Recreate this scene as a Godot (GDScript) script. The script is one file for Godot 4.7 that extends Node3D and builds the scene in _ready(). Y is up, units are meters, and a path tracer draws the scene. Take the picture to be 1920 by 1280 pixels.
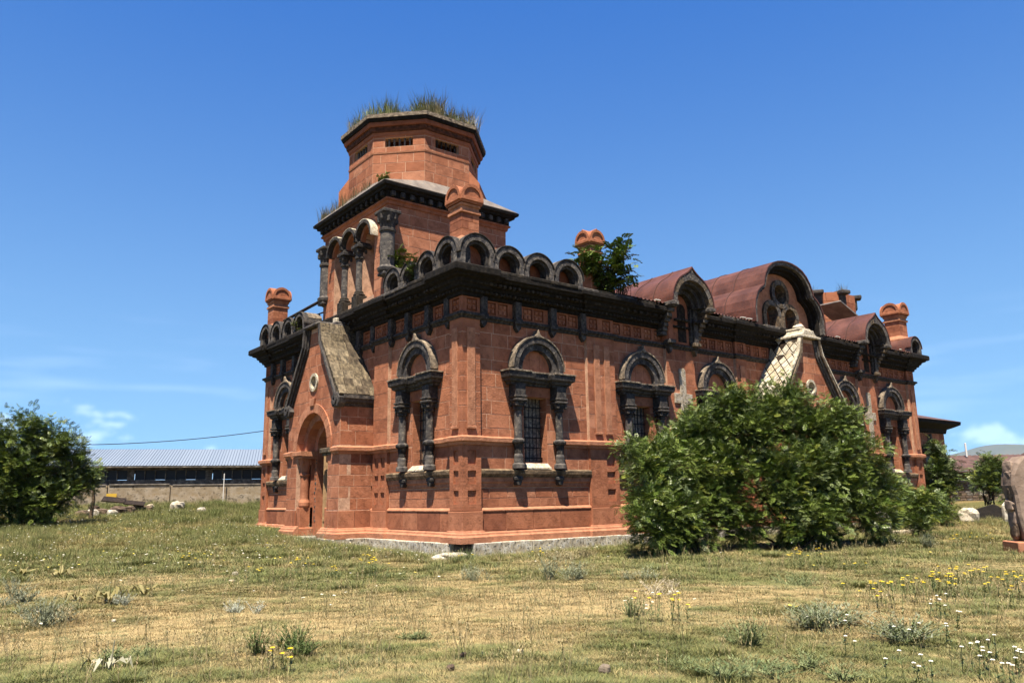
extends Node3D

# ---------------------------------------------------------------- mesh collector
class MB:
	var v := PackedVector3Array()
	var n := PackedVector3Array()
	var c := PackedColorArray()
	var xf := Transform3D.IDENTITY
	var col := Color(1, 1, 1)

	func tri3(a: Vector3, b: Vector3, d: Vector3, na: Vector3, nb: Vector3, nd: Vector3) -> void:
		var A := xf * a
		var B := xf * b
		var D := xf * d
		var NA := (xf.basis * na).normalized()
		var NB := (xf.basis * nb).normalized()
		var ND := (xf.basis * nd).normalized()
		if (B - A).cross(D - A).dot(NA + NB + ND) > 0.0:
			v.append(A); v.append(D); v.append(B)
			n.append(NA); n.append(ND); n.append(NB)
		else:
			v.append(A); v.append(B); v.append(D)
			n.append(NA); n.append(NB); n.append(ND)
		c.append(col); c.append(col); c.append(col)

	func tri(a: Vector3, b: Vector3, d: Vector3, nn: Vector3) -> void:
		tri3(a, b, d, nn, nn, nn)

	func quad(a: Vector3, b: Vector3, d: Vector3, e: Vector3, nn: Vector3) -> void:
		tri(a, b, d, nn)
		tri(a, d, e, nn)

	# quad whose normal is taken from its own plane, turned to look along "out"
	func quad_auto(a: Vector3, b: Vector3, d: Vector3, e: Vector3, out: Vector3) -> void:
		var nn := (b - a).cross(d - a)
		if nn.length_squared() < 1e-14:
			nn = (d - a).cross(e - a)
		if nn.length_squared() < 1e-14:
			return
		nn = nn.normalized()
		if nn.dot(out) < 0.0:
			nn = -nn
		quad(a, b, d, e, nn)

	func box(p: Vector3, s: Vector3, ch := 0.0) -> void:
		var h := s * 0.5
		var k: float = min(ch, min(h.x, min(h.y, h.z)) * 0.9)
		for ax in 3:
			for sg in [-1.0, 1.0]:
				var u := (ax + 1) % 3
				var w := (ax + 2) % 3
				var nn := Vector3.ZERO
				nn[ax] = sg
				var q: Array[Vector3] = []
				for e in [[-1, -1], [1, -1], [1, 1], [-1, 1]]:
					var t := Vector3.ZERO
					t[ax] = sg * h[ax]
					t[u] = e[0] * (h[u] - k)
					t[w] = e[1] * (h[w] - k)
					q.append(p + t)
				quad(q[0], q[1], q[2], q[3], nn)
		if k <= 0.0:
			return
		for ax in 3:
			var u := (ax + 1) % 3
			var w := (ax + 2) % 3
			for su in [-1.0, 1.0]:
				for sw in [-1.0, 1.0]:
					var nn := Vector3.ZERO
					nn[u] = su
					nn[w] = sw
					var q: Array[Vector3] = []
					for e in [[0, -1], [0, 1], [1, 1], [1, -1]]:
						var t := Vector3.ZERO
						t[ax] = e[1] * (h[ax] - k)
						t[u] = su * (h[u] if e[0] == 0 else h[u] - k)
						t[w] = sw * (h[w] - k if e[0] == 0 else h[w])
						q.append(p + t)
					quad(q[0], q[1], q[2], q[3], nn.normalized())
		for sx in [-1.0, 1.0]:
			for sy in [-1.0, 1.0]:
				for sz in [-1.0, 1.0]:
					tri(p + Vector3(sx * h.x, sy * (h.y - k), sz * (h.z - k)), p + Vector3(sx * (h.x - k), sy * h.y, sz * (h.z - k)), p + Vector3(sx * (h.x - k), sy * (h.y - k), sz * h.z), Vector3(sx, sy, sz).normalized())

	func _ccw(poly: PackedVector2Array) -> PackedVector2Array:
		if Geometry2D.is_polygon_clockwise(poly):
			var r := poly.duplicate()
			r.reverse()
			return r
		return poly

	func _inset(poly: PackedVector2Array, k: float) -> PackedVector2Array:
		var out := PackedVector2Array()
		var m := poly.size()
		for i in m:
			var a := (poly[i] - poly[(i + m - 1) % m]).normalized()
			var b := (poly[(i + 1) % m] - poly[i]).normalized()
			var na := Vector2(-a.y, a.x)
			var nb := Vector2(-b.y, b.x)
			out.append(poly[i] + (na + nb) * (k / max(0.35, 1.0 + na.dot(nb))))
		return out

	# poly in local (u, v), pushed out along local z from d0 to d1
	func prism(poly_in: PackedVector2Array, d0: float, d1: float, ch := 0.0, back := false) -> void:
		var poly := _ccw(poly_in)
		var front := poly
		if ch > 0.0:
			front = _inset(poly, ch)
		var idx := Geometry2D.triangulate_polygon(front)
		if idx.is_empty():
			for i in range(1, front.size() - 1):
				idx.append_array(PackedInt32Array([0, i, i + 1]))
		for i in range(0, idx.size(), 3):
			tri(_p(front[idx[i]], d1), _p(front[idx[i + 1]], d1), _p(front[idx[i + 2]], d1), Vector3(0, 0, 1))
		if back:
			idx = Geometry2D.triangulate_polygon(poly)
			for i in range(0, idx.size(), 3):
				tri(_p(poly[idx[i]], d0), _p(poly[idx[i + 1]], d0), _p(poly[idx[i + 2]], d0), Vector3(0, 0, -1))
		sides(poly, d0, d1 - ch)
		if ch > 0.0:
			var m := poly.size()
			for i in m:
				var j := (i + 1) % m
				var e := (poly[j] - poly[i]).normalized()
				quad(_p(poly[i], d1 - ch), _p(poly[j], d1 - ch), _p(front[j], d1), _p(front[i], d1), Vector3(e.y, -e.x, 1).normalized())

	func sides(poly_in: PackedVector2Array, d0: float, d1: float, inward := false) -> void:
		var poly := _ccw(poly_in)
		var m := poly.size()
		for i in m:
			var j := (i + 1) % m
			var e := (poly[j] - poly[i]).normalized()
			var nn := Vector3(e.y, -e.x, 0)
			if inward:
				nn = -nn
			quad(_p(poly[i], d0), _p(poly[j], d0), _p(poly[j], d1), _p(poly[i], d1), nn)

	func _p(a: Vector2, d: float) -> Vector3:
		return Vector3(a.x, a.y, d)

	# a wall with holes: front face at d1, reveals through to d0
	func holed(outer: PackedVector2Array, holes: Array, d0: float, d1: float) -> void:
		var cuts: Array[float] = []
		var lo := 1e9
		var hi := -1e9
		for q in outer:
			lo = min(lo, q.x)
			hi = max(hi, q.x)
		cuts.append(lo)
		cuts.append(hi)
		for h in holes:
			var a := 1e9
			var b := -1e9
			for q in h:
				a = min(a, q.x)
				b = max(b, q.x)
			cuts.append(a)
			cuts.append(b)
			cuts.append((a + b) * 0.5)
		cuts.sort()
		for i in cuts.size() - 1:
			if cuts[i + 1] - cuts[i] < 1e-4:
				continue
			var strip := PackedVector2Array([Vector2(cuts[i], -100), Vector2(cuts[i + 1], -100), Vector2(cuts[i + 1], 100), Vector2(cuts[i], 100)])
			var bits: Array = Geometry2D.intersect_polygons(outer, strip)
			for h in holes:
				var nxt: Array = []
				for b in bits:
					for r in Geometry2D.clip_polygons(b, h):
						if not Geometry2D.is_polygon_clockwise(r):
							nxt.append(r)
				bits = nxt
			for b in bits:
				var idx := Geometry2D.triangulate_polygon(b)
				for t in range(0, idx.size(), 3):
					tri(_p(b[idx[t]], d1), _p(b[idx[t + 1]], d1), _p(b[idx[t + 2]], d1), Vector3(0, 0, 1))
					tri(_p(b[idx[t]], d0), _p(b[idx[t + 1]], d0), _p(b[idx[t + 2]], d0), Vector3(0, 0, -1))
		sides(outer, d0, d1)
		for h in holes:
			sides(h, d0, d1, true)

	# piece of a ring in the local (u, v) plane
	func ring(ce: Vector2, r0: float, r1: float, a0: float, a1: float, d0: float, d1: float, seg: int, ends := true, inner := true) -> void:
		for i in seg:
			var p: float = lerp(a0, a1, float(i) / seg)
			var q: float = lerp(a0, a1, float(i + 1) / seg)
			var e := Vector2(cos(p), sin(p))
			var f := Vector2(cos(q), sin(q))
			quad(_p(ce + e * r0, d1), _p(ce + e * r1, d1), _p(ce + f * r1, d1), _p(ce + f * r0, d1), Vector3(0, 0, 1))
			quad(_p(ce + e * r0, d0), _p(ce + e * r1, d0), _p(ce + f * r1, d0), _p(ce + f * r0, d0), Vector3(0, 0, -1))
			for s in ([0, 1] if inner else [1]):
				var r := r0 if s == 0 else r1
				var k := -1.0 if s == 0 else 1.0
				var ne := Vector3(e.x, e.y, 0) * k
				var nf := Vector3(f.x, f.y, 0) * k
				tri3(_p(ce + e * r, d0), _p(ce + f * r, d0), _p(ce + f * r, d1), ne, nf, nf)
				tri3(_p(ce + e * r, d0), _p(ce + f * r, d1), _p(ce + e * r, d1), ne, nf, ne)
		if ends:
			for s in [0, 1]:
				var a := a0 if s == 0 else a1
				var e := Vector2(cos(a), sin(a))
				var t := Vector3(e.y, -e.x, 0) * (1.0 if s == 0 else -1.0)
				if a1 < a0:
					t = -t
				quad(_p(ce + e * r0, d0), _p(ce + e * r1, d0), _p(ce + e * r1, d1), _p(ce + e * r0, d1), t)

	# profile of Vector2(radius, y) turned about the local y axis through "at"
	func lathe(prof: Array, at: Vector3, seg := 16, a0 := 0.0, a1 := TAU, smooth := false) -> void:
		for k in prof.size() - 1:
			var p: Vector2 = prof[k]
			var q: Vector2 = prof[k + 1]
			var sl := Vector2(q.y - p.y, p.x - q.x).normalized()
			var s0 := sl
			var s1 := sl
			if smooth:
				if k > 0:
					var o: Vector2 = prof[k - 1]
					s0 = (sl + Vector2(p.y - o.y, o.x - p.x).normalized()).normalized()
				if k < prof.size() - 2:
					var o2: Vector2 = prof[k + 2]
					s1 = (sl + Vector2(o2.y - q.y, q.x - o2.x).normalized()).normalized()
			for i in seg:
				var a: float = lerp(a0, a1, float(i) / seg)
				var b: float = lerp(a0, a1, float(i + 1) / seg)
				var A := Vector3(cos(a), 0, sin(a))
				var B := Vector3(cos(b), 0, sin(b))
				var up := Vector3.UP
				var n00 := A * s0.x + up * s0.y
				var n01 := B * s0.x + up * s0.y
				var n10 := A * s1.x + up * s1.y
				var n11 := B * s1.x + up * s1.y
				if p.x > 1e-5:
					tri3(at + A * p.x + up * p.y, at + B * p.x + up * p.y, at + B * q.x + up * q.y, n00, n01, n11)
				if q.x > 1e-5:
					tri3(at + A * p.x + up * p.y, at + B * q.x + up * q.y, at + A * q.x + up * q.y, n00, n11, n10)

	# profile of Vector2(out, y) carried along a plan line of Vector2(x, z); out is (-dz, dx)
	func sweep(path: Array, prof: Array, closed := false) -> void:
		var m := path.size()
		var off: Array[Vector2] = []
		for i in m:
			var has_a := closed or i > 0
			var has_b := closed or i < m - 1
			var na := Vector2.ZERO
			var nb := Vector2.ZERO
			if has_a:
				var d: Vector2 = (path[i] - path[(i + m - 1) % m]).normalized()
				na = Vector2(-d.y, d.x)
			if has_b:
				var d: Vector2 = (path[(i + 1) % m] - path[i]).normalized()
				nb = Vector2(-d.y, d.x)
			if not has_a:
				na = nb
			if not has_b:
				nb = na
			off.append((na + nb) / max(0.3, 1.0 + na.dot(nb)))
		for i in (m if closed else m - 1):
			var j := (i + 1) % m
			var d: Vector2 = (path[j] - path[i]).normalized()
			var o := Vector3(-d.y, 0, d.x)
			for k in prof.size() - 1:
				var p: Vector2 = prof[k]
				var q: Vector2 = prof[k + 1]
				var e := q - p
				var nn := (o * e.y + Vector3.UP * -e.x).normalized()
				quad(_s(path[i], off[i], p), _s(path[j], off[j], p), _s(path[j], off[j], q), _s(path[i], off[i], q), nn)
		if not closed:
			var pp := PackedVector2Array()
			for q in prof:
				pp.append(q)
			var idx := Geometry2D.triangulate_polygon(pp)
			for s in [0, m - 1]:
				var d: Vector2 = (path[1] - path[0]) if s == 0 else (path[m - 1] - path[m - 2])
				d = d.normalized() * (-1.0 if s == 0 else 1.0)
				for t in range(0, idx.size(), 3):
					tri(_s(path[s], off[s], pp[idx[t]]), _s(path[s], off[s], pp[idx[t + 1]]), _s(path[s], off[s], pp[idx[t + 2]]), Vector3(d.x, 0, d.y))

	func _s(p: Vector2, o: Vector2, q: Vector2) -> Vector3:
		return Vector3(p.x + o.x * q.x, q.y, p.y + o.y * q.x)

	func tube(pts: Array, rad: Array, seg := 6) -> void:
		var m := pts.size()
		var frames: Array = []
		for i in m:
			var d: Vector3 = (pts[min(i + 1, m - 1)] - pts[max(i - 1, 0)]).normalized()
			var s := Vector3.UP if abs(d.y) < 0.9 else Vector3.RIGHT
			var u := d.cross(s).normalized()
			frames.append([u, d.cross(u).normalized()])
		for i in m - 1:
			for k in seg:
				var a := TAU * k / seg
				var b := TAU * (k + 1) / seg
				var e0: Vector3 = frames[i][0] * cos(a) + frames[i][1] * sin(a)
				var e1: Vector3 = frames[i][0] * cos(b) + frames[i][1] * sin(b)
				var f0: Vector3 = frames[i + 1][0] * cos(a) + frames[i + 1][1] * sin(a)
				var f1: Vector3 = frames[i + 1][0] * cos(b) + frames[i + 1][1] * sin(b)
				tri3(pts[i] + e0 * rad[i], pts[i] + e1 * rad[i], pts[i + 1] + f1 * rad[i + 1], e0, e1, f1)
				tri3(pts[i] + e0 * rad[i], pts[i + 1] + f1 * rad[i + 1], pts[i + 1] + f0 * rad[i + 1], e0, f1, f0)

	func mesh() -> ArrayMesh:
		var a := []
		a.resize(Mesh.ARRAY_MAX)
		a[Mesh.ARRAY_VERTEX] = v
		a[Mesh.ARRAY_NORMAL] = n
		a[Mesh.ARRAY_COLOR] = c
		var am := ArrayMesh.new()
		am.add_surface_from_arrays(Mesh.PRIMITIVE_TRIANGLES, a)
		return am

# ---------------------------------------------------------------- naming
var used := {}
var M := {}
var blocks: Array = []
const CAM := Vector3(-12.912, 1.6, 19.04)
var FW := Transform3D(Basis(Vector3(0, 0, 1), Vector3(0, 1, 0), Vector3(-1, 0, 0)), Vector3.ZERO)
var FS := Transform3D.IDENTITY
var CX := 16.65

func numbered(s: String) -> String:
	var k: int = used.get(s, 0)
	used[s] = k + 1
	return s if k == 0 else "%s_%03d" % [s, k]

func tag(o: Node, label: String, category: String, group := "", kind := "") -> void:
	if label: o.set_meta("label", label)
	if category: o.set_meta("category", category)
	if group: o.set_meta("group", group)
	if kind: o.set_meta("kind", kind)

func thing(called: String, label: String, category: String, at := Vector3.ZERO, turn := 0.0, group := "") -> Node3D:
	var o := Node3D.new()
	o.name = numbered(called)
	add_child(o, true)
	o.position = at
	o.rotation.y = turn
	tag(o, label, category, group)
	return o

func obj(called: String, mb: MB, mat: Material, parent: Node = null) -> MeshInstance3D:
	var o := MeshInstance3D.new()
	o.mesh = mb.mesh()
	o.material_override = mat
	if parent == null:
		o.name = numbered(called)
		add_child(o, true)
	else:
		sub(o, called, parent)
	return o

func sub(o: Node, called: String, parent: Node) -> void:
	var key := str(parent.get_instance_id()) + called
	var k: int = used.get(key, 0)
	used[key] = k + 1
	o.name = called if k == 0 else "%s_%03d" % [called, k]
	parent.add_child(o, true)

func part(called: String, parent: Node) -> Node3D:
	var o := Node3D.new()
	sub(o, called, parent)
	return o

func inst(called: String, mesh: Mesh, mat: Material, parent: Node, xf: Transform3D) -> MeshInstance3D:
	var o := MeshInstance3D.new()
	o.mesh = mesh
	o.material_override = mat
	sub(o, called, parent)
	o.transform = xf
	return o

func R4(u0: float, v0: float, u1: float, v1: float) -> PackedVector2Array:
	return PackedVector2Array([Vector2(u0, v0), Vector2(u1, v0), Vector2(u1, v1), Vector2(u0, v1)])

func arch_poly(u: float, v0: float, v1: float, r: float, seg := 12) -> PackedVector2Array:
	var p := PackedVector2Array([Vector2(u - r, v0), Vector2(u + r, v0)])
	for i in seg + 1:
		var a := PI * i / seg
		p.append(Vector2(u + cos(a) * r, v1 + sin(a) * r))
	return p

func disc(u: float, v: float, r: float, seg := 18) -> PackedVector2Array:
	var p := PackedVector2Array()
	for i in seg:
		p.append(Vector2(u + cos(TAU * i / seg) * r, v + sin(TAU * i / seg) * r))
	return p

# ---------------------------------------------------------------- materials
func noise_img(size: int, nseed: int, freq: float, oct := 5, gain := 0.55, kind := FastNoiseLite.TYPE_SIMPLEX_SMOOTH) -> PackedByteArray:
	var f := FastNoiseLite.new()
	f.seed = nseed
	f.noise_type = kind
	f.frequency = freq
	f.fractal_octaves = oct
	f.fractal_gain = gain
	var im := f.get_seamless_image(size, size)
	im.convert(Image.FORMAT_L8)
	return im.get_data()

func tex_from(a: PackedByteArray, b: PackedByteArray, size: int, c0: Color, c1: Color, c2: Color, pits := 0.0) -> ImageTexture:
	# a mixes c0 and c1, high b brings in c2; low b makes dark pits
	var out := PackedByteArray()
	out.resize(size * size * 3)
	for i in size * size:
		var t: float = clampf((a[i] / 255.0 - 0.25) * 2.0, 0, 1)
		var s: float = clampf((b[i] / 255.0 - 0.60) * 4.0, 0, 1)
		var k := c0.lerp(c1, t).lerp(c2, s)
		var d: float = 1.0 - pits * clampf((0.36 - b[i] / 255.0) * 6.0, 0, 1)
		out[i * 3] = int(clampf(k.r * d, 0, 1) * 255)
		out[i * 3 + 1] = int(clampf(k.g * d, 0, 1) * 255)
		out[i * 3 + 2] = int(clampf(k.b * d, 0, 1) * 255)
	var im := Image.create_from_data(size, size, false, Image.FORMAT_RGB8, out)
	im.generate_mipmaps()
	return ImageTexture.create_from_image(im)

func normal_tex(data: PackedByteArray, size: int, strength: float) -> ImageTexture:
	var im := Image.create_from_data(size, size, false, Image.FORMAT_L8, data)
	im.convert(Image.FORMAT_RGBA8)
	im.bump_map_to_normal_map(strength)
	im.generate_mipmaps()
	return ImageTexture.create_from_image(im)

func lin(r: float, g: float, b: float) -> Color:
	return Color(r, g, b).linear_to_srgb()

func mat(albedo: Color, rough := 0.9, tex: Texture2D = null, nrm: Texture2D = null, scale := 0.4, nscale := 1.0) -> StandardMaterial3D:
	var m := StandardMaterial3D.new()
	var al := albedo.srgb_to_linear()
	m.albedo_color = lin(al.r * 0.8, al.g * 0.8, al.b * 0.8)
	m.roughness = rough
	m.metallic_specular = 0.3
	if tex or nrm:
		m.uv1_triplanar = true
		m.uv1_world_triplanar = true
		m.uv1_scale = Vector3.ONE * scale
	if tex:
		m.albedo_texture = tex
	if nrm:
		m.normal_enabled = true
		m.normal_texture = nrm
		m.normal_scale = nscale
	return m

func make_materials() -> void:
	var S := 512
	var a := noise_img(S, 11, 0.006, 5, 0.55)
	var b := noise_img(S, 12, 0.02, 5, 0.6)
	var f := noise_img(S, 13, 0.06, 4, 0.6)
	var g := noise_img(S, 14, 0.012, 6, 0.65)
	var nf := normal_tex(f, S, 3.0)
	var ng := normal_tex(g, S, 4.0)
	var t_red := tex_from(a, b, S, Color(0.86, 0.83, 0.81), Color(1.0, 0.98, 0.96), Color(1.0, 1.0, 1.0), 0.12)
	var t_dark := tex_from(a, b, S, Color(0.50, 0.50, 0.52), Color(0.76, 0.74, 0.72), Color(1.0, 0.97, 0.90), 0.35)
	var t_grime := tex_from(g, b, S, Color(0.5, 0.48, 0.46), Color(0.85, 0.8, 0.74), Color(1.0, 0.96, 0.88), 0.3)
	var t_white := tex_from(g, b, S, Color(0.80, 0.76, 0.68), Color(1.0, 0.99, 0.96), Color(0.86, 0.80, 0.68), 0.5)
	var t_metal := tex_from(a, f, S, Color(0.72, 0.70, 0.70), Color(1.0, 0.97, 0.95), Color(0.95, 0.78, 0.64), 0.2)
	var reds := [[0.44, 0.178, 0.097], [0.47, 0.200, 0.113], [0.38, 0.148, 0.080], [0.52, 0.240, 0.142], [0.31, 0.117, 0.066]]
	for i in 5:
		M["red%d" % i] = mat(lin(reds[i][0], reds[i][1], reds[i][2]), 0.92, t_red, nf, 0.37 + 0.03 * i, 0.45)
	M.red = M.red0
	M.redtrim = mat(lin(0.51, 0.24, 0.14), 0.9, t_red, nf, 0.5, 0.7)
	M.cornice_red = mat(lin(0.20, 0.085, 0.055), 0.92, t_grime, nf, 0.6, 0.8)
	M.mortar = mat(lin(0.66, 0.43, 0.30), 0.95, t_red, nf, 0.8, 0.8)
	M.dark = mat(lin(0.21, 0.193, 0.18), 0.85, t_dark, nf, 0.5, 0.7)
	M.dark1 = mat(lin(0.27, 0.25, 0.232), 0.85, t_dark, nf, 0.6, 0.7)
	M.dark2 = mat(lin(0.15, 0.138, 0.129), 0.85, t_dark, nf, 0.7, 0.7)
	M.soot_and_shade = mat(lin(0.030, 0.027, 0.025), 0.9, t_grime, ng, 0.6, 1.0)  # black weathered stone; the octagon eaves also use it as painted shadow
	M.sootlight = mat(lin(0.075, 0.068, 0.060), 0.9, t_grime, ng, 0.5, 1.0)
	M.capstone = mat(lin(0.40, 0.36, 0.31), 0.9, t_grime, ng, 0.6, 0.9)
	M.silltop = mat(lin(0.36, 0.285, 0.205), 0.9, t_grime, ng, 0.5, 0.6)
	M.ledge = mat(lin(0.28, 0.235, 0.185), 0.9, t_grime, ng, 0.5, 0.8)
	M.grey = mat(lin(0.58, 0.565, 0.54), 0.9, t_white, ng, 0.5, 0.8)
	M.grey1 = mat(lin(0.66, 0.64, 0.60), 0.9, t_white, ng, 0.6, 0.8)
	M.white = mat(lin(0.66, 0.62, 0.55), 0.85, t_white, nf, 0.7, 0.6)
	M.white1 = mat(lin(0.58, 0.52, 0.42), 0.85, t_white, nf, 0.9, 0.6)
	M.white2 = mat(lin(0.72, 0.69, 0.63), 0.8, t_white, nf, 1.1, 0.6)
	M.crosswhite = mat(lin(0.55, 0.50, 0.44), 0.85, t_white, nf, 0.8, 0.6)
	M.slab = mat(lin(0.19, 0.165, 0.13), 0.95, t_grime, ng, 0.5, 1.3)
	M.slab1 = mat(lin(0.30, 0.265, 0.20), 0.95, t_grime, ng, 0.7, 1.3)
	M.slab2 = mat(lin(0.40, 0.36, 0.28), 0.95, t_grime, ng, 0.6, 1.2)
	M.metal = mat(lin(0.155, 0.072, 0.058), 0.55, t_metal, nf, 0.25, 0.25)
	M.metal1 = mat(lin(0.175, 0.086, 0.070), 0.55, t_metal, nf, 0.3, 0.25)
	M.seam = mat(lin(0.085, 0.045, 0.038), 0.6)
	M.tin = mat(lin(0.30, 0.285, 0.26), 0.5, t_metal, nf, 0.4, 0.3)
	M.shedroof = mat(lin(0.185, 0.23, 0.30), 0.7)
	M.shedroof2 = mat(lin(0.195, 0.24, 0.31), 0.7)
	M.brownroof = mat(lin(0.15, 0.095, 0.085), 0.7, t_metal, nf, 0.2, 0.3)
	M.wood = mat(lin(0.42, 0.28, 0.15), 0.8, t_red, nf, 0.6, 0.5)
	M.darkwood_and_shade = mat(lin(0.06, 0.045, 0.035), 0.9, t_grime, nf, 0.6, 0.6)  # dark wood; on the dormer niche slot it stands in for shade
	M.bark = mat(lin(0.10, 0.08, 0.06), 0.95, t_grime, ng, 1.2, 1.0)
	M.iron = mat(lin(0.018, 0.017, 0.018), 0.6)
	M.painted_dark = mat(lin(0.035, 0.036, 0.040), 0.35)  # near-black: the unlit inside behind windows is put into this colour
	M.palebark = mat(lin(0.26, 0.21, 0.16), 0.95, t_grime, ng, 1.2, 0.8)
	M.board = mat(lin(0.60, 0.57, 0.53), 0.7, t_grime, nf, 0.8, 0.4)
	M.plaster = mat(lin(0.40, 0.345, 0.28), 0.95, t_white, ng, 0.2, 0.35)
	M.concrete = mat(lin(0.36, 0.35, 0.335), 0.95, t_grime, ng, 0.3, 0.7)
	M.yellow = mat(lin(0.60, 0.38, 0.05), 0.6)
	M.rock = mat(lin(0.30, 0.24, 0.19), 0.95, t_grime, ng, 0.5, 1.4)
	M.rock2 = mat(lin(0.24, 0.19, 0.16), 0.95, t_grime, ng, 0.7, 1.2)
	M.stele = mat(lin(0.30, 0.235, 0.19), 0.9, t_red, ng, 0.5, 0.9)
	M.paper = mat(lin(0.68, 0.65, 0.60), 0.8)
	M.rust = mat(lin(0.16, 0.06, 0.03), 0.85)

# ---------------------------------------------------------------- stonework
var rng := RandomNumberGenerator.new()

func ashlar(owner: Node, xf: Transform3D, u0: float, u1: float, vs: Array, holes: Array, region: PackedVector2Array, wr: Vector2, d0: float, d1: float, gap := 0.019) -> void:
	for k in vs.size() - 1:
		var v0: float = vs[k]
		var v1: float = vs[k + 1]
		var u := u0
		var first := true
		while u < u1 - 0.02:
			var w: float = rng.randf_range(wr.x, wr.y)
			if first and k % 2 == 1:
				w *= 0.55
			first = false
			var e: float = u + w
			if e > u1 - wr.x * 0.45:
				e = u1
			var q := R4(u + gap * 0.5, v0 + gap * 0.5, e - gap * 0.5, v1 - gap * 0.5)
			u = e
			var bits: Array = [q]
			if region.size() > 0:
				bits = Geometry2D.intersect_polygons(q, region)
			for h in holes:
				var nx: Array = []
				for b in bits:
					for r in Geometry2D.clip_polygons(b, h):
						if not Geometry2D.is_polygon_clockwise(r):
							nx.append(r)
				bits = nx
			for b in bits:
				add_block(owner, xf, b, d0, d1)

func add_block(owner: Node, xf: Transform3D, poly: PackedVector2Array, d0: float, d1: float) -> void:
	var area := 0.0
	var ce := Vector2.ZERO
	var m := poly.size()
	var short := 1e9
	for i in m:
		area += poly[i].cross(poly[(i + 1) % m])
		ce += poly[i] / m
		short = min(short, poly[i].distance_to(poly[(i + 1) % m]))
	area = abs(area) * 0.5
	if area < 0.006:
		return
	# a few blocks have a broken corner
	if m == 4 and rng.randf() < 0.14 and short > 0.2:
		var i := rng.randi() % 4
		var k := rng.randf_range(0.02, 0.055)
		var p := poly[i]
		var a := p.lerp(poly[(i + 3) % 4], k / p.distance_to(poly[(i + 3) % 4]))
		var b := p.lerp(poly[(i + 1) % 4], k * rng.randf_range(0.6, 1.6) / p.distance_to(poly[(i + 1) % 4]))
		var np := PackedVector2Array()
		for j in 4:
			if j == i:
				np.append(a)
				np.append(b)
			else:
				np.append(poly[j])
		poly = np
	var w := xf * Vector3(ce.x, ce.y, d1)
	var to := CAM - w
	var facing: float = max(0.0, to.normalized().dot(xf.basis.z))
	var score: float = area * facing / to.length_squared()
	if w.x > 7.0 and w.y < 4.6 and w.z > -1.0 and w.x < 26.0:
		score *= 0.02
	blocks.append({s = score, o = owner, x = xf, p = poly, d0 = d0, d1 = d1 + rng.randf_range(-0.002, 0.003), m = tone()})

func tone() -> int:
	var r := rng.randf()
	if r < 0.42: return 0
	if r < 0.68: return 1
	if r < 0.84: return 2
	if r < 0.93: return 3
	return 4

func emit_blocks() -> void:
	blocks.sort_custom(func(a, b): return a.s > b.s)
	var rest := {}
	for i in blocks.size():
		var b: Dictionary = blocks[i]
		if i < 300:
			var mb := MB.new()
			mb.xf = b.x
			mb.prism(b.p, b.d0, b.d1, 0.004)
			obj("stone_block", mb, M["red%d" % b.m], b.o)
		else:
			var key := [b.o, b.m]
			if not rest.has(key):
				rest[key] = MB.new()
			rest[key].xf = b.x
			rest[key].prism(b.p, b.d0, b.d1, 0.004)
	for key in rest:
		var o := obj("stone_blocks", rest[key], M["red%d" % key[1]], key[0])
		o.set_meta("kind", "stuff")

func courses(a: float, b: float, h: float) -> Array:
	var k: int = max(1, int(round((b - a) / h)))
	var out := []
	for i in k + 1:
		out.append(lerp(a, b, float(i) / k))
	return out

const WALL := -0.12
# ---------------------------------------------------------------- church
var church: Node3D

func path_s(x0: float, x1: float, skip: Array = []) -> Array:
	# the south wall's plan line from x0 to x1, with its pilasters
	var pil := [[0.0, 0.67], [5.1, 6.4], [9.1, 10.7], [13.3, 14.0], [2 * CX - 14.0, 2 * CX - 13.3], [2 * CX - 10.7, 2 * CX - 9.1], [27.5, 28.2]]
	var p: Array = []
	for q in pil:
		if q[1] < x0 - 0.001 or q[0] > x1 + 0.001:
			continue
		if q[0] > x0 + 0.001:
			p.append(Vector2(q[0], WALL))
			p.append(Vector2(q[0], 0))
		elif q[0] > x0 - 0.001 and x0 > 0:
			p.append(Vector2(q[0], WALL))
			p.append(Vector2(q[0], 0))
		if q[1] < x1 - 0.001:
			p.append(Vector2(q[1], 0))
			p.append(Vector2(q[1], WALL))
	if p.is_empty() or p[0].x > x0 + 0.001:
		p.push_front(Vector2(x0, WALL if x0 > 0.1 else 0.0))
	if p[p.size() - 1].x < x1 - 0.001:
		p.append(Vector2(x1, WALL if x1 < 28.1 else 0.0))
	return p

func path_w(z0: float, z1: float) -> Array:
	var pil := [[-16.03, -15.36], [-11.5, -10.5], [-5.5, -4.5], [-0.67, 0.0]]
	var p: Array = []
	for q in pil:
		if q[1] < z0 - 0.001 or q[0] > z1 + 0.001:
			continue
		if q[0] > z0 + 0.001:
			p.append(Vector2(-WALL, q[0]))
			p.append(Vector2(0, q[0]))
		if q[1] < z1 - 0.001:
			p.append(Vector2(0, q[1]))
			p.append(Vector2(-WALL, q[1]))
	if p.is_empty() or p[0].y > z0 + 0.001:
		var on := false
		for q in pil:
			if z0 > q[0] - 0.01 and z0 < q[1] - 0.01: on = true
		p.push_front(Vector2(0.0 if on else -WALL, z0))
	if p[p.size() - 1].y < z1 - 0.001:
		var on := false
		for q in pil:
			if z1 > q[0] + 0.01 and z1 < q[1] + 0.01: on = true
		p.append(Vector2(0.0 if on else -WALL, z1))
	return p

func corner_path(z0: float, x1: float) -> Array:
	var p := path_w(z0, 0.0)
	# path_w ends on the corner itself
	var q := path_s(0.0, x1)
	for i in range(1, q.size()):
		p.append(q[i])
	return p

func window_hole(u: float) -> PackedVector2Array:
	return R4(u - 0.47, 2.62, u + 0.47, 4.66)

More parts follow.
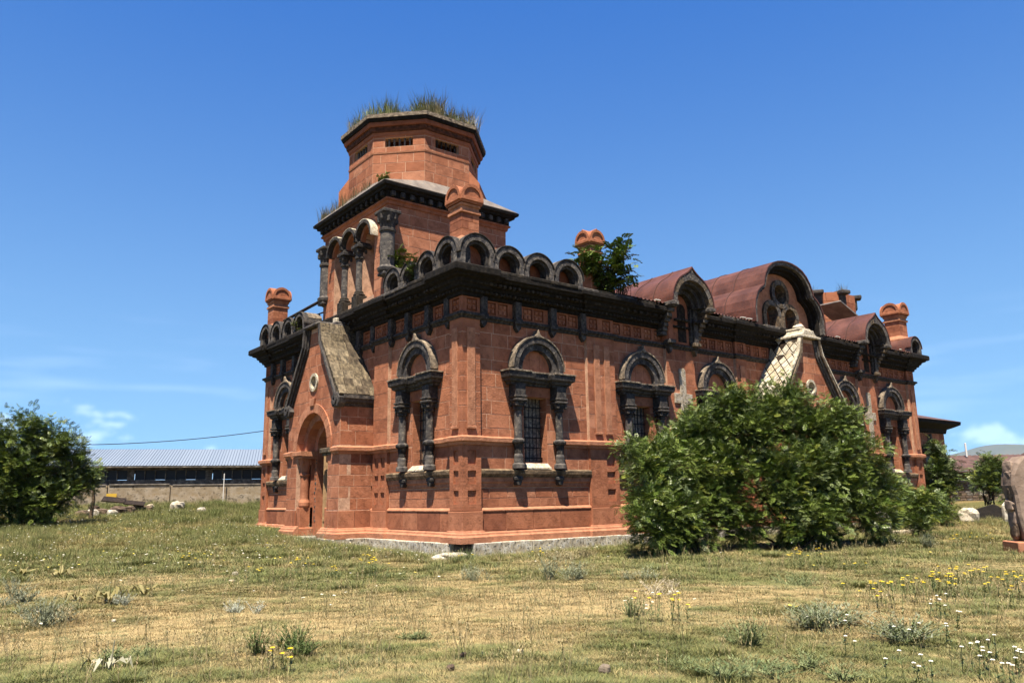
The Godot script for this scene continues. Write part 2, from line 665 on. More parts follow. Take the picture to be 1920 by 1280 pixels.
func build_church() -> void:
	church = thing("church", "ruined red stone church with black carved stone trim, octagonal tower and rusty brown metal roofs", "church")
	var win_s := [2.88, 7.75, 12.0, 2 * CX - 12.0, 2 * CX - 7.75]
	var win_w := [-2.56, -13.45]
	# --- walls
	for side in 2:
		var xf := FW if side == 0 else FS
		var u0 := -16.03 if side == 0 else 0.0
		var u1 := 0.0 if side == 0 else 28.2
		var holes: Array = []
		for u in (win_w if side == 0 else win_s):
			holes.append(window_hole(u))
		var mb := MB.new()
		mb.xf = xf
		if side == 0:
			holes.append(R4(-9.2, 0.3, -6.8, 4.4))
		mb.holed(R4(u0 + 0.02 + (0.15 if side == 1 else 0.0), -0.3, u1 - (0.15 if side == 0 else 0.02), 7.05), holes, -0.62, WALL - 0.005)
		mb.prism(R4(u0 + 0.3, 7.05, u1 - 0.3, 8.3), -0.62, -0.3)
		var wall := obj("wall", mb, M.mortar, church)
		var pil: Array = [[-16.03, -15.36], [-11.5, -10.5], [-5.5, -4.5], [-0.67, 0.0]] if side == 0 else [[0.0, 0.67], [5.1, 6.4], [9.1, 10.7], [13.3, 14.0], [2 * CX - 14.0, 2 * CX - 13.3], [2 * CX - 10.7, 2 * CX - 9.1], [27.5, 28.2]]
		for k in pil.size() - 1:
			var a: float = pil[k][1]
			var b: float = pil[k + 1][0]
			var bh: Array = holes.duplicate()
			if side == 0 and k == 1:
				bh.append(R4(-10.2, 0.0, -5.8, 5.0))
				bh.append(PackedVector2Array([Vector2(-10.2, 5.0), Vector2(-5.8, 5.0), Vector2(-7.2, 7.3), Vector2(-8.8, 7.3)]))
			if side == 1 and k == 3:
				bh.append(R4(CX - 2.2, 0.0, CX + 2.2, 5.0))
				bh.append(PackedVector2Array([Vector2(CX - 2.2, 5.0), Vector2(CX + 2.2, 5.0), Vector2(CX + 0.8, 7.3), Vector2(CX - 0.8, 7.3)]))
			ashlar(wall, xf, a, b, courses(3.22, 6.98, 0.43), bh, PackedVector2Array(), Vector2(0.45, 0.95), WALL - 0.02, WALL)
			ashlar(wall, xf, a, b, [2.36, 2.75, 3.2], bh, PackedVector2Array(), Vector2(0.5, 1.0), WALL - 0.02, WALL)
			ashlar(wall, xf, a + 0.03, b - 0.03, [1.30, 1.56, 1.86], bh, PackedVector2Array(), Vector2(0.6, 1.1), WALL - 0.02, WALL + 0.01)
			ashlar(wall, xf, a, b, [0.62, 1.2], bh, PackedVector2Array(), Vector2(0.8, 1.5), WALL - 0.02, WALL + 0.08)
			var spans := [[a, b]]
			if side == 0 and k == 1: spans = [[a, -10.2], [-5.8, b]]
			if side == 1 and k == 3: spans = [[a, CX - 2.2], [CX + 2.2, b]]
			for sp in spans:
				if sp[1] - sp[0] < 0.1: continue
				var p0: Array = []
				if side == 0: p0 = [Vector2(-WALL, sp[0]), Vector2(-WALL, sp[1])]
				else: p0 = [Vector2(sp[0], WALL), Vector2(sp[1], WALL)]
				var tb := MB.new()
				tb.sweep(p0, [Vector2(-0.02, 1.19), Vector2(0.10, 1.19), Vector2(0.10, 1.22), Vector2(0.02, 1.29), Vector2(-0.02, 1.29)])
				obj("panel_moulding", tb, M.redtrim, wall)
				tb = MB.new()
				tb.sweep(p0, [Vector2(-0.02, 1.87), Vector2(0.03, 1.90), Vector2(0.03, 2.0), Vector2(0.07, 2.03), Vector2(0.07, 2.17), Vector2(-0.02, 2.17)])
				obj("panel_moulding", tb, M.redtrim, wall)
		pilasters(xf, pil, side)
	# plain closing walls behind, so that the inside is dark
	var bk := MB.new()
	bk.box(Vector3(14.4, 4.0, -15.8), Vector3(27.4, 8.6, 0.4))
	bk.box(Vector3(27.95, 4.0, -8.0), Vector3(0.46, 8.6, 15.2))
	bk.box(Vector3(14.2, 8.25, -8.0), Vector3(27.0, 0.12, 15.0))
	obj("back_wall", bk, M.red2, church)
	mouldings()
	frieze()
	for u in win_s: window_unit(FS, u)
	for u in win_w: window_unit(FW, u)
	portal(FW, -7.95, 0)
	portal(FS, CX, 1)
	for x in [9.92, 2 * CX - 9.92]: wall_cross(x)
	plinth()
	parapets()
	roofs()
	tower()
	small_things()
	emit_blocks()

func pilasters(xf: Transform3D, pil: Array, side: int) -> void:
	for k in pil.size():
		var a: float = pil[k][0]
		var b: float = pil[k][1]
		var corner: bool = (side == 0 and k == 3) or (side == 1 and k == 0)
		if corner and side == 0:
			continue
		var po := part("pilaster", church)
		var vs := courses(3.36, 6.92, 0.44)
		if corner:
			# quoins that turn the corner
			for i in vs.size() - 1:
				var mb := MB.new()
				mb.box(Vector3(0.335, (vs[i] + vs[i + 1]) * 0.5, -0.335), Vector3(0.67, vs[i + 1] - vs[i] - 0.018, 0.67), 0.005)
				obj("corner_stone", mb, M["red%d" % tone()], po)
			var core := MB.new()
			core.box(Vector3(0.335, 5.1, -0.335), Vector3(0.66, 3.7, 0.66))
			obj("core", core, M.mortar, po)
			var core2 := MB.new()
			core2.box(Vector3(0.36, 2.2, -0.36), Vector3(0.62, 2.2, 0.62))
			obj("recess_back", core2, M.red0, po)
			for s in 2:
				var f := FW if s == 0 else FS
				strip(po, f, -0.49 if s == 0 else 0.17, -0.20 if s == 0 else 0.46)
				lower_panels(po, f, -0.67 if s == 0 else 0.09, 0.0 if s == 0 else 0.67, [[-0.47, -0.2]] if s == 0 else [[0.19, 0.49]], 0.67)
			for y in [0.91]:
				var mb := MB.new()
				mb.box(Vector3(0.33, 0.91, -0.33), Vector3(0.74, 0.57, 0.74), 0.012)
				obj("base_stone", mb, M.red1, po)
			continue
		ashlar(po, xf, a, b, vs, [], PackedVector2Array(), Vector2(0.6, 0.9) if b - a > 1.2 else Vector2(1.2, 1.3), WALL - 0.05, 0.0, 0.012)
		var core := MB.new()
		core.xf = xf
		core.prism(R4(a + 0.004, 3.3, b - 0.004, 6.95), WALL - 0.05, -0.005)
		obj("core", core, M.mortar, po)
		var core2 := MB.new()
		core2.xf = xf
		core2.prism(R4(a + 0.008, 0.3, b - 0.008, 3.3), WALL - 0.05, -0.05)
		obj("recess_back", core2, M.red0, po)
		if b - a > 1.2:
			if k == 1:
				strip(po, xf, a + 0.28, a + 0.55)
				strip(po, xf, b - 0.55, b - 0.28)
			lower_panels(po, xf, a, b, [[b - 0.56, b - 0.18]], b - a)
		elif b - a > 0.9:
			lower_panels(po, xf, a, b, [[a + 0.14, a + 0.42], [b - 0.42, b - 0.14]], b - a)
		else:
			strip(po, xf, a + 0.2, b - 0.2)
			lower_panels(po, xf, a, b, [[a + 0.18, b - 0.18]], b - a)
		var bs := MB.new()
		bs.xf = xf
		bs.prism(R4(a - 0.03, 0.62, b + 0.03, 1.2), WALL, 0.04, 0.012)
		obj("base_stone", bs, M.red1, po)

func strip(po: Node, xf: Transform3D, a: float, b: float) -> void:
	var mb := MB.new()
	mb.xf = xf
	mb.prism(R4(a, 3.66, b, 6.62), -0.02, 0.045, 0.008)
	mb.prism(R4(a - 0.02, 3.58, b + 0.02, 3.655), -0.02, 0.07, 0.01)
	obj("raised_strip", mb, M.redtrim, po)

func lower_panels(po: Node, xf: Transform3D, a: float, b: float, cols: Array, _w: float) -> void:
	var holes: Array = []
	for c in cols:
		for v in [[1.40, 1.79], [1.98, 2.36], [2.54, 2.95]]:
			holes.append(R4(c[0], v[0], c[1], v[1]))
	var mb := MB.new()
	mb.xf = xf
	mb.holed(R4(a, 1.215, b, 3.2), holes, -0.09, 0.0)
	obj("panelled_face", mb, M.red0, po)

func mouldings() -> void:
	# string course at sill height: interrupted by the windows and carried round the porches
	var prof := [Vector2(-0.05, 3.10), Vector2(0.05, 3.12), Vector2(0.07, 3.19), Vector2(0.13, 3.22), Vector2(0.135, 3.33), Vector2(0.10, 3.36), Vector2(-0.05, 3.40)]
	var runs: Array = []
	var w := 0.98
	var pn := path_w(-16.03, -13.45 - w)
	pn.push_front(Vector2(2.0, -16.03))
	runs.append(pn)
	var pm := path_w(-13.45 + w, -10.2)
	for q in [Vector2(-1.15, -10.2), Vector2(-1.15, -9.72)]: pm.append(q)
	runs.append(pm)
	var pq: Array = [Vector2(-1.15, -6.18), Vector2(-1.15, -5.7)]
	var t := path_w(-5.7, -2.56 - w)
	for i in t.size(): pq.append(t[i])
	runs.append(pq)
	var pc := path_w(-2.56 + w, 0.0)
	var ps := path_s(0.0, 2.88 - w)
	for i in range(1, ps.size()): pc.append(ps[i])
	runs.append(pc)
	runs.append(path_s(2.88 + w, 7.75 - w))
	runs.append(path_s(7.75 + w, 12.0 - w))
	var p1 := path_s(12.0 + w, CX - 2.25)
	for q in [Vector2(CX - 2.25, 1.15), Vector2(CX - 1.78, 1.15)]: p1.append(q)
	runs.append(p1)
	var p2: Array = [Vector2(CX + 1.78, 1.15), Vector2(CX + 2.25, 1.15)]
	for q in path_s(CX + 2.25, 2 * CX - 12.0 - w): p2.append(q)
	runs.append(p2)
	runs.append(path_s(2 * CX - 12.0 + w, 2 * CX - 7.75 - w))
	var pe := path_s(2 * CX - 7.75 + w, 28.2)
	pe.append(Vector2(28.2, -3.0))
	runs.append(pe)
	for r in runs:
		var mb := MB.new()
		mb.sweep(r, prof)
		obj("string_course", mb, M.redtrim, church)
	# base moulding
	var bp := [Vector2(0.0, 0.30), Vector2(0.20, 0.30), Vector2(0.20, 0.47), Vector2(0.14, 0.52), Vector2(0.13, 0.57), Vector2(0.08, 0.59), Vector2(0.06, 0.64), Vector2(0.0, 0.66)]
	var bpath := path_w(-16.03, -10.2)
	bpath.push_front(Vector2(2.0, -16.03))
	for q in [Vector2(-1.15, -10.2), Vector2(-1.15, -8.95)]: bpath.append(q)
	var b2: Array = [Vector2(-1.15, -6.95), Vector2(-1.15, -5.7)]
	for q in path_w(-5.7, 0.0): b2.append(q)
	var s1 := path_s(0.0, CX - 2.25)
	for i in range(1, s1.size()): b2.append(s1[i])
	for q in [Vector2(CX - 2.25, 1.15), Vector2(CX - 1.0, 1.15)]: b2.append(q)
	var b3: Array = [Vector2(CX + 1.0, 1.15), Vector2(CX + 2.25, 1.15)]
	for q in path_s(CX + 2.25, 28.2): b3.append(q)
	b3.append(Vector2(28.2, -3.0))
	for r in [bpath, b2, b3]:
		var mb := MB.new()
		mb.sweep(r, bp)
		obj("base_moulding", mb, M.red3, church)
	# dark string under the frieze
	var fp := [Vector2(-0.05, 6.90), Vector2(0.03, 6.90), Vector2(0.05, 6.96), Vector2(0.12, 7.0), Vector2(0.125, 7.07), Vector2(0.09, 7.09), Vector2(-0.05, 7.12)]
	var f := corner_path(-16.03, 28.2)
	f.push_front(Vector2(2.0, -16.03))
	f.append(Vector2(28.2, -3.0))
	var fm := MB.new()
	fm.sweep(f, fp)
	obj("string_course", fm, M.dark2, church)
	# great cornice
	var cp := [Vector2(-0.05, 7.58), Vector2(0.06, 7.60), Vector2(0.08, 7.70), Vector2(0.14, 7.72), Vector2(0.16, 7.80), Vector2(0.24, 7.83), Vector2(0.27, 7.92), Vector2(0.33, 7.95), Vector2(0.36, 8.04), Vector2(0.49, 8.09), Vector2(0.51, 8.14), Vector2(0.60, 8.18), Vector2(0.60, 8.30), Vector2(0.56, 8.33), Vector2(-0.4, 8.40)]
	var c1 := 9.92
	var c2 := 2 * CX - 9.92
	var ca := corner_path(-16.03, c1 - 0.98)
	ca.push_front(Vector2(2.0, -16.03))
	var cc := path_s(c1 + 0.98, c2 - 0.98)
	var ce := path_s(c2 + 0.98, 28.2)
	ce.append(Vector2(28.2, -3.0))
	for c in [ca, cc, ce]:
		var cm := MB.new()
		cm.sweep(c, cp)
		obj("cornice", cm, M.soot_and_shade, church)
	# small carved blocks under the cornice
	var ms := MB.new()
	for side in 2:
		ms.xf = FW if side == 0 else FS
		var u := -15.9 if side == 0 else 0.1
		var e := -0.05 if side == 0 else 28.1
		while u < e:
			var w2 := rng.randf_range(0.07, 0.11)
			ms.box(Vector3(u, 7.755 + rng.randf_range(-0.01, 0.01), 0.10), Vector3(w2, 0.075, 0.16), 0.01)
			if rng.randf() < 0.8:
				ms.box(Vector3(u + 0.03, 7.985, 0.27 + rng.randf_range(-0.03, 0.01)), Vector3(w2 * 1.3, 0.09, 0.16), 0.015)
			u += rng.randf_range(0.15, 0.2)
	obj("carved_course", ms, M.sootlight, church)
	# corner slabs that stand a little higher, and the coping stones along the cornice
	var cps := [[[Vector2(0, -1.1), Vector2(0, 0), Vector2(1.02, 0)]], [[Vector2(1.2, -16.03), Vector2(0, -16.03), Vector2(0, -15.0)]], [[Vector2(27.0, 0), Vector2(28.2, 0), Vector2(28.2, -1.2)]]]
	for c in cps:
		var mb := MB.new()
		mb.sweep(c[0], [Vector2(0.2, 8.15), Vector2(0.58, 8.15), Vector2(0.64, 8.20), Vector2(0.64, 8.38), Vector2(0.60, 8.42), Vector2(-0.5, 8.44), Vector2(-0.5, 8.15)])
		obj("corner_slab", mb, M.soot_and_shade, church)
	for side in 2:
		var xf := FW if side == 0 else FS
		var u := -14.9 if side == 0 else 1.06
		var e := -1.1 if side == 0 else 27.0
		while u < e:
			var w3 := rng.randf_range(0.7, 1.25)
			var hi: bool = side == 1 and u > 6.6
			var near_dormer: bool = side == 1 and (abs(u + w3 * 0.5 - 9.92) < 1.6 or abs(u + w3 * 0.5 - (2 * CX - 9.92)) < 1.6)
			if not near_dormer and not (hi and rng.randf() < 0.25):
				var mb := MB.new()
				mb.xf = xf
				var q := rng.randf_range(-0.03, 0.01) - (rng.randf_range(0.02, 0.10) if hi else 0.0)
				mb.box(Vector3(u + w3 * 0.5, 8.37 + rng.randf_range(-0.01, 0.01), 0.18 + q), Vector3(w3 - 0.02, 0.12, 0.64), 0.02)
				obj("coping_stone", mb, [M.sootlight, M.soot_and_shade, M.dark, M.sootlight][rng.randi() % 4], church)
			u += w3
	# sill ledges between the pilasters
	var lp := [Vector2(-0.02, 2.17), Vector2(0.10, 2.17), Vector2(0.11, 2.21), Vector2(0.155, 2.27), Vector2(0.165, 2.37), Vector2(0.13, 2.40), Vector2(-0.02, 2.43)]
	for r in [[Vector2(-WALL, -15.36), Vector2(-WALL, -11.5)], [Vector2(-WALL, -4.5), Vector2(-WALL, -0.67)], [Vector2(0.67, WALL), Vector2(5.1, WALL)], [Vector2(6.4, WALL), Vector2(9.1, WALL)], [Vector2(10.7, WALL), Vector2(13.3, WALL)], [Vector2(2 * CX - 13.3, WALL), Vector2(2 * CX - 10.7, WALL)], [Vector2(2 * CX - 9.1, WALL), Vector2(27.5, WALL)]]:
		var mb := MB.new()
		mb.sweep(r, lp)
		obj("sill_ledge", mb, M.silltop, church)

var frieze_mesh: ArrayMesh

func frieze() -> void:
	var fr := MB.new()
	var fpath := corner_path(-16.03, 28.2)
	fpath.push_front(Vector2(2.0, -16.03))
	fr.sweep(fpath, [Vector2(-0.3, 7.09), Vector2(-0.075, 7.09), Vector2(-0.075, 7.60), Vector2(-0.3, 7.60)])
	var fo := obj("frieze", fr, M.red4, church)
	var mb := MB.new()
	mb.prism(R4(-0.165, -0.165, 0.165, 0.165), 0.0, 0.03)
	for s in [[-1, -1], [1, -1], [1, 1], [-1, 1]]:
		mb.prism(R4(s[0] * 0.088 - 0.062, s[1] * 0.088 - 0.062, s[0] * 0.088 + 0.062, s[1] * 0.088 + 0.062), 0.02, 0.078, 0.02)
	frieze_mesh = mb.mesh()
	var bays_w := [[-15.36, -11.5, 3], [-10.5, -5.5, 4], [-4.5, -0.67, 3]]
	var bays_s := [[0.67, 5.1, 3], [6.4, 9.1, 0], [10.7, 13.3, 0], [14.0, CX - 0.9, 0], [CX + 0.9, 2 * CX - 14.0, 0], [2 * CX - 13.3, 2 * CX - 10.7, 0], [2 * CX - 9.1, 27.5, 0]]
	for side in 2:
		var xf := FW if side == 0 else FS
		for b in (bays_w if side == 0 else bays_s):
			var us: Array = []
			if b[2] > 0:
				# pairs of crosses between dark brackets
				var n: int = b[2]
				var bw: float = (b[1] - b[0]) / n
				for i in n + 1:
					var u: float = b[0] + bw * i
					if i == 0: u += 0.14
					if i == n: u -= 0.14
					bracket(xf, u)
				for i in n:
					for s in [-1, 1]:
						us.append(b[0] + bw * (i + 0.5) + s * (0.235 if bw > 1.35 else 0.21))
			else:
				var n: int = int((b[1] - b[0]) / 0.52)
				for i in n:
					us.append(b[0] + (b[1] - b[0]) * (i + 0.5) / n)
			frieze_bay(fo, xf, b[0], b[1], us, WALL)
		var pil: Array = [[-16.03, -15.36], [-11.5, -10.5], [-5.5, -4.5], [-0.67, 0.0]] if side == 0 else [[0.075, 0.67], [5.1, 6.4], [9.1, 10.7], [13.3, 14.0], [2 * CX - 14.0, 2 * CX - 13.3], [2 * CX - 10.7, 2 * CX - 9.1], [27.5, 28.2]]
		for p in pil:
			var us: Array = [(p[0] + p[1]) * 0.5]
			if p[1] - p[0] > 0.9: us = [p[0] + (p[1] - p[0]) * 0.26, p[0] + (p[1] - p[0]) * 0.74]
			frieze_bay(fo, xf, p[0], p[1], us, 0.0)

func frieze_bay(fo: Node, xf: Transform3D, a: float, b: float, us: Array, d: float) -> void:
	var holes: Array = []
	for u in us:
		holes.append(R4(u - 0.195, 7.155, u + 0.195, 7.545))
	var mb := MB.new()
	mb.xf = xf
	mb.holed(R4(a, 7.09, b, 7.60), holes, d - 0.09, d)
	obj("frieze_slab", mb, M.red2, fo)
	for u in us:
		inst("frieze_panel", frieze_mesh, M["red%d" % [0, 1, 2, 2, 4][rng.randi() % 5]], fo, xf * Transform3D(Basis.IDENTITY.rotated(Vector3(0, 0, 1), rng.randf_range(-0.01, 0.01)), Vector3(u, 7.35, d - 0.08)))

func bracket(xf: Transform3D, u: float) -> void:
	var mb := MB.new()
	mb.xf = xf
	var w := 0.125
	mb.prism(R4(u - w, 7.10, u + w, 7.66), WALL - 0.02, 0.06, 0.012)
	mb.prism(R4(u - w - 0.02, 6.93, u + w + 0.02, 7.12), WALL - 0.02, 0.09, 0.015)
	mb.prism(PackedVector2Array([Vector2(u - w, 6.94), Vector2(u - w * 0.9, 6.82), Vector2(u - w * 0.35, 6.74), Vector2(u, 6.68), Vector2(u + w * 0.35, 6.74), Vector2(u + w * 0.9, 6.82), Vector2(u + w, 6.94)]), WALL - 0.02, 0.03, 0.012)
	obj("bracket", mb, M.dark2, church)

func window_unit(xf: Transform3D, u: float) -> void:
	var w := part("window", church)
	var f := xf * Transform3D(Basis.IDENTITY, Vector3(u, 0, WALL))   # local: u = 0 on the axis, d = 0 on the wall
	# arch ring of wedge stones, in two orders, with a red field inside
	for i in 9:
		var a: float = PI - PI * i / 9.0 - 0.006
		var b: float = PI - PI * (i + 1) / 9.0 + 0.006
		var mb := MB.new()
		mb.xf = f
		mb.ring(Vector2(0, 5.55), 0.83, 1.03, b, a, -0.02, 0.25, 4)
		mb.ring(Vector2(0, 5.55), 0.62, 0.826, b, a, -0.02, 0.17, 4)
		obj("arch_stone", mb, [M.dark, M.dark1, M.dark, M.dark2][rng.randi() % 4], w)
	var cap := MB.new()
	cap.xf = f
	cap.ring(Vector2(0, 5.55), 1.032, 1.075, 0.0, PI, -0.01, 0.28, 24)
	obj("arch_capping", cap, M.capstone, w)
	for s in [-1, 1]:
		var leg := MB.new()
		leg.xf = f
		leg.prism(R4(s * 0.925 - 0.1, 5.40, s * 0.925 + 0.1, 5.545), -0.02, 0.245)
		leg.prism(R4(s * 0.725 - 0.106, 5.40, s * 0.725 + 0.106, 5.545), -0.02, 0.168)
		obj("arch_foot", leg, M.dark1, w)
	var fin := MB.new()
	fin.xf = f
	fin.prism(PackedVector2Array([Vector2(-0.17, 6.58), Vector2(0.17, 6.58), Vector2(0.05, 6.70), Vector2(0.0, 6.84), Vector2(-0.05, 6.70)]), -0.01, 0.275, 0.01)
	obj("finial", fin, M.capstone, w)
	var tym := MB.new()
	tym.xf = f
	for c in [[-0.61, -0.22], [-0.21, 0.21], [0.22, 0.61]]:
		for r in Geometry2D.intersect_polygons(R4(c[0], 5.4, c[1], 6.2), arch_poly(0, 5.4, 5.55, 0.615)):
			tym.prism(r, -0.02, 0.012, 0.006)
	obj("arch_field", tym, M.red1, w)
	# hood: a slab breaking forward over the columns
	var hp := [Vector2(0.0, 5.0), Vector2(0.03, 5.0), Vector2(0.05, 5.07), Vector2(0.12, 5.10), Vector2(0.14, 5.17), Vector2(0.22, 5.22), Vector2(0.24, 5.37), Vector2(0.20, 5.40), Vector2(0.0, 5.41)]
	var hood := MB.new()
	hood.xf = f
	hood.sweep([Vector2(-1.12, 0.0), Vector2(-1.12, 0.22), Vector2(-0.55, 0.22), Vector2(-0.55, 0.06), Vector2(0.55, 0.06), Vector2(0.55, 0.22), Vector2(1.12, 0.22), Vector2(1.12, 0.0)], hp)
	hood.prism(R4(-1.12, 5.395, 1.12, 5.415), 0.0, 0.22)
	obj("hood", hood, M.dark2, w)
	var top := MB.new()
	top.xf = f
	for s in [[-1.385, -0.46], [-0.45, 0.44], [0.45, 1.385]]:
		top.box(Vector3((s[0] + s[1]) * 0.5, 5.415, 0.235 if abs(s[0] + s[1]) > 0.3 else 0.155), Vector3(s[1] - s[0] - 0.01, 0.05, 0.49 if abs(s[0] + s[1]) > 0.3 else 0.33), 0.008)
	obj("hood_slab", top, M.capstone, w)  # paler stone: the sunlit line of the hood top is put into colour
	var lin_ := MB.new()
	lin_.xf = f
	lin_.prism(R4(-0.6, 4.67, 0.6, 5.0), -0.3, 0.04, 0.01)
	obj("lintel", lin_, M.red2, w)
	for s in [-1, 1]:
		var cx: float = s * 0.84
		var col := MB.new()
		col.xf = f
		col.lathe([Vector2(0.125, 3.34), Vector2(0.118, 4.24)], Vector3(cx, 0, 0.17), 18, 0.0, TAU, true)
		obj("column", col, M.dark1 if s < 0 else M.dark, w)
		var cb := MB.new()
		cb.xf = f
		cb.lathe([Vector2(0.15, 3.33), Vector2(0.20, 3.30), Vector2(0.215, 3.25), Vector2(0.2, 3.20), Vector2(0.15, 3.17), Vector2(0.125, 3.02), Vector2(0.12, 2.86)].map(func(q): return q), Vector3(cx, 0, 0.17), 18)
		cb.lathe([Vector2(0.2, 2.44), Vector2(0.19, 2.56), Vector2(0.145, 2.60), Vector2(0.145, 2.80), Vector2(0.12, 2.88)], Vector3(cx, 0, 0.17), 18)
		cb.lathe([Vector2(0.12, 2.86), Vector2(0.125, 3.02), Vector2(0.15, 3.17), Vector2(0.2, 3.20), Vector2(0.215, 3.25), Vector2(0.20, 3.30), Vector2(0.135, 3.345)], Vector3(cx, 0, 0.17), 18)
		obj("column_base", cb, M.dark1, w)
		var cap2 := MB.new()
		cap2.xf = f
		cap2.lathe([Vector2(0.118, 4.2), Vector2(0.155, 4.22), Vector2(0.165, 4.26), Vector2(0.14, 4.28), Vector2(0.17, 4.40), Vector2(0.21, 4.47)], Vector3(cx, 0, 0.17), 18)
		for q in [[-1, -1], [1, -1], [1, 1], [-1, 1]]:
			cap2.box(Vector3(cx + q[0] * 0.15, 4.40, 0.17 + q[1] * 0.15), Vector3(0.1, 0.17, 0.1), 0.03)
		for q in [0, 1]:
			cap2.box(Vector3(cx, 4.36, 0.17), Vector3(0.36 if q == 0 else 0.2, 0.13, 0.2 if q == 0 else 0.36), 0.05)
		cap2.box(Vector3(cx, 4.52, 0.17), Vector3(0.46, 0.08, 0.46), 0.02)
		obj("capital", cap2, M.dark2, w)
		var ent := MB.new()
		ent.xf = f
		ent.box(Vector3(cx, 4.80, 0.10), Vector3(0.40, 0.44, 0.48), 0.012)
		ent.box(Vector3(cx, 4.63, 0.12), Vector3(0.46, 0.07, 0.53), 0.015)
		obj("entablature", ent, M.dark2, w)
		var con := MB.new()
		con.xf = f
		con.prism(PackedVector2Array([Vector2(cx - 0.12, 2.2), Vector2(cx - 0.12, 2.02), Vector2(cx - 0.07, 1.93), Vector2(cx + 0.07, 1.93), Vector2(cx + 0.12, 2.02), Vector2(cx + 0.12, 2.2)]), -0.01, 0.19, 0.02)
		con.box(Vector3(cx, 2.13, 0.11), Vector3(0.30, 0.10, 0.20), 0.02)
		obj("console", con, M.dark2, w)
	var sill := MB.new()
	sill.xf = f
	sill.prism(PackedVector2Array([Vector2(-0.46, 2.44), Vector2(0.46, 2.44), Vector2(0.46, 2.62), Vector2(-0.46, 2.62)]), -0.40, -0.02)
	sill.quad_auto(Vector3(-0.46, 2.62, -0.02), Vector3(0.46, 2.62, -0.02), Vector3(0.5, 2.46, 0.16), Vector3(-0.5, 2.46, 0.16), Vector3(0, 1, 1))
	sill.tri(Vector3(-0.46, 2.62, -0.02), Vector3(-0.5, 2.46, 0.16), Vector3(-0.46, 2.43, -0.02), Vector3(-1, 0, 0))
	sill.tri(Vector3(0.46, 2.62, -0.02), Vector3(0.5, 2.46, 0.16), Vector3(0.46, 2.43, -0.02), Vector3(1, 0, 0))
	sill.quad_auto(Vector3(-0.5, 2.46, 0.16), Vector3(0.5, 2.46, 0.16), Vector3(0.5, 2.42, 0.16), Vector3(-0.5, 2.42, 0.16), Vector3(0, 0, 1))
	obj("sill", sill, M.white, w)
	var jam := MB.new()
	jam.xf = f
	for i in 5:
		var y0: float = 2.62 + i * 0.41
		for s in [-1, 1]:
			jam.box(Vector3(s * 0.49, y0 + 0.2, -0.17), Vector3(0.05, 0.396, 0.33), 0.006)
	obj("jamb", jam, M.red1, w)
	var fb := MB.new()
	fb.xf = f
	fb.box(Vector3(0, 3.64, -0.39), Vector3(1.1, 2.3, 0.03))
	for i in 3:
		fb.box(Vector3(-0.26 + i * 0.27, 3.64, -0.365), Vector3(0.235, 2.1, 0.02), 0.004)
	obj("shutter_board", fb, M.board, w)
	for i in 6:
		var bar := MB.new()
		bar.xf = f
		var bx: float = -0.385 + i * 0.154
		bar.tube([Vector3(bx, 2.6, -0.25), Vector3(bx + rng.randf_range(-0.008, 0.008), 3.6, -0.25), Vector3(bx, 4.68, -0.25)], [0.013, 0.013, 0.013], 5)
		obj("grille_bar", bar, M.iron, w)
	for i in 6:
		var bar := MB.new()
		bar.xf = f
		bar.box(Vector3(0, 2.78 + i * 0.32, -0.262), Vector3(0.94, 0.035, 0.012))
		obj("grille_bar", bar, M.iron, w)

func wall_cross(x: float) -> void:
	var mb := MB.new()
	mb.prism(PackedVector2Array([Vector2(x - 0.17, 3.7), Vector2(x + 0.17, 3.7), Vector2(x + 0.19, 4.86), Vector2(x + 0.50, 4.88), Vector2(x + 0.49, 5.24), Vector2(x + 0.17, 5.25), Vector2(x + 0.165, 6.12), Vector2(x + 0.1, 6.2), Vector2(x - 0.14, 6.19), Vector2(x - 0.18, 6.1), Vector2(x - 0.17, 5.25), Vector2(x - 0.50, 5.25), Vector2(x - 0.50, 4.88), Vector2(x - 0.18, 4.86)]), -0.05, 0.055, 0.012)
	obj("stone_cross", mb, M.crosswhite, church)

func side_frame(f: Transform3D, s: float, at: float) -> Transform3D:
	# frame of a side wall whose outward normal is s * (the frame's own u axis)
	var n := f.basis.x * s
	var u := Vector3.UP.cross(n)
	return Transform3D(Basis(u, Vector3.UP, n), f * Vector3(s * at, 0, 0))

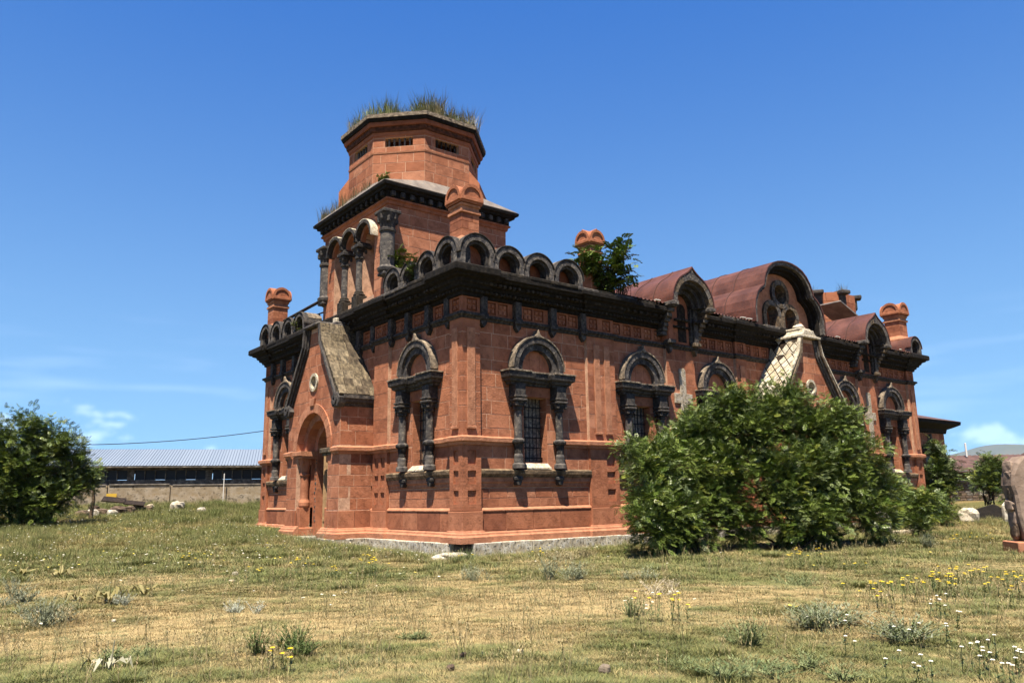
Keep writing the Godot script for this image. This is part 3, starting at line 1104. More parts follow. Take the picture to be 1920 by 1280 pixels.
func portal(frame: Transform3D, uc: float, style: int) -> void:
	var po := part("portal", church)
	var f := frame * Transform3D(Basis.IDENTITY, Vector3(uc, 0, 0))
	var D := 1.15
	var outline := PackedVector2Array([Vector2(-2.25, 0.3), Vector2(2.25, 0.3), Vector2(2.25, 4.9), Vector2(2.0, 5.05), Vector2(0.62, 7.12), Vector2(0.55, 7.85), Vector2(-0.55, 7.85), Vector2(-0.62, 7.12), Vector2(-2.0, 5.05), Vector2(-2.25, 4.9)])
	var hole := arch_poly(0, 0.2, 3.37, 1.34, 20)
	var eye := disc(0, 5.82, 0.24)
	var mb := MB.new()
	mb.xf = f
	mb.holed(outline, [hole, eye], 0.72, D - 0.005)
	obj("front_wall", mb, M.mortar, po)
	var bh := [arch_poly(0, 0.0, 3.37, 1.67, 24), disc(0, 5.82, 0.36)]
	bh.append(R4(-0.22, 4.8, 0.22, 5.2))
	ashlar(po, f, -2.25, 2.25, courses(3.42, 7.7, 0.43), bh, outline, Vector2(0.5, 0.9), D - 0.02, D)
	ashlar(po, f, -2.25, 2.25, courses(1.24, 3.18, 0.42), [R4(-1.36, 0, 1.36, 3.4)], outline, Vector2(0.5, 0.9), D - 0.02, D)
	ashlar(po, f, -2.25, 2.25, [0.64, 1.22], [R4(-1.30, 0, 1.30, 3.4)], outline, Vector2(0.5, 0.9), D - 0.02, D + 0.03)
	for s in [-1.0, 1.0]:
		var sf := side_frame(f, s, 2.25)
		# u runs away from or towards the church, so take both ends from the wall and front planes
		var ua := (sf.affine_inverse() * (f * Vector3(s * 2.25, 0, WALL))).x
		var ub := (sf.affine_inverse() * (f * Vector3(s * 2.25, 0, D))).x
		var lo: float = min(ua, ub)
		var hi: float = max(ua, ub)
		var sb := MB.new()
		sb.xf = sf
		sb.prism(R4(lo + 0.02, 0.3, hi - 0.02, 4.9), -0.4, -0.005)
		obj("side_wall", sb, M.mortar, po)
		ashlar(po, sf, lo, hi - 0.0, courses(3.42, 4.86, 0.42), [], PackedVector2Array(), Vector2(0.5, 0.8), -0.02, 0.0)
		ashlar(po, sf, lo, hi, courses(1.24, 3.18, 0.42), [], PackedVector2Array(), Vector2(0.5, 0.8), -0.02, 0.0)
		ashlar(po, sf, lo, hi, [0.64, 1.22], [], PackedVector2Array(), Vector2(0.5, 0.8), -0.02, 0.03)
		var A := f * Vector3(s * 2.25, 0, WALL)
		var B := f * Vector3(s * 2.25, 0, D)
		var pa := [Vector2(A.x, A.z), Vector2(B.x, B.z)]
		var dd: Vector2 = pa[1] - pa[0]
		if Vector2(-dd.y, dd.x).dot(Vector2(sf.basis.z.x, sf.basis.z.z)) < 0:
			pa.reverse()
		# eaves with a dark moulding and a scrolled end stone
		var ev := MB.new()
		ev.sweep(pa, [Vector2(-0.05, 4.72), Vector2(0.04, 4.74), Vector2(0.06, 4.83), Vector2(0.16, 4.87), Vector2(0.19, 4.97), Vector2(0.24, 5.0), Vector2(0.24, 5.12), Vector2(-0.3, 5.16)])
		obj("eaves", ev, M.dark, po)
		var kn := MB.new()
		kn.xf = f
		kn.prism(PackedVector2Array([Vector2(s * 1.78, 4.90), Vector2(s * 1.90, 4.72), Vector2(s * 2.3, 4.70), Vector2(s * 2.42, 4.84), Vector2(s * 2.46, 5.02), Vector2(s * 2.3, 5.20), Vector2(s * 2.02, 5.22)]), D - 0.1, D + 0.17, 0.03)
		kn.ring(Vector2(s * 2.12, 4.96), 0.06, 0.17, 0, TAU, D + 0.1, D + 0.215, 14)
		obj("kneeler", kn, M.dark, po)
		# raking mouldings: three fillets, each a step further out
		var lays := [[0.00, 0.11, 1.36], [0.105, 0.20, 1.29], [0.195, 0.28, 1.22]]
		for L in lays:
			var rk := MB.new()
			rk.xf = f
			var o := [Vector2(2.22, 5.12), Vector2(0.80, 7.22), Vector2(0.70, 7.88)]
			var nn := [Vector2(0.83, 0.56), Vector2(0.93, 0.33), Vector2(0.985, 0.14)]
			for i in 2:
				var q := PackedVector2Array()
				for e in [[i, L[0]], [i + 1, L[0]], [i + 1, L[1]], [i, L[1]]]:
					var p: Vector2 = o[e[0]] - nn[e[0]] * e[1] * 1.05
					q.append(Vector2(p.x * s, p.y))
				rk.prism(q, 0.9, L[2], 0.01)
			obj("raking_moulding", rk, (M.dark2 if L[0] > 0.05 else M.dark) if style == 0 else (M.dark1 if L[0] > 0.05 else M.ledge), po)
		# roof covering
		var base := Vector2(s * 2.42, 5.12)
		var kink := Vector2(s * 0.86, 7.2)
		var topp := Vector2(s * 0.62, 7.9)
		for seg in 2:
			var a := base if seg == 0 else kink
			var b := kink if seg == 0 else topp
			var L := a.distance_to(b)
			var t := (b - a) / L
			var nrm := Vector2(t.y, -t.x) * (1.0 if s > 0 else -1.0)
			if nrm.y < 0: nrm = -nrm
			var Y := f.basis * Vector3(t.x, t.y, 0)
			var Z := f.basis * Vector3(nrm.x, nrm.y, 0)
			var rf := Transform3D(Basis(Y.cross(Z), Y, Z), f * Vector3(a.x, a.y, 0))
			var xs := f.basis.z.dot(rf.basis.x)
			var x0: float = min(WALL * xs, (D + 0.16) * xs)
			var x1: float = max(WALL * xs, (D + 0.16) * xs)
			var under := MB.new()
			under.xf = rf
			under.prism(R4(x0 + 0.02, -0.02, x1 - 0.02, L + 0.02), -0.14, 0.0, 0.0, true)
			obj("roof_bed", under, M.slab if style == 0 else M.darkwood_and_shade, po)
			if style == 0:
				var rows: int = 7 if seg == 0 else 2
				for r in rows:
					var x := x0
					while x < x1 - 0.05:
						var w: float = rng.randf_range(0.3, 0.52)
						if x + w > x1 - 0.15: w = x1 - x
						var sl := MB.new()
						sl.xf = rf * Transform3D(Basis.IDENTITY.rotated(Vector3(1, 0, 0), 0.09).rotated(Vector3(0, 0, 1), rng.randf_range(-0.02, 0.02)), Vector3(x + w * 0.5, L * (r + 0.5) / rows, 0.03 + rng.randf_range(-0.012, 0.015)))
						sl.box(Vector3.ZERO, Vector3(w - 0.012, L / rows + 0.02, 0.07), 0.018)
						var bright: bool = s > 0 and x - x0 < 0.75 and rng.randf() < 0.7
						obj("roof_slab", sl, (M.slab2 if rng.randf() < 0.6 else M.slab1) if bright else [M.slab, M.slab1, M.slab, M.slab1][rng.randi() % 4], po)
						x += w
			else:
				var dw := 0.19
				var dh := 0.25
				var region := R4(x0, 0.0, x1, L)
				var rr := 0
				var y := 0.0
				while y < L + dh:
					var x := x0 - dw + (dw if rr % 2 == 1 else 0.0)
					while x < x1 + dw:
						var dia := PackedVector2Array([Vector2(x, y - dh * 0.88), Vector2(x + dw * 0.88, y), Vector2(x, y + dh * 0.88), Vector2(x - dw * 0.88, y)])
						for bit in Geometry2D.intersect_polygons(dia, region):
							if rng.randf() < (0.05 if seg == 0 else 0.12): continue
							var tl := MB.new()
							tl.xf = rf
							tl.prism(bit, -0.01, 0.022 + rng.randf_range(0, 0.014), 0.008)
							obj("roof_tile", tl, [M.white, M.white2, M.white1, M.white2][rng.randi() % 4], po)
						x += dw * 2.0
					y += dh
					rr += 1
			if style == 1:
				var ed := MB.new()
				ed.xf = rf
				var ex := x1 - 0.05 if xs > 0 else x0 + 0.05
				ed.box(Vector3(ex, L * 0.5, 0.04), Vector3(0.15, L, 0.09), 0.015)
				obj("roof_edge", ed, M.white, po)
	# top stones
	var tp := MB.new()
	tp.xf = f
	if style == 0:
		tp.box(Vector3(-0.02, 7.93, 0.62), Vector3(1.42, 0.10, 1.5), 0.03)
		tp.box(Vector3(0.3, 8.02, 0.3), Vector3(0.7, 0.12, 0.8), 0.05)
		obj("cap_stone", tp, M.dark1, po)
		var wl := MB.new()
		wl.xf = f * Transform3D(Basis.IDENTITY.rotated(Vector3.UP, 0.2), Vector3(0.35, 8.12, 0.5))
		wl.box(Vector3.ZERO, Vector3(0.24, 0.26, 0.22), 0.03)
		obj("cap_fragment", wl, M.white, po)
	else:
		tp.box(Vector3(0, 7.93, 0.62), Vector3(1.5, 0.10, 1.5), 0.02)
		tp.prism(PackedVector2Array([Vector2(-0.66, 7.97), Vector2(0.66, 7.97), Vector2(0.42, 8.12), Vector2(0.36, 8.24), Vector2(-0.36, 8.24), Vector2(-0.42, 8.12)]), 0.1, D + 0.15, 0.04)
		tp.box(Vector3(0, 8.29, 0.75), Vector3(0.78, 0.09, 0.8), 0.03)
		obj("cap_stone", tp, M.white, po)
		for q in [[-0.28, 0.13, 0.2], [0.02, 0.22, 0.26], [0.27, 0.14, 0.17]]:
			var kb := MB.new()
			kb.xf = f
			kb.lathe([Vector2(q[2] * 0.7, 0), Vector2(q[2] * 0.8, q[1] * 0.5), Vector2(q[2] * 0.5, q[1]), Vector2(0.0, q[1] * 1.1)], Vector3(q[0] * 0.85, 8.33, 0.85), 7)
			obj("cap_fragment", kb, M.white2, po)
	# oculus
	var oc := MB.new()
	oc.xf = f
	oc.ring(Vector2(0, 5.82), 0.235, 0.34, 0, TAU, D - 0.25, D + 0.05, 24, false)
	obj("oculus_ring", oc, M.white, po)
	var ob := MB.new()
	ob.xf = f
	ob.prism(disc(0, 5.82, 0.26), 0.70, 0.84)
	obj("oculus_back", ob, M.redtrim, po)
	# arch in three orders
	var orders := [[1.33, 1.66, 0.9, D + 0.045, 13], [1.06, 1.326, 0.55, 0.93, 11], [0.80, 1.055, 0.25, 0.60, 9]]
	for oi in 3:
		var o: Array = orders[oi]
		for i in o[4]:
			var a: float = PI * i / o[4] + 0.005
			var b: float = PI * (i + 1) / o[4] - 0.005
			var vb := MB.new()
			vb.xf = f
			vb.ring(Vector2(0, 3.37), o[0], o[1], a, b, o[2], o[3], 4)
			obj("arch_stone", vb, [M.red0, M.red1, M.red3, M.redtrim][rng.randi() % 4], po)
	var ky := MB.new()
	ky.xf = f
	ky.prism(PackedVector2Array([Vector2(-0.15, 4.94), Vector2(0.15, 4.94), Vector2(0.22, 5.22), Vector2(-0.22, 5.22)]), D - 0.1, D + 0.09, 0.015)
	obj("keystone", ky, M.red3, po)
	# jambs, nook shafts
	for s in [-1.0, 1.0]:
		var jb := MB.new()
		jb.xf = f
		jb.prism(R4(s * 1.195 - 0.135, 0.3, s * 1.195 + 0.135, 3.40), 0.5, 0.70)
		jb.prism(R4(s * 0.93 - 0.125, 0.3, s * 0.93 + 0.125, 3.40), 0.2, 0.58)
		obj("jamb", jb, M.red0, po)
		var orn := MB.new()
		orn.xf = f
		for i in 14:
			orn.box(Vector3(s * 0.93 + rng.randf_range(-0.05, 0.05), 0.8 + i * 0.175 + rng.randf_range(-0.04, 0.04), 0.58), Vector3(rng.randf_range(0.05, 0.12), rng.randf_range(0.05, 0.1), 0.03), 0.012)
		obj("carved_band", orn, M.dark, po)
		var pd := MB.new()
		pd.xf = f
		pd.prism(PackedVector2Array([Vector2(s * 1.36, 0.3), Vector2(s * 1.36, 1.32), Vector2(s * 1.06, 1.32), Vector2(s * 1.06, 0.3)]), 0.6, 1.1, 0.02)
		pd.box(Vector3(s * 1.21, 0.45, 0.86), Vector3(0.42, 0.32, 0.62), 0.04)
		obj("pedestal", pd, M.red0, po)
		var sh := MB.new()
		sh.xf = f
		sh.lathe([Vector2(0.17, 1.32), Vector2(0.20, 1.38), Vector2(0.20, 1.5), Vector2(0.155, 1.62), Vector2(0.155, 2.46), Vector2(0.19, 2.48), Vector2(0.19, 2.55), Vector2(0.155, 2.57), Vector2(0.17, 2.75), Vector2(0.22, 3.0), Vector2(0.26, 3.16)], Vector3(s * 1.20, 0, 0.88), 16)
		for q in [[-1, -1], [1, -1], [1, 1], [-1, 1]]:
			sh.box(Vector3(s * 1.20 + q[0] * 0.15, 3.0, 0.88 + q[1] * 0.15), Vector3(0.09, 0.26, 0.09), 0.03)
		obj("nook_shaft", sh, M.red1, po)
		var im := MB.new()
		im.xf = f
		im.prism(R4(s * 1.22 - 0.42 + 0.02 * s, 3.19, s * 1.22 + 0.42 + 0.02 * s, 3.36), 0.2, 1.24, 0.02)
		im.prism(R4(s * 1.22 - 0.34, 3.10, s * 1.22 + 0.36, 3.19), 0.2, 1.17, 0.02)
		obj("impost", im, M.redtrim if s < 0 else M.ledge, po)
	# plank door, one leaf shut and one swung open
	for leaf in 2:
		var lf := f * Transform3D(Basis.IDENTITY.rotated(Vector3.UP, 0.0 if leaf == 0 else -1.9), Vector3(-0.80 if leaf == 0 else 0.78, 0, 0.14 if leaf == 0 else 0.2))
		if leaf == 1:
			lf = f * Transform3D(Basis.IDENTITY.rotated(Vector3.UP, PI - 0.0).rotated(Vector3.UP, 1.15), Vector3(0.86, 0, 0.24))
		for i in 4:
			var pl := MB.new()
			pl.xf = lf
			pl.box(Vector3(0.1 + i * 0.19, 1.75, rng.randf_range(-0.006, 0.006)), Vector3(0.182, 2.9, 0.04), 0.006)
			obj("door_plank", pl, M.wood, po)
		for y in [0.9, 2.6]:
			var dl := MB.new()
			dl.xf = lf
			dl.box(Vector3(0.38, y, -0.035 if leaf == 1 else 0.035), Vector3(0.72, 0.12, 0.03), 0.006)
			obj("door_rail", dl, M.wood, po)
	var tr := MB.new()
	tr.xf = f
	tr.box(Vector3(0.0, 3.3, 0.13), Vector3(1.8, 0.12, 0.08), 0.01)
	obj("door_rail", tr, M.wood, po)
	var st := MB.new()
	st.xf = f
	st.box(Vector3(0, 0.2, 0.55), Vector3(2.5, 0.22, 1.3), 0.03)
	obj("threshold", st, M.grey, po)

func plinth_run(po: Node, a: Vector2, b: Vector2) -> void:
	var L := a.distance_to(b)
	var d := (b - a) / L
	var n := Vector2(-d.y, d.x)
	var t := 0.0
	while t < L - 0.03:
		var w: float = rng.randf_range(0.7, 1.2)
		if t + w > L - 0.4: w = L - t
		var c := a + d * (t + w * 0.5) + n * (0.0 + rng.randf_range(-0.012, 0.012))
		var mb := MB.new()
		mb.xf = Transform3D(Basis(Vector3(d.x, 0, d.y), Vector3.UP, Vector3(n.x, 0, n.y)), Vector3(c.x, 0, c.y))
		mb.xf.basis = mb.xf.basis.rotated(Vector3.UP, rng.randf_range(-0.006, 0.006))
		mb.box(Vector3(0, 0.0 + rng.randf_range(-0.008, 0.006), 0.0), Vector3(w - 0.012, 0.615, 0.44), 0.018)
		obj("plinth_stone", mb, [M.grey, M.grey1, M.grey][rng.randi() % 3], po)
		t += w

func plinth() -> void:
	var po := part("plinth", church)
	plinth_run(po, Vector2(-0.02, -16.03), Vector2(-0.02, -10.4))
	plinth_run(po, Vector2(-1.17, -10.4), Vector2(-1.17, -8.9))
	plinth_run(po, Vector2(-1.17, -7.0), Vector2(-1.17, -5.5))
	plinth_run(po, Vector2(-0.95, -5.7), Vector2(0.2, -5.7))
	plinth_run(po, Vector2(-0.02, -5.48), Vector2(-0.02, -0.42))
	plinth_run(po, Vector2(0.24, 0.02), Vector2(CX - 2.4, 0.02))
	plinth_run(po, Vector2(CX + 2.4, 0.02), Vector2(28.4, 0.02))
	plinth_run(po, Vector2(CX - 2.27, 0.2), Vector2(CX - 2.27, 1.15))
	plinth_run(po, Vector2(CX - 2.27, 1.17), Vector2(CX + 2.27, 1.17))
	var bk := MB.new()
	bk.box(Vector3(0.12, 0.0, -0.15), Vector3(0.3, 0.56, 0.5), 0.02)
	obj("broken_core", bk, M.rock2, po)

func koko(frame: Transform3D, u: float, r: float, spring: float, depth: float, d1: float, in_metal := false) -> void:
	var ko := part("parapet_arch", church)
	var f := frame * Transform3D(Basis.IDENTITY, Vector3(u, 0, 0))
	for i in 7:
		var a: float = PI * i / 7 + 0.008
		var b: float = PI * (i + 1) / 7 - 0.008
		var mb := MB.new()
		mb.xf = f
		mb.ring(Vector2(0, spring), r * 0.73, r, a, b, d1 - 0.3, d1, 3)
		obj("arch_stone", mb, [M.dark, M.dark1, M.dark1, M.dark2][rng.randi() % 4], ko)
	for s in [-1, 1]:
		var lg := MB.new()
		lg.xf = f
		lg.prism(R4(min(s * r * 0.73, s * r), 8.38, max(s * r * 0.73, s * r), spring - 0.005), d1 - 0.3, d1 - 0.002, 0.008)
		obj("arch_foot", lg, M.dark1, ko)
	var inn := MB.new()
	inn.xf = f
	inn.ring(Vector2(0, spring), r * 0.58, r * 0.725, 0, PI, d1 - 0.4, d1 - 0.09, 16)
	for s in [-1, 1]:
		inn.prism(R4(min(s * r * 0.58, s * r * 0.725), 8.38, max(s * r * 0.58, s * r * 0.725), spring), d1 - 0.4, d1 - 0.09)
	obj("inner_order", inn, M.dark2, ko)
	var vault := MB.new()
	vault.xf = f
	vault.ring(Vector2(0, spring), r * 0.9, r + 0.035, 0, PI, d1 - depth, d1 - 0.03, 18)
	for s in [-1, 1]:
		vault.prism(R4(min(s * r * 0.9, s * (r + 0.035)), 8.38, max(s * r * 0.9, s * (r + 0.035)), spring), d1 - depth, d1 - 0.304)
	vault.ring(Vector2(0, spring), r + 0.036, r + 0.06, 0.02, PI - 0.02, d1 - 0.2, d1 + 0.03, 18)
	obj("vault", vault, M.metal if in_metal else M.dark2, ko)
	if not in_metal:
		var cp := MB.new()
		cp.xf = f
		cp.ring(Vector2(0, spring), r + 0.038, r + 0.058, 0.5, PI - 0.5, d1 - depth, d1 - 0.21, 16)
		obj("vault_cover", cp, M.capstone, ko)
	var bk := MB.new()
	bk.xf = f
	var bd: float = d1 - min(depth - 0.12, 0.52)
	bk.prism(arch_poly(0, 8.38, spring, r * 0.89), bd - 0.12, bd)
	obj("niche_back", bk, M.red4 if rng.randf() < 0.65 or depth < 0.6 else M.dark2, ko)

func turret(at: Vector3, w: float, y0: float, y1: float) -> void:
	# at = centre; y0 = foot of the shaft; y1 = tip of the cap
	var t := part("turret", church)
	var h := y1 - y0
	var g := w * 0.5
	var mb := MB.new()
	mb.xf = Transform3D(Basis.IDENTITY, at)
	mb.box(Vector3(0, y0 - 0.42, 0), Vector3(w * 1.42, 0.5, w * 1.42), 0.01)
	for k in 4:
		var m := Basis.IDENTITY.rotated(Vector3.UP, k * PI / 2)
		mb.quad_auto(m * Vector3(-g * 1.4, y0 - 0.17, g * 1.4), m * Vector3(g * 1.4, y0 - 0.17, g * 1.4), m * Vector3(g, y0 + 0.02, g), m * Vector3(-g, y0 + 0.02, g), m * Vector3(0, 1, 1))
	obj("turret_base", mb, M.redtrim, t)
	var ys := courses(y0, y0 + h * 0.44, 0.3)
	for i in ys.size() - 1:
		for k in 2:
			var b2 := MB.new()
			b2.xf = Transform3D(Basis.IDENTITY, at)
			var sp: float = (0.3 if i % 2 == 0 else -0.2) * g
			var x0: float = -g if k == 0 else sp
			var x1: float = sp if k == 0 else g
			b2.box(Vector3((x0 + x1) * 0.5, (ys[i] + ys[i + 1]) * 0.5, 0), Vector3(x1 - x0 - 0.006, ys[i + 1] - ys[i] - 0.008, w), 0.006)
			obj("stone_block", b2, M["red%d" % tone()], t)
	var hw := w * 0.635
	var bd := MB.new()
	bd.xf = Transform3D(Basis.IDENTITY, at)
	bd.box(Vector3(0, y0 + h * 0.475, 0), Vector3(w * 1.14, h * 0.06, w * 1.14), 0.012)
	bd.box(Vector3(0, y0 + h * 0.54, 0), Vector3(w * 1.0, h * 0.09, w * 1.0), 0.01)
	bd.box(Vector3(0, y0 + h * 0.60, 0), Vector3(w * 1.12, h * 0.06, w * 1.12), 0.02)
	obj("turret_band", bd, M.redtrim, t)
	var ca := MB.new()
	for k in 2:
		var e: float = hw if k == 0 else hw - 0.005
		ca.xf = Transform3D(Basis.IDENTITY.rotated(Vector3.UP, k * PI / 2), at)
		var p := PackedVector2Array([Vector2(-e * 0.9, y0 + h * 0.63), Vector2(e * 0.9, y0 + h * 0.63)])
		for q in [[1.0, 0.66], [1.0, 0.74], [0.93, 0.82], [0.75, 0.89], [0.45, 0.94], [0.15, 0.965], [0.06, 0.985], [0.0, 1.0], [-0.06, 0.985], [-0.15, 0.965], [-0.45, 0.94], [-0.75, 0.89], [-0.93, 0.82], [-1.0, 0.74], [-1.0, 0.66]]:
			p.append(Vector2(q[0] * e, y0 + h * q[1]))
		ca.prism(p, -e, e, 0.0, true)
		for s in [-1.0, 1.0]:
			ca.xf = Transform3D(Basis.IDENTITY.rotated(Vector3.UP, k * PI / 2 + (PI if s < 0 else 0.0)), at)
			ca.ring(Vector2(0, y0 + h * 0.74), e * 0.74, e * 0.98, 0.0, PI, e - 0.02, e + 0.04, 14)
			ca.prism(R4(-e * 0.98, y0 + h * 0.665, e * 0.98, y0 + h * 0.735), e - 0.02, e + 0.05, 0.01)
	obj("turret_cap", ca, M.red0, t)

func parapets() -> void:
	for q in [[0.42, 0.63, 8.86], [1.64, 0.59, 8.72], [2.87, 0.61, 8.69], [4.14, 0.62, 8.69]]:
		koko(FS, q[0], q[1], q[2], 0.95 if q[0] > 1 else 0.50, 0.28)
	koko(FS, 28.2, 0.58, 8.80, 1.3, 0.32, true)
	for q in [[-0.47, 0.60, 8.86], [-1.62, 0.55, 8.74], [-2.72, 0.52, 8.70], [-3.82, 0.55, 8.72], [-11.75, 0.55, 8.74], [-12.95, 0.55, 8.72], [-14.30, 0.58, 8.78], [-15.62, 0.60, 8.86]]:
		koko(FW, q[0], q[1], q[2], 0.8 if q[0] < -1 and q[0] > -15 else 0.50, 0.28)
	turret(Vector3(0.25 + 0.34, 0, -0.37 - 0.34), 0.68, 9.62, 11.4)
	turret(Vector3(0.1 + 0.35, 0, -15.72 - 0.35), 0.70, 9.62, 11.4)
	turret(Vector3(5.65 + 0.30, 0, -0.25 - 0.30), 0.58, 9.35, 10.95)
	turret(Vector3(28.0 + 0.40, 0, -0.3 - 0.40), 0.80, 9.55, 11.35)

func kok_outline(r: float, spring: float, tip: float) -> Array:
	var p: Array = []
	for i in 25:
		var a: float = PI * i / 24
		var y: float = spring + sin(a) * r
		var x: float = cos(a) * r
		var k: float = clampf(1.0 - abs(x) / (r * 0.42), 0, 1)
		p.append(Vector2(x, y + tip * k * k))
	return p

func outline_roof(pts: Array, xc: float, z0: float, z1: float, mat_: Material, owner: Node, seams: Array) -> void:
	var mb := MB.new()
	for i in pts.size() - 1:
		var a: Vector2 = pts[i]
		var b: Vector2 = pts[i + 1]
		var d := (b - a).normalized()
		var n := Vector3(d.y, -d.x, 0)
		if n.y < -0.01 or (abs(n.y) <= 0.01 and n.x * a.x < 0): n = -n
		for k in [0.0, -0.05]:
			var o: Vector3 = n * k
			mb.quad(Vector3(xc + a.x, a.y, z0) + o, Vector3(xc + b.x, b.y, z0) + o, Vector3(xc + b.x, b.y, z1) + o, Vector3(xc + a.x, a.y, z1) + o, n if k == 0.0 else -n)
		mb.quad(Vector3(xc + a.x, a.y, z1), Vector3(xc + b.x, b.y, z1), Vector3(xc + b.x, b.y, z1) - n * 0.05, Vector3(xc + a.x, a.y, z1) - n * 0.05, Vector3(0, 0, 1))
	var o2 := obj("roof_metal", mb, mat_, owner)
	for z in seams:
		var sb := MB.new()
		for i in pts.size() - 1:
			var a: Vector2 = pts[i]
			var b: Vector2 = pts[i + 1]
			var d := (b - a).normalized()
			var n := Vector3(d.y, -d.x, 0)
			if n.y < -0.01 or (abs(n.y) <= 0.01 and n.x * a.x < 0): n = -n
			var A := Vector3(xc + a.x, a.y, z)
			var B := Vector3(xc + b.x, b.y, z)
			var h := n * 0.022
			var zz := Vector3(0, 0, 0.014)
			sb.quad(A + h - zz, B + h - zz, B + h + zz, A + h + zz, n)
			sb.quad(A - zz, B - zz, B + h - zz, A + h - zz, Vector3(0, 0, -1))
			sb.quad(A + zz, B + zz, B + h + zz, A + h + zz, Vector3(0, 0, 1))
		obj("roof_seam", sb, M.seam, owner)

func roofs() -> void:
	# low pitched metal roofs behind the cornice
	var rf := part("roof", church)
	var mb := MB.new()
	var x := 6.5
	var pitch := 0.31
	while x < 27.9:
		for s in 4:
			var xa: float = x + s * 0.05
			var ha: float = [0.0, 0.0, 0.035, 0.035][s]
			var hb: float = [0.0, 0.035, 0.035, 0.0][s]
			var zs := 0.46
			for q in [[9.92, 1.22, -0.9], [2 * CX - 9.92, 1.22, -0.9], [CX, 2.62, -0.9]]:
				if abs(xa - q[0]) < q[1]: zs = q[2]
			var A := Vector3(xa, 8.44 + ha + (0.46 - zs) * pitch, zs)
			var B := Vector3(xa + 0.05, 8.44 + hb + (0.46 - zs) * pitch, zs)
			var up := Vector3(0, (zs + 8.0) * pitch, -8.0 - zs)
			mb.quad_auto(A, B, B + up, A + up, Vector3(0, 1, 0.3))
		x += 0.2
	mb.quad_auto(Vector3(6.5, 8.44 + 8.46 * pitch, -8.0), Vector3(27.9, 8.44 + 8.46 * pitch, -8.0), Vector3(27.9, 8.3, -16.5), Vector3(6.5, 8.3, -16.5), Vector3(0, 1, -0.3))
	obj("corrugated_sheet", mb, M.metal1, rf)
	var ends := MB.new()
	for xx in [6.52, 27.88]:
		ends.tri(Vector3(xx, 8.35, 0.2), Vector3(xx, 8.35, -16.2), Vector3(xx, 11.02, -8.0), Vector3(-1 if xx < 10 else 1, 0, 0))
	obj("gable_end", ends, M.red2, rf)
	var fl := MB.new()
	fl.box(Vector3(3.4, 8.38, -8.0), Vector3(6.2, 0.12, 15.6))
	obj("flat_roof", fl, M.slab, rf)
	# rafters' ends and boards under the sheets
	for i in 46:
		var xx: float = 6.8 + i * 0.46
		if abs(xx - CX) < 2.5 or abs(xx - 9.92) < 1.35 or abs(xx - 23.38) < 1.35: continue
		if rng.randf() < 0.25: continue
		var b := MB.new()
		b.box(Vector3(xx, 8.36, 0.30), Vector3(0.07, 0.09, 0.5 + rng.randf_range(-0.1, 0.12)))
		obj("rafter_end", b, M.darkwood_and_shade, rf)
	for q in [[8.15, 0.5], [13.2, 0.5], [13.6, 0.5], [20.2, 0.5], [26.0, 0.5]]:
		var b := MB.new()
		b.xf = Transform3D(Basis.IDENTITY.rotated(Vector3(0, 1, 0), rng.randf_range(-0.3, 0.3)), Vector3(q[0], 8.47, q[1] + 0.06))
		b.box(Vector3.ZERO, Vector3(0.26, 0.03, 0.10), 0.004)
		obj("bent_flashing", b, M.paper, rf)
	for c in [9.92, 2 * CX - 9.92]: dormer(c)
	great_gable()
	# small round dormer high on the slope
	var sd := part("small_dormer", church)
	var pts := kok_outline(0.52, 9.75, 0.0)
	pts.push_front(Vector2(0.52, 9.2))
	pts.append(Vector2(-0.52, 9.2))
	outline_roof(pts, 11.55, -6.0, -2.6, M.metal, sd, [])
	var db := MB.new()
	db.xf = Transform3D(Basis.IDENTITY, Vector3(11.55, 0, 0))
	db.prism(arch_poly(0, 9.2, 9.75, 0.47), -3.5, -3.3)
	obj("dormer_back", db, M.darkwood_and_shade, sd)

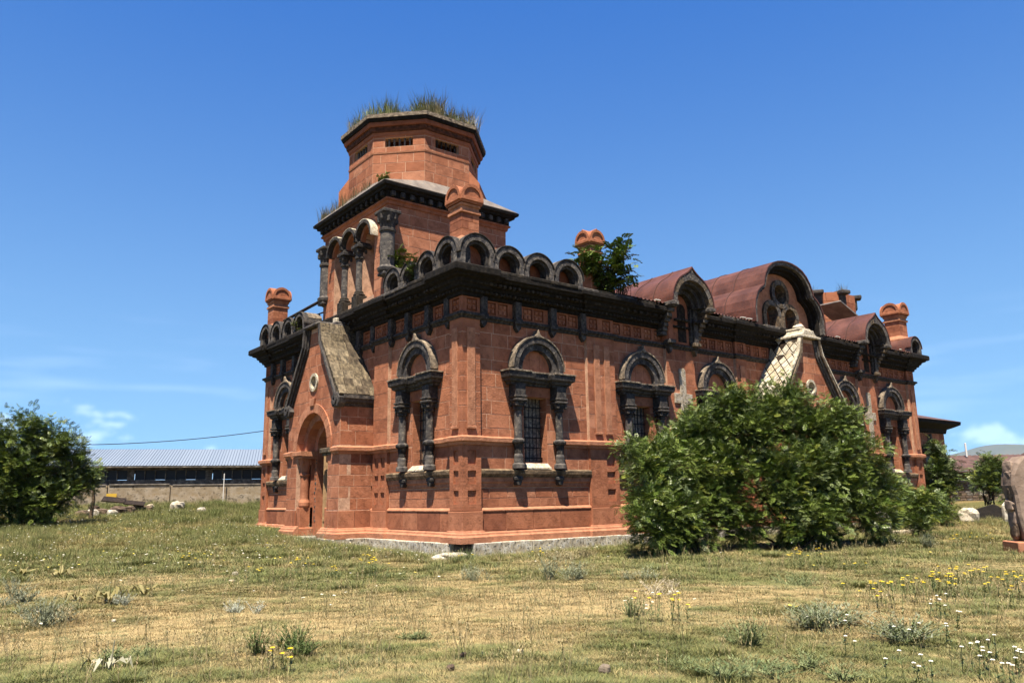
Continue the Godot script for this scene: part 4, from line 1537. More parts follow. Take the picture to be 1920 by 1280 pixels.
func dormer(c: float) -> void:
	var d := part("dormer", church)
	var f := Transform3D(Basis.IDENTITY, Vector3(c, 0, 0))
	var pts := kok_outline(1.20, 8.52, 0.26)
	pts.push_front(Vector2(1.20, 8.36))
	pts.append(Vector2(-1.20, 8.36))
	outline_roof(pts, c, -5.0, 0.80, M.metal, d, [-3.6, -2.4, -1.2, -0.15])
	for i in 9:
		var a: float = PI * i / 9 + 0.006
		var b: float = PI * (i + 1) / 9 - 0.006
		var mb := MB.new()
		mb.xf = f
		mb.ring(Vector2(0, 8.52), 0.92, 1.14, a, b, 0.2, 0.78, 4)
		obj("arch_stone", mb, [M.dark1, M.dark1, M.ledge, M.dark][rng.randi() % 4], d)
	var tip := MB.new()
	tip.xf = f
	tip.prism(PackedVector2Array([Vector2(-0.42, 9.55), Vector2(0.42, 9.55), Vector2(0.16, 9.72), Vector2(0, 9.92), Vector2(-0.16, 9.72)]), 0.3, 0.775, 0.01)
	obj("ogee_tip", tip, M.dark1, d)
	var o2 := MB.new()
	o2.xf = f
	o2.ring(Vector2(0, 8.52), 0.80, 0.915, 0, PI, 0.1, 0.62, 18)
	o2.ring(Vector2(0, 8.52), 0.66, 0.795, 0, PI, 0.06, 0.45, 18)
	o2.ring(Vector2(0, 8.52), 0.50, 0.655, 0, PI, 0.03, 0.28, 18)
	obj("inner_orders", o2, M.dark2, d)
	var bk := MB.new()
	bk.xf = f
	bk.prism(arch_poly(0, 7.13, 8.52, 0.9), -0.1, 0.03)
	obj("niche_back", bk, M.red2, d)
	var op := MB.new()
	op.xf = f
	op.prism(arch_poly(0.12, 7.2, 8.45, 0.24), 0.02, 0.036)
	obj("slot_painted_dark", op, M.darkwood_and_shade, d)  # flat dark plate, the shade of a deep slot painted on the niche
	for s in [-1, 1]:
		var jb := MB.new()
		jb.xf = f
		jb.prism(R4(s * 0.74 - 0.12, 7.10, s * 0.74 + 0.12, 8.52), -0.1, 0.22, 0.01)
		jb.prism(R4(s * 0.56 - 0.055, 7.14, s * 0.56 + 0.055, 8.52), -0.1, 0.14, 0.01)
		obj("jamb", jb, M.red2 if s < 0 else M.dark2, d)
		var ft := MB.new()
		ft.xf = f
		ft.box(Vector3(s * 0.72, 7.13, 0.12), Vector3(0.36, 0.14, 0.36), 0.02)
		ft.prism(PackedVector2Array([Vector2(s * 0.72 - 0.12, 6.92), Vector2(s * 0.72, 6.70), Vector2(s * 0.72 + 0.12, 6.92)]), -0.1, 0.18, 0.01)
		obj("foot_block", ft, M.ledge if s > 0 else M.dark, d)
		for i in 7:
			var y: float = 7.42 + i * 0.16
			var out: float = 0.14 + 0.62 * pow(i / 6.0, 1.5)
			var cb := MB.new()
			cb.xf = f
			cb.box(Vector3(s * (0.98 + 0.01 * i), y, out * 0.5 - 0.1), Vector3(0.26, 0.15, out + 0.2), 0.02)
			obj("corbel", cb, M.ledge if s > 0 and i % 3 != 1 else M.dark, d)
		var ss := MB.new()
		ss.xf = f
		ss.box(Vector3(s * 1.05, 8.44, 0.42), Vector3(0.34, 0.15, 0.80), 0.02)
		obj("spring_stone", ss, M.dark1, d)

func great_gable() -> void:
	var g := part("round_gable", church)
	var half := [Vector2(2.60, 8.40), Vector2(2.60, 9.0), Vector2(2.52, 9.42), Vector2(2.34, 9.78), Vector2(2.10, 10.03), Vector2(1.86, 10.18), Vector2(1.80, 10.42), Vector2(1.66, 10.76), Vector2(1.42, 11.08), Vector2(1.10, 11.32), Vector2(0.72, 11.46), Vector2(0.36, 11.53), Vector2(0.0, 11.55)]
	for i in half.size():
		half[i].y = 8.4 + (half[i].y - 8.4) * 0.93
	var GX := CX - 0.2
	var pts: Array = half.duplicate()
	for i in range(half.size() - 2, -1, -1):
		pts.append(Vector2(-half[i].x, half[i].y))
	outline_roof(pts, GX, -9.0, 0.70, M.metal, g, [-8.0, -6.8, -5.6, -4.4, -3.2, -2.0, -0.8])
	var f := Transform3D(Basis.IDENTITY, Vector3(GX, 0, 0))
	var outer := PackedVector2Array()
	for p in pts:
		outer.append(Vector2(p.x * 0.985, p.y - 0.03))
	var hl: Array = [disc(0, 9.98, 0.43, 20), arch_poly(-0.66, 8.5, 8.99, 0.43), arch_poly(0.66, 8.5, 8.99, 0.43)]
	var wl := MB.new()
	wl.xf = f
	wl.holed(outer, hl, -0.6, 0.12)
	obj("gable_wall", wl, M.redtrim, g)
	var bb := MB.new()
	bb.xf = f
	bb.prism(R4(-1.3, 8.45, 1.3, 10.7), -0.6, -0.32)
	obj("blind_back", bb, M.metal1, g)
	# dark band of mouldings that follows the outline
	var insets := [[0.04, 0.20, 0.66], [0.20, 0.34, 0.5], [0.34, 0.46, 0.30]]
	for L in insets:
		var bm := MB.new()
		bm.xf = f
		for i in pts.size() - 1:
			var q := PackedVector2Array()
			for e in [[i, L[0]], [i + 1, L[0]], [i + 1, L[1]], [i, L[1]]]:
				var p: Vector2 = pts[e[0]]
				var toward := (Vector2(0, 9.3) - p).normalized()
				if p.y < 9.2: toward = Vector2(-sign(p.x), 0)
				q.append(p + toward * e[1])
			bm.prism(q, 0.0, L[2])
		obj("gable_moulding", bm, M.dark1 if L[0] < 0.1 else M.soot_and_shade, g)
	for c in [[0.0, 9.98, TAU, 14], [-0.66, 8.99, PI, 8], [0.66, 8.99, PI, 8]]:
		for i in c[3]:
			var a: float = c[2] * i / c[3] + 0.012
			var b: float = c[2] * (i + 1) / c[3] - 0.012
			var mb := MB.new()
			mb.xf = f
			mb.ring(Vector2(c[0], c[1]), 0.42, 0.64 if c[2] < 4 else 0.63, a, b, -0.25, 0.24 if c[2] > 4 else 0.22, 3)
			obj("arch_stone", mb, [M.ledge, M.dark1, M.ledge, M.dark1][rng.randi() % 4], g)
		if c[2] < 4:
			for s in [-1, 1]:
				var lg := MB.new()
				lg.xf = f
				lg.prism(R4(c[0] + s * 0.53 - 0.108, 8.42, c[0] + s * 0.53 + 0.108, 8.985), -0.25, 0.215 if c[0] < 0 else 0.213, 0.01)
				obj("arch_foot", lg, M.ledge, g)
	# bent iron cross behind the top
	var cr := MB.new()
	cr.tube([Vector3(GX + 2.3, 10.9, -1.2), Vector3(GX + 2.2, 12.05, -1.2)], [0.025, 0.02], 5)
	cr.tube([Vector3(GX + 2.0, 11.62, -1.2), Vector3(GX + 3.0, 11.78, -1.2)], [0.02, 0.02], 5)
	obj("iron_cross", cr, M.iron, g)

func oct_frame(c: Vector3, k: int, ap: float) -> Transform3D:
	var a := k * PI / 4
	var n := Vector3(cos(a), 0, sin(a))
	return Transform3D(Basis(Vector3.UP.cross(n), Vector3.UP, n), c + n * ap)

func oct_path(c: Vector3, ap: float) -> Array:
	# order chosen so that "out" of sweep() points away from the centre
	var p: Array = []
	var r := ap / cos(PI / 8)
	for k in 8:
		var a := -(k * PI / 4 + PI / 8)
		p.append(Vector2(c.x + cos(a) * r, c.z + sin(a) * r))
	return p

func tower() -> void:
	var t := part("bell_tower", church)
	var C := Vector3(3.05, 0, -8.0)
	var H := 2.72
	var arches := [-1.25, 0.0, 1.25]
	var fw := FW * Transform3D(Basis.IDENTITY, Vector3(C.z, 0, -(C.x - H)))
	var holes: Array = []
	var bholes: Array = []
	for a in arches:
		holes.append(arch_poly(a, 9.0, 11.28, 0.46))
		bholes.append(arch_poly(a, 8.0, 11.28, 0.48))
	var sq := [0, 1, 2, 3]
	for k in sq:
		var n: Vector3 = [Vector3(-1, 0, 0), Vector3(0, 0, 1), Vector3(1, 0, 0), Vector3(0, 0, -1)][k]
		var f := Transform3D(Basis(Vector3.UP.cross(n), Vector3.UP, n), C + n * H)
		var mb := MB.new()
		mb.xf = f
		var e: float = H - (0.015 if k % 2 == 0 else 0.05)
		if k == 0:
			mb.holed(R4(-e, 8.3, e, 12.4), holes, -0.5, -0.005)
		else:
			mb.prism(R4(-e, 8.3, e, 12.4), -0.5, -0.005)
		obj("tower_wall", mb, M.mortar, t)
		if k < 2:
			ashlar(t, f, -H, H, courses(8.3, 12.4, 0.43), bholes if k == 0 else [], PackedVector2Array(), Vector2(0.5, 1.0), -0.02, 0.0)
	var nb := MB.new()
	nb.xf = fw
	nb.prism(R4(-2.0, 8.4, 2.0, 12.0), -0.6, -0.46)
	obj("niche_back", nb, M.red0, t)
	for i in 3:
		var a: float = arches[i]
		var ho := MB.new()
		ho.xf = fw
		ho.ring(Vector2(a, 11.28), 0.585, 0.70, 0.0, PI, -0.02, 0.30, 18)
		ho.ring(Vector2(a, 11.28), 0.46, 0.60, 0.0, PI, -0.3, 0.06, 18)
		obj("arch_hood", ho, M.dark2, t)
		var red := MB.new()
		red.xf = fw
		red.ring(Vector2(a, 11.28), 0.45, 0.595, 0.0, PI, -0.1, 0.075, 18)
		obj("arch_ring", red, M.red1, t)
	var wc := MB.new()
	wc.xf = fw
	wc.ring(Vector2(1.25, 11.28), 0.702, 0.735, -0.1, 1.9, -0.02, 0.305, 14)
	wc.ring(Vector2(0, 11.28), 0.702, 0.72, 0.9, 2.2, -0.02, 0.305, 10)
	wc.ring(Vector2(-1.25, 11.28), 0.702, 0.72, 0.9, 2.2, -0.02, 0.305, 10)
	obj("hood_capping", wc, M.white2, t)
	for a in [-0.625, 0.625]:
		var co := MB.new()
		co.xf = fw
		co.lathe([Vector2(0.15, 9.3), Vector2(0.145, 10.66)], Vector3(a, 0, 0.04), 16, 0, TAU, true)
		obj("column", co, M.dark1, t)
		var cb := MB.new()
		cb.xf = fw
		cb.box(Vector3(a, 8.92, 0.04), Vector3(0.46, 0.5, 0.46), 0.04)
		cb.lathe([Vector2(0.22, 9.15), Vector2(0.24, 9.2), Vector2(0.2, 9.25), Vector2(0.19, 9.32), Vector2(0.15, 9.36)], Vector3(a, 0, 0.04), 16)
		obj("column_base", cb, M.sootlight, t)
		var cc := MB.new()
		cc.xf = fw
		cc.lathe([Vector2(0.15, 10.6), Vector2(0.2, 10.63), Vector2(0.2, 10.7), Vector2(0.16, 10.73), Vector2(0.18, 10.88), Vector2(0.26, 11.0)], Vector3(a, 0, 0.04), 16)
		for q in [[-1, -1], [1, -1], [1, 1], [-1, 1]]:
			cc.box(Vector3(a + q[0] * 0.15, 10.92, 0.04 + q[1] * 0.15), Vector3(0.12, 0.2, 0.12), 0.035)
		cc.box(Vector3(a, 11.10, -0.02), Vector3(0.58, 0.14, 0.62), 0.02)
		cc.box(Vector3(a, 11.22, -0.05), Vector3(0.40, 0.1, 0.5), 0.02)
		obj("capital", cc, M.dark2, t)
	for z in [C.z + H, C.z - H]:
		var o := Vector3(C.x - H + (-0.02 if z > -8 else 0.06), 0, z + (0.02 if z > -8 else 0.12))
		var co := MB.new()
		co.lathe([Vector2(0.30, 9.78), Vector2(0.27, 9.84), Vector2(0.265, 11.14)], o, 20)
		obj("corner_column", co, M.dark1, t)
		var cc := MB.new()
		cc.lathe([Vector2(0.265, 11.1), Vector2(0.31, 11.13), Vector2(0.31, 11.22), Vector2(0.27, 11.25), Vector2(0.29, 11.4), Vector2(0.35, 11.6), Vector2(0.40, 11.78)], o, 20)
		for k in 8:
			var a := k * PI / 4 + PI / 8
			cc.box(o + Vector3(cos(a) * 0.32, 11.55 + (0.1 if k % 2 else 0.0), sin(a) * 0.32), Vector3(0.14, 0.26, 0.14), 0.05)
		cc.box(o + Vector3(0, 11.85, 0), Vector3(0.74, 0.14, 0.74), 0.03)
		obj("capital", cc, M.dark2, t)
		var cb := MB.new()
		cb.lathe([Vector2(0.0, 9.38), Vector2(0.16, 9.42), Vector2(0.26, 9.55), Vector2(0.34, 9.64), Vector2(0.36, 9.74), Vector2(0.30, 9.80)], o, 20)
		cb.box(o + Vector3(-0.02, 9.52, 0), Vector3(0.5, 0.12, 0.5), 0.03)
		obj("column_base", cb, M.dark1, t)
	# cornice of the square stage
	var path: Array = [Vector2(C.x - H, C.z - H), Vector2(C.x - H, C.z + H), Vector2(C.x + H, C.z + H), Vector2(C.x + H, C.z - H)]
	var rb := MB.new()
	rb.sweep(path, [Vector2(-0.05, 12.22), Vector2(0.05, 12.25), Vector2(0.07, 12.36), Vector2(0.14, 12.40), Vector2(0.14, 12.46), Vector2(-0.05, 12.46)], true)
	obj("red_moulding", rb, M.red2, t)
	var cm := MB.new()
	cm.sweep(path, [Vector2(-0.1, 12.46), Vector2(0.10, 12.46), Vector2(0.10, 12.72), Vector2(0.26, 12.74), Vector2(0.28, 12.82), Vector2(0.38, 12.86), Vector2(0.40, 12.96), Vector2(0.36, 13.0), Vector2(-0.6, 13.10)], true)
	obj("cornice", cm, M.soot_and_shade, t)
	for k in 2:
		var f := fw if k == 0 else Transform3D(Basis.IDENTITY, Vector3(C.x, 0, C.z + H))
		for i in 14:
			var mb := MB.new()
			mb.xf = f
			mb.box(Vector3(-H + 0.1 + i * (2 * H - 0.2) / 13.0, 12.61, 0.17), Vector3(0.17, 0.20, 0.16), 0.02)
			obj("dentil", mb, M.sootlight if k == 0 else M.dark2, t)
	# tin apron between square and octagon
	var ap := 2.52
	var oc := oct_path(C, ap + 0.01)
	var tin := MB.new()
	var e := H + 0.36
	var corners := [Vector3(C.x - e, 13.01, C.z - e), Vector3(C.x - e, 13.01, C.z + e), Vector3(C.x + e, 13.01, C.z + e), Vector3(C.x + e, 13.01, C.z - e)]
	for k in 4:
		var a: Vector3 = corners[k]
		var b: Vector3 = corners[(k + 1) % 4]
		var m := (a + b) * 0.5 - C
		m.y = 0
		var n := m.normalized()
		var s := (b - a).normalized() * ap * tan(PI / 8)
		var A := C + n * ap + Vector3(0, 13.62, 0) - s
		var B := C + n * ap + Vector3(0, 13.62, 0) + s
		tin.quad_auto(a, b, B, A, n + Vector3.UP)
		# the corner facet
		var b2: Vector3 = corners[(k + 2) % 4]
		var n2 := ((b + b2) * 0.5 - C)
		n2.y = 0
		n2 = n2.normalized()
		var A2 := C + n2 * ap + Vector3(0, 13.62, 0) - (b2 - b).normalized() * ap * tan(PI / 8)
		tin.quad_auto(b, A2, B, B, n + n2 + Vector3.UP)
	obj("tin_apron", tin, M.tin, t)
	# octagon
	var d := part("octagon", church)
	var hw := ap * tan(PI / 8)
	for k in 8:
		var f := oct_frame(C, k, ap)
		var slot := R4(-0.56, 15.12, 0.56, 15.50)
		var mb := MB.new()
		mb.xf = f
		mb.holed(R4(-hw + 0.004, 13.0, hw - 0.004, 16.0), [slot], -0.4, -0.005)
		obj("octagon_wall", mb, M.mortar, d)
		if k in [1, 2, 3, 4, 5]:
			ashlar(d, f, -hw, hw, courses(13.2, 14.86, 0.42), [], PackedVector2Array(), Vector2(0.45, 0.85), -0.02, 0.0)
			ashlar(d, f, -hw, hw, [14.86, 15.12, 15.50, 15.9], [slot], PackedVector2Array(), Vector2(0.45, 0.85), -0.04, 0.0)
			for i in 5:
				var br := MB.new()
				br.xf = f
				br.box(Vector3(-0.42 + i * 0.21, 15.31, -0.12), Vector3(0.07, 0.38, 0.07), 0.01)
				obj("slot_bar", br, M.dark1 if k > 2 else M.darkwood_and_shade, d)
			var bk := MB.new()
			bk.xf = f
			bk.box(Vector3(0, 15.31, -0.75), Vector3(1.9, 1.0, 0.03))
			obj("slot_back", bk, M.red4, d)
	var op := oct_path(C, ap)
	var lg := MB.new()
	lg.sweep(op, [Vector2(-0.05, 14.82), Vector2(0.02, 14.84), Vector2(0.03, 14.90), Vector2(-0.03, 14.93)], true)
	obj("ledge", lg, M.redtrim, d)
	var tiers := [[[Vector2(-0.06, 15.56), Vector2(0.03, 15.58), Vector2(0.05, 15.72), Vector2(-0.06, 15.73)], M.red2], [[Vector2(-0.06, 15.725), Vector2(0.09, 15.73), Vector2(0.12, 15.78), Vector2(0.13, 15.92), Vector2(-0.06, 15.93)], M.cornice_red], [[Vector2(-0.06, 15.925), Vector2(0.19, 15.93), Vector2(0.22, 16.0), Vector2(0.22, 16.09), Vector2(-0.06, 16.1)], M.red4], [[Vector2(-0.06, 16.095), Vector2(0.27, 16.10), Vector2(0.31, 16.17), Vector2(0.31, 16.25), Vector2(-0.06, 16.26)], M.soot_and_shade]]  # tiers darken upward: stepped shadow under the eaves put into the colours
	for ti in tiers:
		var cn := MB.new()
		cn.sweep(op, ti[0], true)
		obj("cornice", cn, ti[1], d)
	var fa := MB.new()
	fa.sweep(op, [Vector2(-0.3, 16.22), Vector2(0.34, 16.225), Vector2(0.34, 16.38), Vector2(-0.10, 16.44)], true)
	obj("fascia", fa, M.capstone, d)
	var roof := MB.new()
	var pr := oct_path(C, ap - 0.05)
	for i in 8:
		roof.tri(Vector3(pr[i].x, 16.42, pr[i].y), Vector3(pr[(i + 1) % 8].x, 16.42, pr[(i + 1) % 8].y), Vector3(C.x, 16.95, C.z), Vector3.UP)
	obj("roof_soil", roof, M.rock2, d)
	for i in 26:
		var a := rng.randf() * TAU
		var rr := ap + rng.randf_range(-0.25, 0.12)
		var st := MB.new()
		st.xf = Transform3D(Basis.IDENTITY.rotated(Vector3.UP, rng.randf() * 6.0).rotated(Vector3(1, 0, 0), rng.randf_range(-0.2, 0.2)), Vector3(C.x + cos(a) * rr, 16.47, C.z + sin(a) * rr))
		st.box(Vector3.ZERO, Vector3(rng.randf_range(0.2, 0.5), rng.randf_range(0.08, 0.16), rng.randf_range(0.2, 0.35)), 0.03)
		obj("loose_stone", st, [M.rock2, M.soot_and_shade, M.sootlight, M.rock][rng.randi() % 4], d)
	# broaches on two corners
	for k in [1, 5]:
		var f := oct_frame(C, k if k == 5 else 1, ap)
		var mb := MB.new()
		mb.xf = f
		mb.prism(R4(-hw * 0.98, 13.0, hw * 0.98, 14.0), -0.05, 0.42)
		mb.quad_auto(Vector3(-hw * 0.98, 14.0, 0.42), Vector3(hw * 0.98, 14.0, 0.42), Vector3(hw * 0.98, 14.55, 0.0), Vector3(-hw * 0.98, 14.55, 0.0), Vector3(0, 1, 1))
		mb.tri(Vector3(-hw * 0.98, 14.0, 0.42), Vector3(-hw * 0.98, 14.55, 0.0), Vector3(-hw * 0.98, 14.0, 0.0), Vector3(-1, 0, 0))
		mb.tri(Vector3(hw * 0.98, 14.0, 0.42), Vector3(hw * 0.98, 14.55, 0.0), Vector3(hw * 0.98, 14.0, 0.0), Vector3(1, 0, 0))
		obj("broach", mb, M.red0, d)

func small_things() -> void:
	# ruined little drum near the east end, with dark stone brackets left on it
	var d := part("ruined_drum", church)
	var C := Vector3(27.2, 0, -4.6)
	var ap := 2.0
	var hw := ap * tan(PI / 8)
	for k in 8:
		var f := oct_frame(C, k, ap)
		ashlar(d, f, -hw, hw, [9.2, 9.7, 10.2, 10.7, 11.2, 11.7, 12.2], [], PackedVector2Array(), Vector2(0.5, 0.9), -0.3, 0.0)
	var pth := oct_path(C, ap - 0.06)
	var cr := MB.new()
	cr.sweep(pth, [Vector2(-0.5, 9.0), Vector2(0.0, 9.0), Vector2(0.0, 12.1), Vector2(-0.5, 12.15)], true)
	obj("core", cr, M.mortar, d)
	for q in [[1.9, 2.35], [2.75, 2.35], [3.4, 2.2]]:
		var a: float = q[0] - 0.9
		var bx := MB.new()
		bx.xf = Transform3D(Basis.IDENTITY.rotated(Vector3.UP, -a), C + Vector3(cos(a) * 2.05, 0, sin(a) * 2.05))
		bx.box(Vector3(0.1, 12.15, 0), Vector3(0.7, 0.22, 0.62), 0.05)
		bx.box(Vector3(0.0, 11.75, 0), Vector3(0.4, 0.6, 0.42), 0.05)
		obj("loose_bracket", bx, M.dark2, d)
	var sl := MB.new()
	sl.xf = Transform3D(Basis.IDENTITY.rotated(Vector3(0, 0, 1), -0.35), Vector3(24.9, 10.6, -1.8))
	sl.box(Vector3.ZERO, Vector3(2.4, 0.08, 1.4), 0.01)
	obj("tin_sheet", sl, M.tin, d)
	# apse at the east end
	var ap2 := part("apse", church)
	var mb := MB.new()
	mb.box(Vector3(31.2, 2.6, -8.0), Vector3(6.2, 5.3, 13.0))
	obj("wall", mb, M.mortar, ap2)
	ashlar(ap2, Transform3D(Basis.IDENTITY, Vector3(0, 0, -1.5)), 28.2, 34.3, courses(0.4, 4.7, 0.43), [arch_poly(32.3, 1.6, 3.4, 0.5)], PackedVector2Array(), Vector2(0.5, 0.9), -0.02, 0.016)
	var cn := MB.new()
	cn.sweep([Vector2(28.3, -1.5), Vector2(34.3, -1.5), Vector2(34.3, -14.5)], [Vector2(-0.05, 4.7), Vector2(0.1, 4.72), Vector2(0.15, 4.95), Vector2(0.4, 5.05), Vector2(0.7, 5.2), Vector2(0.72, 5.36), Vector2(-0.05, 5.40)])
	obj("cornice", cn, M.soot_and_shade, ap2)
	var rfm := MB.new()
	rfm.quad_auto(Vector3(28.2, 5.38, -0.75), Vector3(35.1, 5.38, -0.75), Vector3(33.6, 6.0, -3.0), Vector3(28.2, 6.0, -3.0), Vector3(0, 1, 1))
	rfm.quad_auto(Vector3(35.1, 5.38, -0.75), Vector3(35.1, 5.38, -15.2), Vector3(33.6, 6.0, -13.0), Vector3(33.6, 6.0, -3.0), Vector3(1, 1, 0))
	rfm.quad_auto(Vector3(28.2, 6.05, -2.6), Vector3(33.8, 6.05, -2.6), Vector3(32.4, 6.7, -5.5), Vector3(28.2, 6.7, -5.5), Vector3(0, 1, 1))
	rfm.quad_auto(Vector3(33.8, 6.05, -2.6), Vector3(33.8, 6.05, -13.4), Vector3(32.4, 6.7, -10.5), Vector3(32.4, 6.7, -5.5), Vector3(1, 1, 0))
	obj("roof_metal", rfm, M.brownroof, ap2)
	var hd := MB.new()
	hd.xf = Transform3D(Basis.IDENTITY, Vector3(32.3, 0, -1.5))
	hd.ring(Vector2(0, 3.4), 0.52, 0.78, 0, PI, 0.0, 0.22, 14)
	hd.prism(PackedVector2Array([Vector2(-0.22, 4.12), Vector2(0.22, 4.12), Vector2(0.08, 4.34), Vector2(0, 4.66), Vector2(-0.08, 4.34)]), 0.0, 0.24, 0.01)
	obj("window_hood", hd, M.capstone, ap2)
	var wn := MB.new()
	wn.xf = Transform3D(Basis.IDENTITY, Vector3(32.3, 0, -1.5))
	wn.prism(arch_poly(0, 1.6, 3.4, 0.5), 0.0, 0.008)
	obj("opening_painted_dark", wn, M.painted_dark, ap2)  # no real opening: near-black plate paints the shade of the window
	# little lamp bracket on the west wall, and beams left on the north-west parapet
	var lb := MB.new()
	lb.xf = FW * Transform3D(Basis.IDENTITY, Vector3(-3.92, 4.75, WALL))
	lb.box(Vector3(0.0, 0, 0.06), Vector3(0.18, 0.34, 0.10), 0.02)
	obj("lamp_box", lb, M.white2, church)
	var lw := MB.new()
	lw.xf = lb.xf
	lw.tube([Vector3(-0.14, 0.22, 0.02), Vector3(-0.12, 0.0, 0.05), Vector3(-0.16, -0.5, 0.02)], [0.012, 0.012, 0.012], 5)
	lw.tube([Vector3(-0.14, 0.16, 0.02), Vector3(0.0, 0.2, 0.14), Vector3(0.35, 0.17, 0.25)], [0.014, 0.014, 0.014], 5)
	obj("lamp_wire", lw, M.iron, church)
	for q in [[Vector3(0.2, 9.55, -14.6), Vector3(0.35, 9.75, -11.2), 0.07], [Vector3(0.5, 9.85, -12.2), Vector3(0.5, 9.8, -10.7), 0.035], [Vector3(0.55, 9.35, -12.0), Vector3(0.55, 9.3, -10.7), 0.035]]:
		var bm := MB.new()
		bm.tube([q[0], q[1]], [q[2], q[2]], 5)
		obj("loose_beam", bm, M.darkwood_and_shade, church)

# ---------------------------------------------------------------- ground and plants
var gn := FastNoiseLite.new()
var pn := FastNoiseLite.new()
var pn2 := FastNoiseLite.new()

func sstep(a: float, b: float, x: float) -> float:
	var t := clampf((x - a) / (b - a), 0, 1)
	return t * t * (3 - 2 * t)

func gh(x: float, z: float) -> float:
	var h := 1.3 * sstep(0.0, 38.0, -z) * (1.0 - sstep(14.0, 26.0, x))
	h += 0.35 * sstep(9.0, 30.0, x) * (1.0 - sstep(40.0, 70.0, x)) * (1.0 - sstep(8.0, 20.0, z))
	h += 0.09 * gn.get_noise_2d(x, z) + 0.03 * gn.get_noise_2d(x * 4.0, z * 4.0)
	# bank of earth along the wall on the left
	var b := exp(-pow((z + 31.0) / 4.5, 2)) * (1.0 - sstep(1.0, 8.0, x)) * sstep(-12.0, -4.0, x)
	h += 0.12 * b
	return lerp(h, h * 0.5 - 0.22, exp(-wall_near(x, z) / 1.2) * sstep(-9.0, -3.0, z))

func wall_near(x: float, z: float) -> float:
	# metres from the south and west walls
	var dx: float = max(0.0, max(-0.3 - x, x - 34.0))
	var dz: float = max(0.0, max(z - 0.2, -16.2 - z))
	return sqrt(dx * dx + dz * dz)

# 0 = green, 1 = dry straw
var tan_spots := []

func dryness(x: float, z: float) -> float:
	var d := 0.42 + 0.75 * pn.get_noise_2d(x, z) + 0.75 * pn2.get_noise_2d(x * 2.0, z * 2.0) + 0.7 * pn2.get_noise_2d(x * 7.0 + 31.0, z * 7.0)
	for s in tan_spots:
		var q := Vector2(x - s[0], z - s[1]).rotated(s[4])
		d += s[5] * exp(-(q.x * q.x / (s[2] * s[2]) + q.y * q.y / (s[3] * s[3])))
	# greener at the foot of the walls and towards the left bank
	var near := wall_near(x, z)
	d -= 0.4 * exp(-near / 2.2)
	d -= 0.25 * sstep(4.0, -14.0, z) * sstep(2.0, -4.0, x)
	return clampf(d, 0, 1)

func ground_color(x: float, z: float) -> Color:
	var d := dryness(x, z)
	var n := pn2.get_noise_2d(x * 9.0, z * 9.0)
	var green := Color(0.19, 0.185, 0.07)
	var straw := Color(0.41, 0.295, 0.142)
	var earth := Color(0.30, 0.195, 0.092)
	var c := green.lerp(straw, d)
	c = c.lerp(earth, clampf(n * 1.2, 0, 0.5))
	return c

func build_ground() -> void:
	grass_mat = plant_mat(0.8, Color(0.35, 0.36, 0.2))
	gn.seed = 5
	gn.frequency = 0.11
	gn.fractal_octaves = 3
	pn.seed = 21
	pn.frequency = 0.10
	pn.fractal_octaves = 4
	pn2.seed = 33
	pn2.frequency = 0.22
	pn2.fractal_octaves = 3
	# [x, z, half length, half width, turn, amount]
	tan_spots = [[-5.2, 9.5, 3.2, 1.7, -0.6, 0.5], [-1.0, 12.8, 4.5, 0.9, -0.7, 0.45], [3.5, 11.0, 4.0, 0.8, -0.75, 0.45], [-3.2, 13.6, 2.0, 1.2, -0.6, 0.45], [-10.8, 7.0, 2.2, 1.5, 0.2, 0.55], [-11.5, 2.5, 3.0, 0.7, -0.3, 0.35], [-8.0, 10.4, 2.0, 1.5, 0.0, 0.3], [13.5, 5.6, 1.6, 0.7, 0.0, 0.5],
		[0.5, 15.0, 2.2, 1.6, -0.6, -0.55], [-2.5, 16.2, 2.0, 1.0, -0.6, -0.3], [-12.0, -1.0, 4.0, 2.0, 0.0, -0.3], [-6.5, 5.5, 3.0, 0.8, -0.4, -0.2], [-13.0, 5.5, 1.5, 1.2, 0.0, -0.3]]
	var st := SurfaceTool.new()
	st.begin(Mesh.PRIMITIVE_TRIANGLES)
	st.set_smooth_group(0)
	var NA := 220
	var radii: Array[float] = [0.0]
	var r := 1.2
	while r < 9000.0:
		radii.append(r)
		r *= 1.045 if r < 60.0 else 1.14
	var P: Array = []
	for i in radii.size():
		for k in NA + 1:
			var a := TAU * k / NA
			var x: float = CAM.x + cos(a) * radii[i]
			var z: float = CAM.z + sin(a) * radii[i]
			P.append(Vector3(x, gh(x, z) if radii[i] < 200.0 else 0.0, z))
	for p in P:
		st.set_color(ground_color(p.x, p.z))
		st.set_normal(Vector3.UP)
		st.add_vertex(p)
	for i in radii.size() - 1:
		for k in NA:
			var a := i * (NA + 1) + k
			var b := a + NA + 1
			for q in [a, a + 1, b + 1, a, b + 1, b]:
				st.add_index(q)
	st.generate_normals()
	var g := MeshInstance3D.new()
	g.mesh = st.commit()
	var m := StandardMaterial3D.new()
	m.vertex_color_use_as_albedo = true
	m.albedo_color = lin(0.85, 0.85, 0.85)
	m.roughness = 1.0
	m.metallic_specular = 0.1
	var S := 512
	var a1 := noise_img(S, 51, 0.05, 5, 0.7)
	var b1 := noise_img(S, 52, 0.03, 5, 0.7)
	m.albedo_texture = tex_from(a1, b1, S, Color(0.62, 0.62, 0.58), Color(1, 1, 1), Color(1.0, 0.96, 0.86), 0.4)
	m.uv1_triplanar = true
	m.uv1_world_triplanar = true
	m.uv1_scale = Vector3.ONE * 0.45
	m.normal_enabled = true
	m.normal_texture = normal_tex(a1, S, 6.0)
	g.material_override = m
	g.name = "ground"
	add_child(g, true)
	tag(g, "dry uneven meadow ground of patchy green and straw coloured turf", "ground", "", "structure")

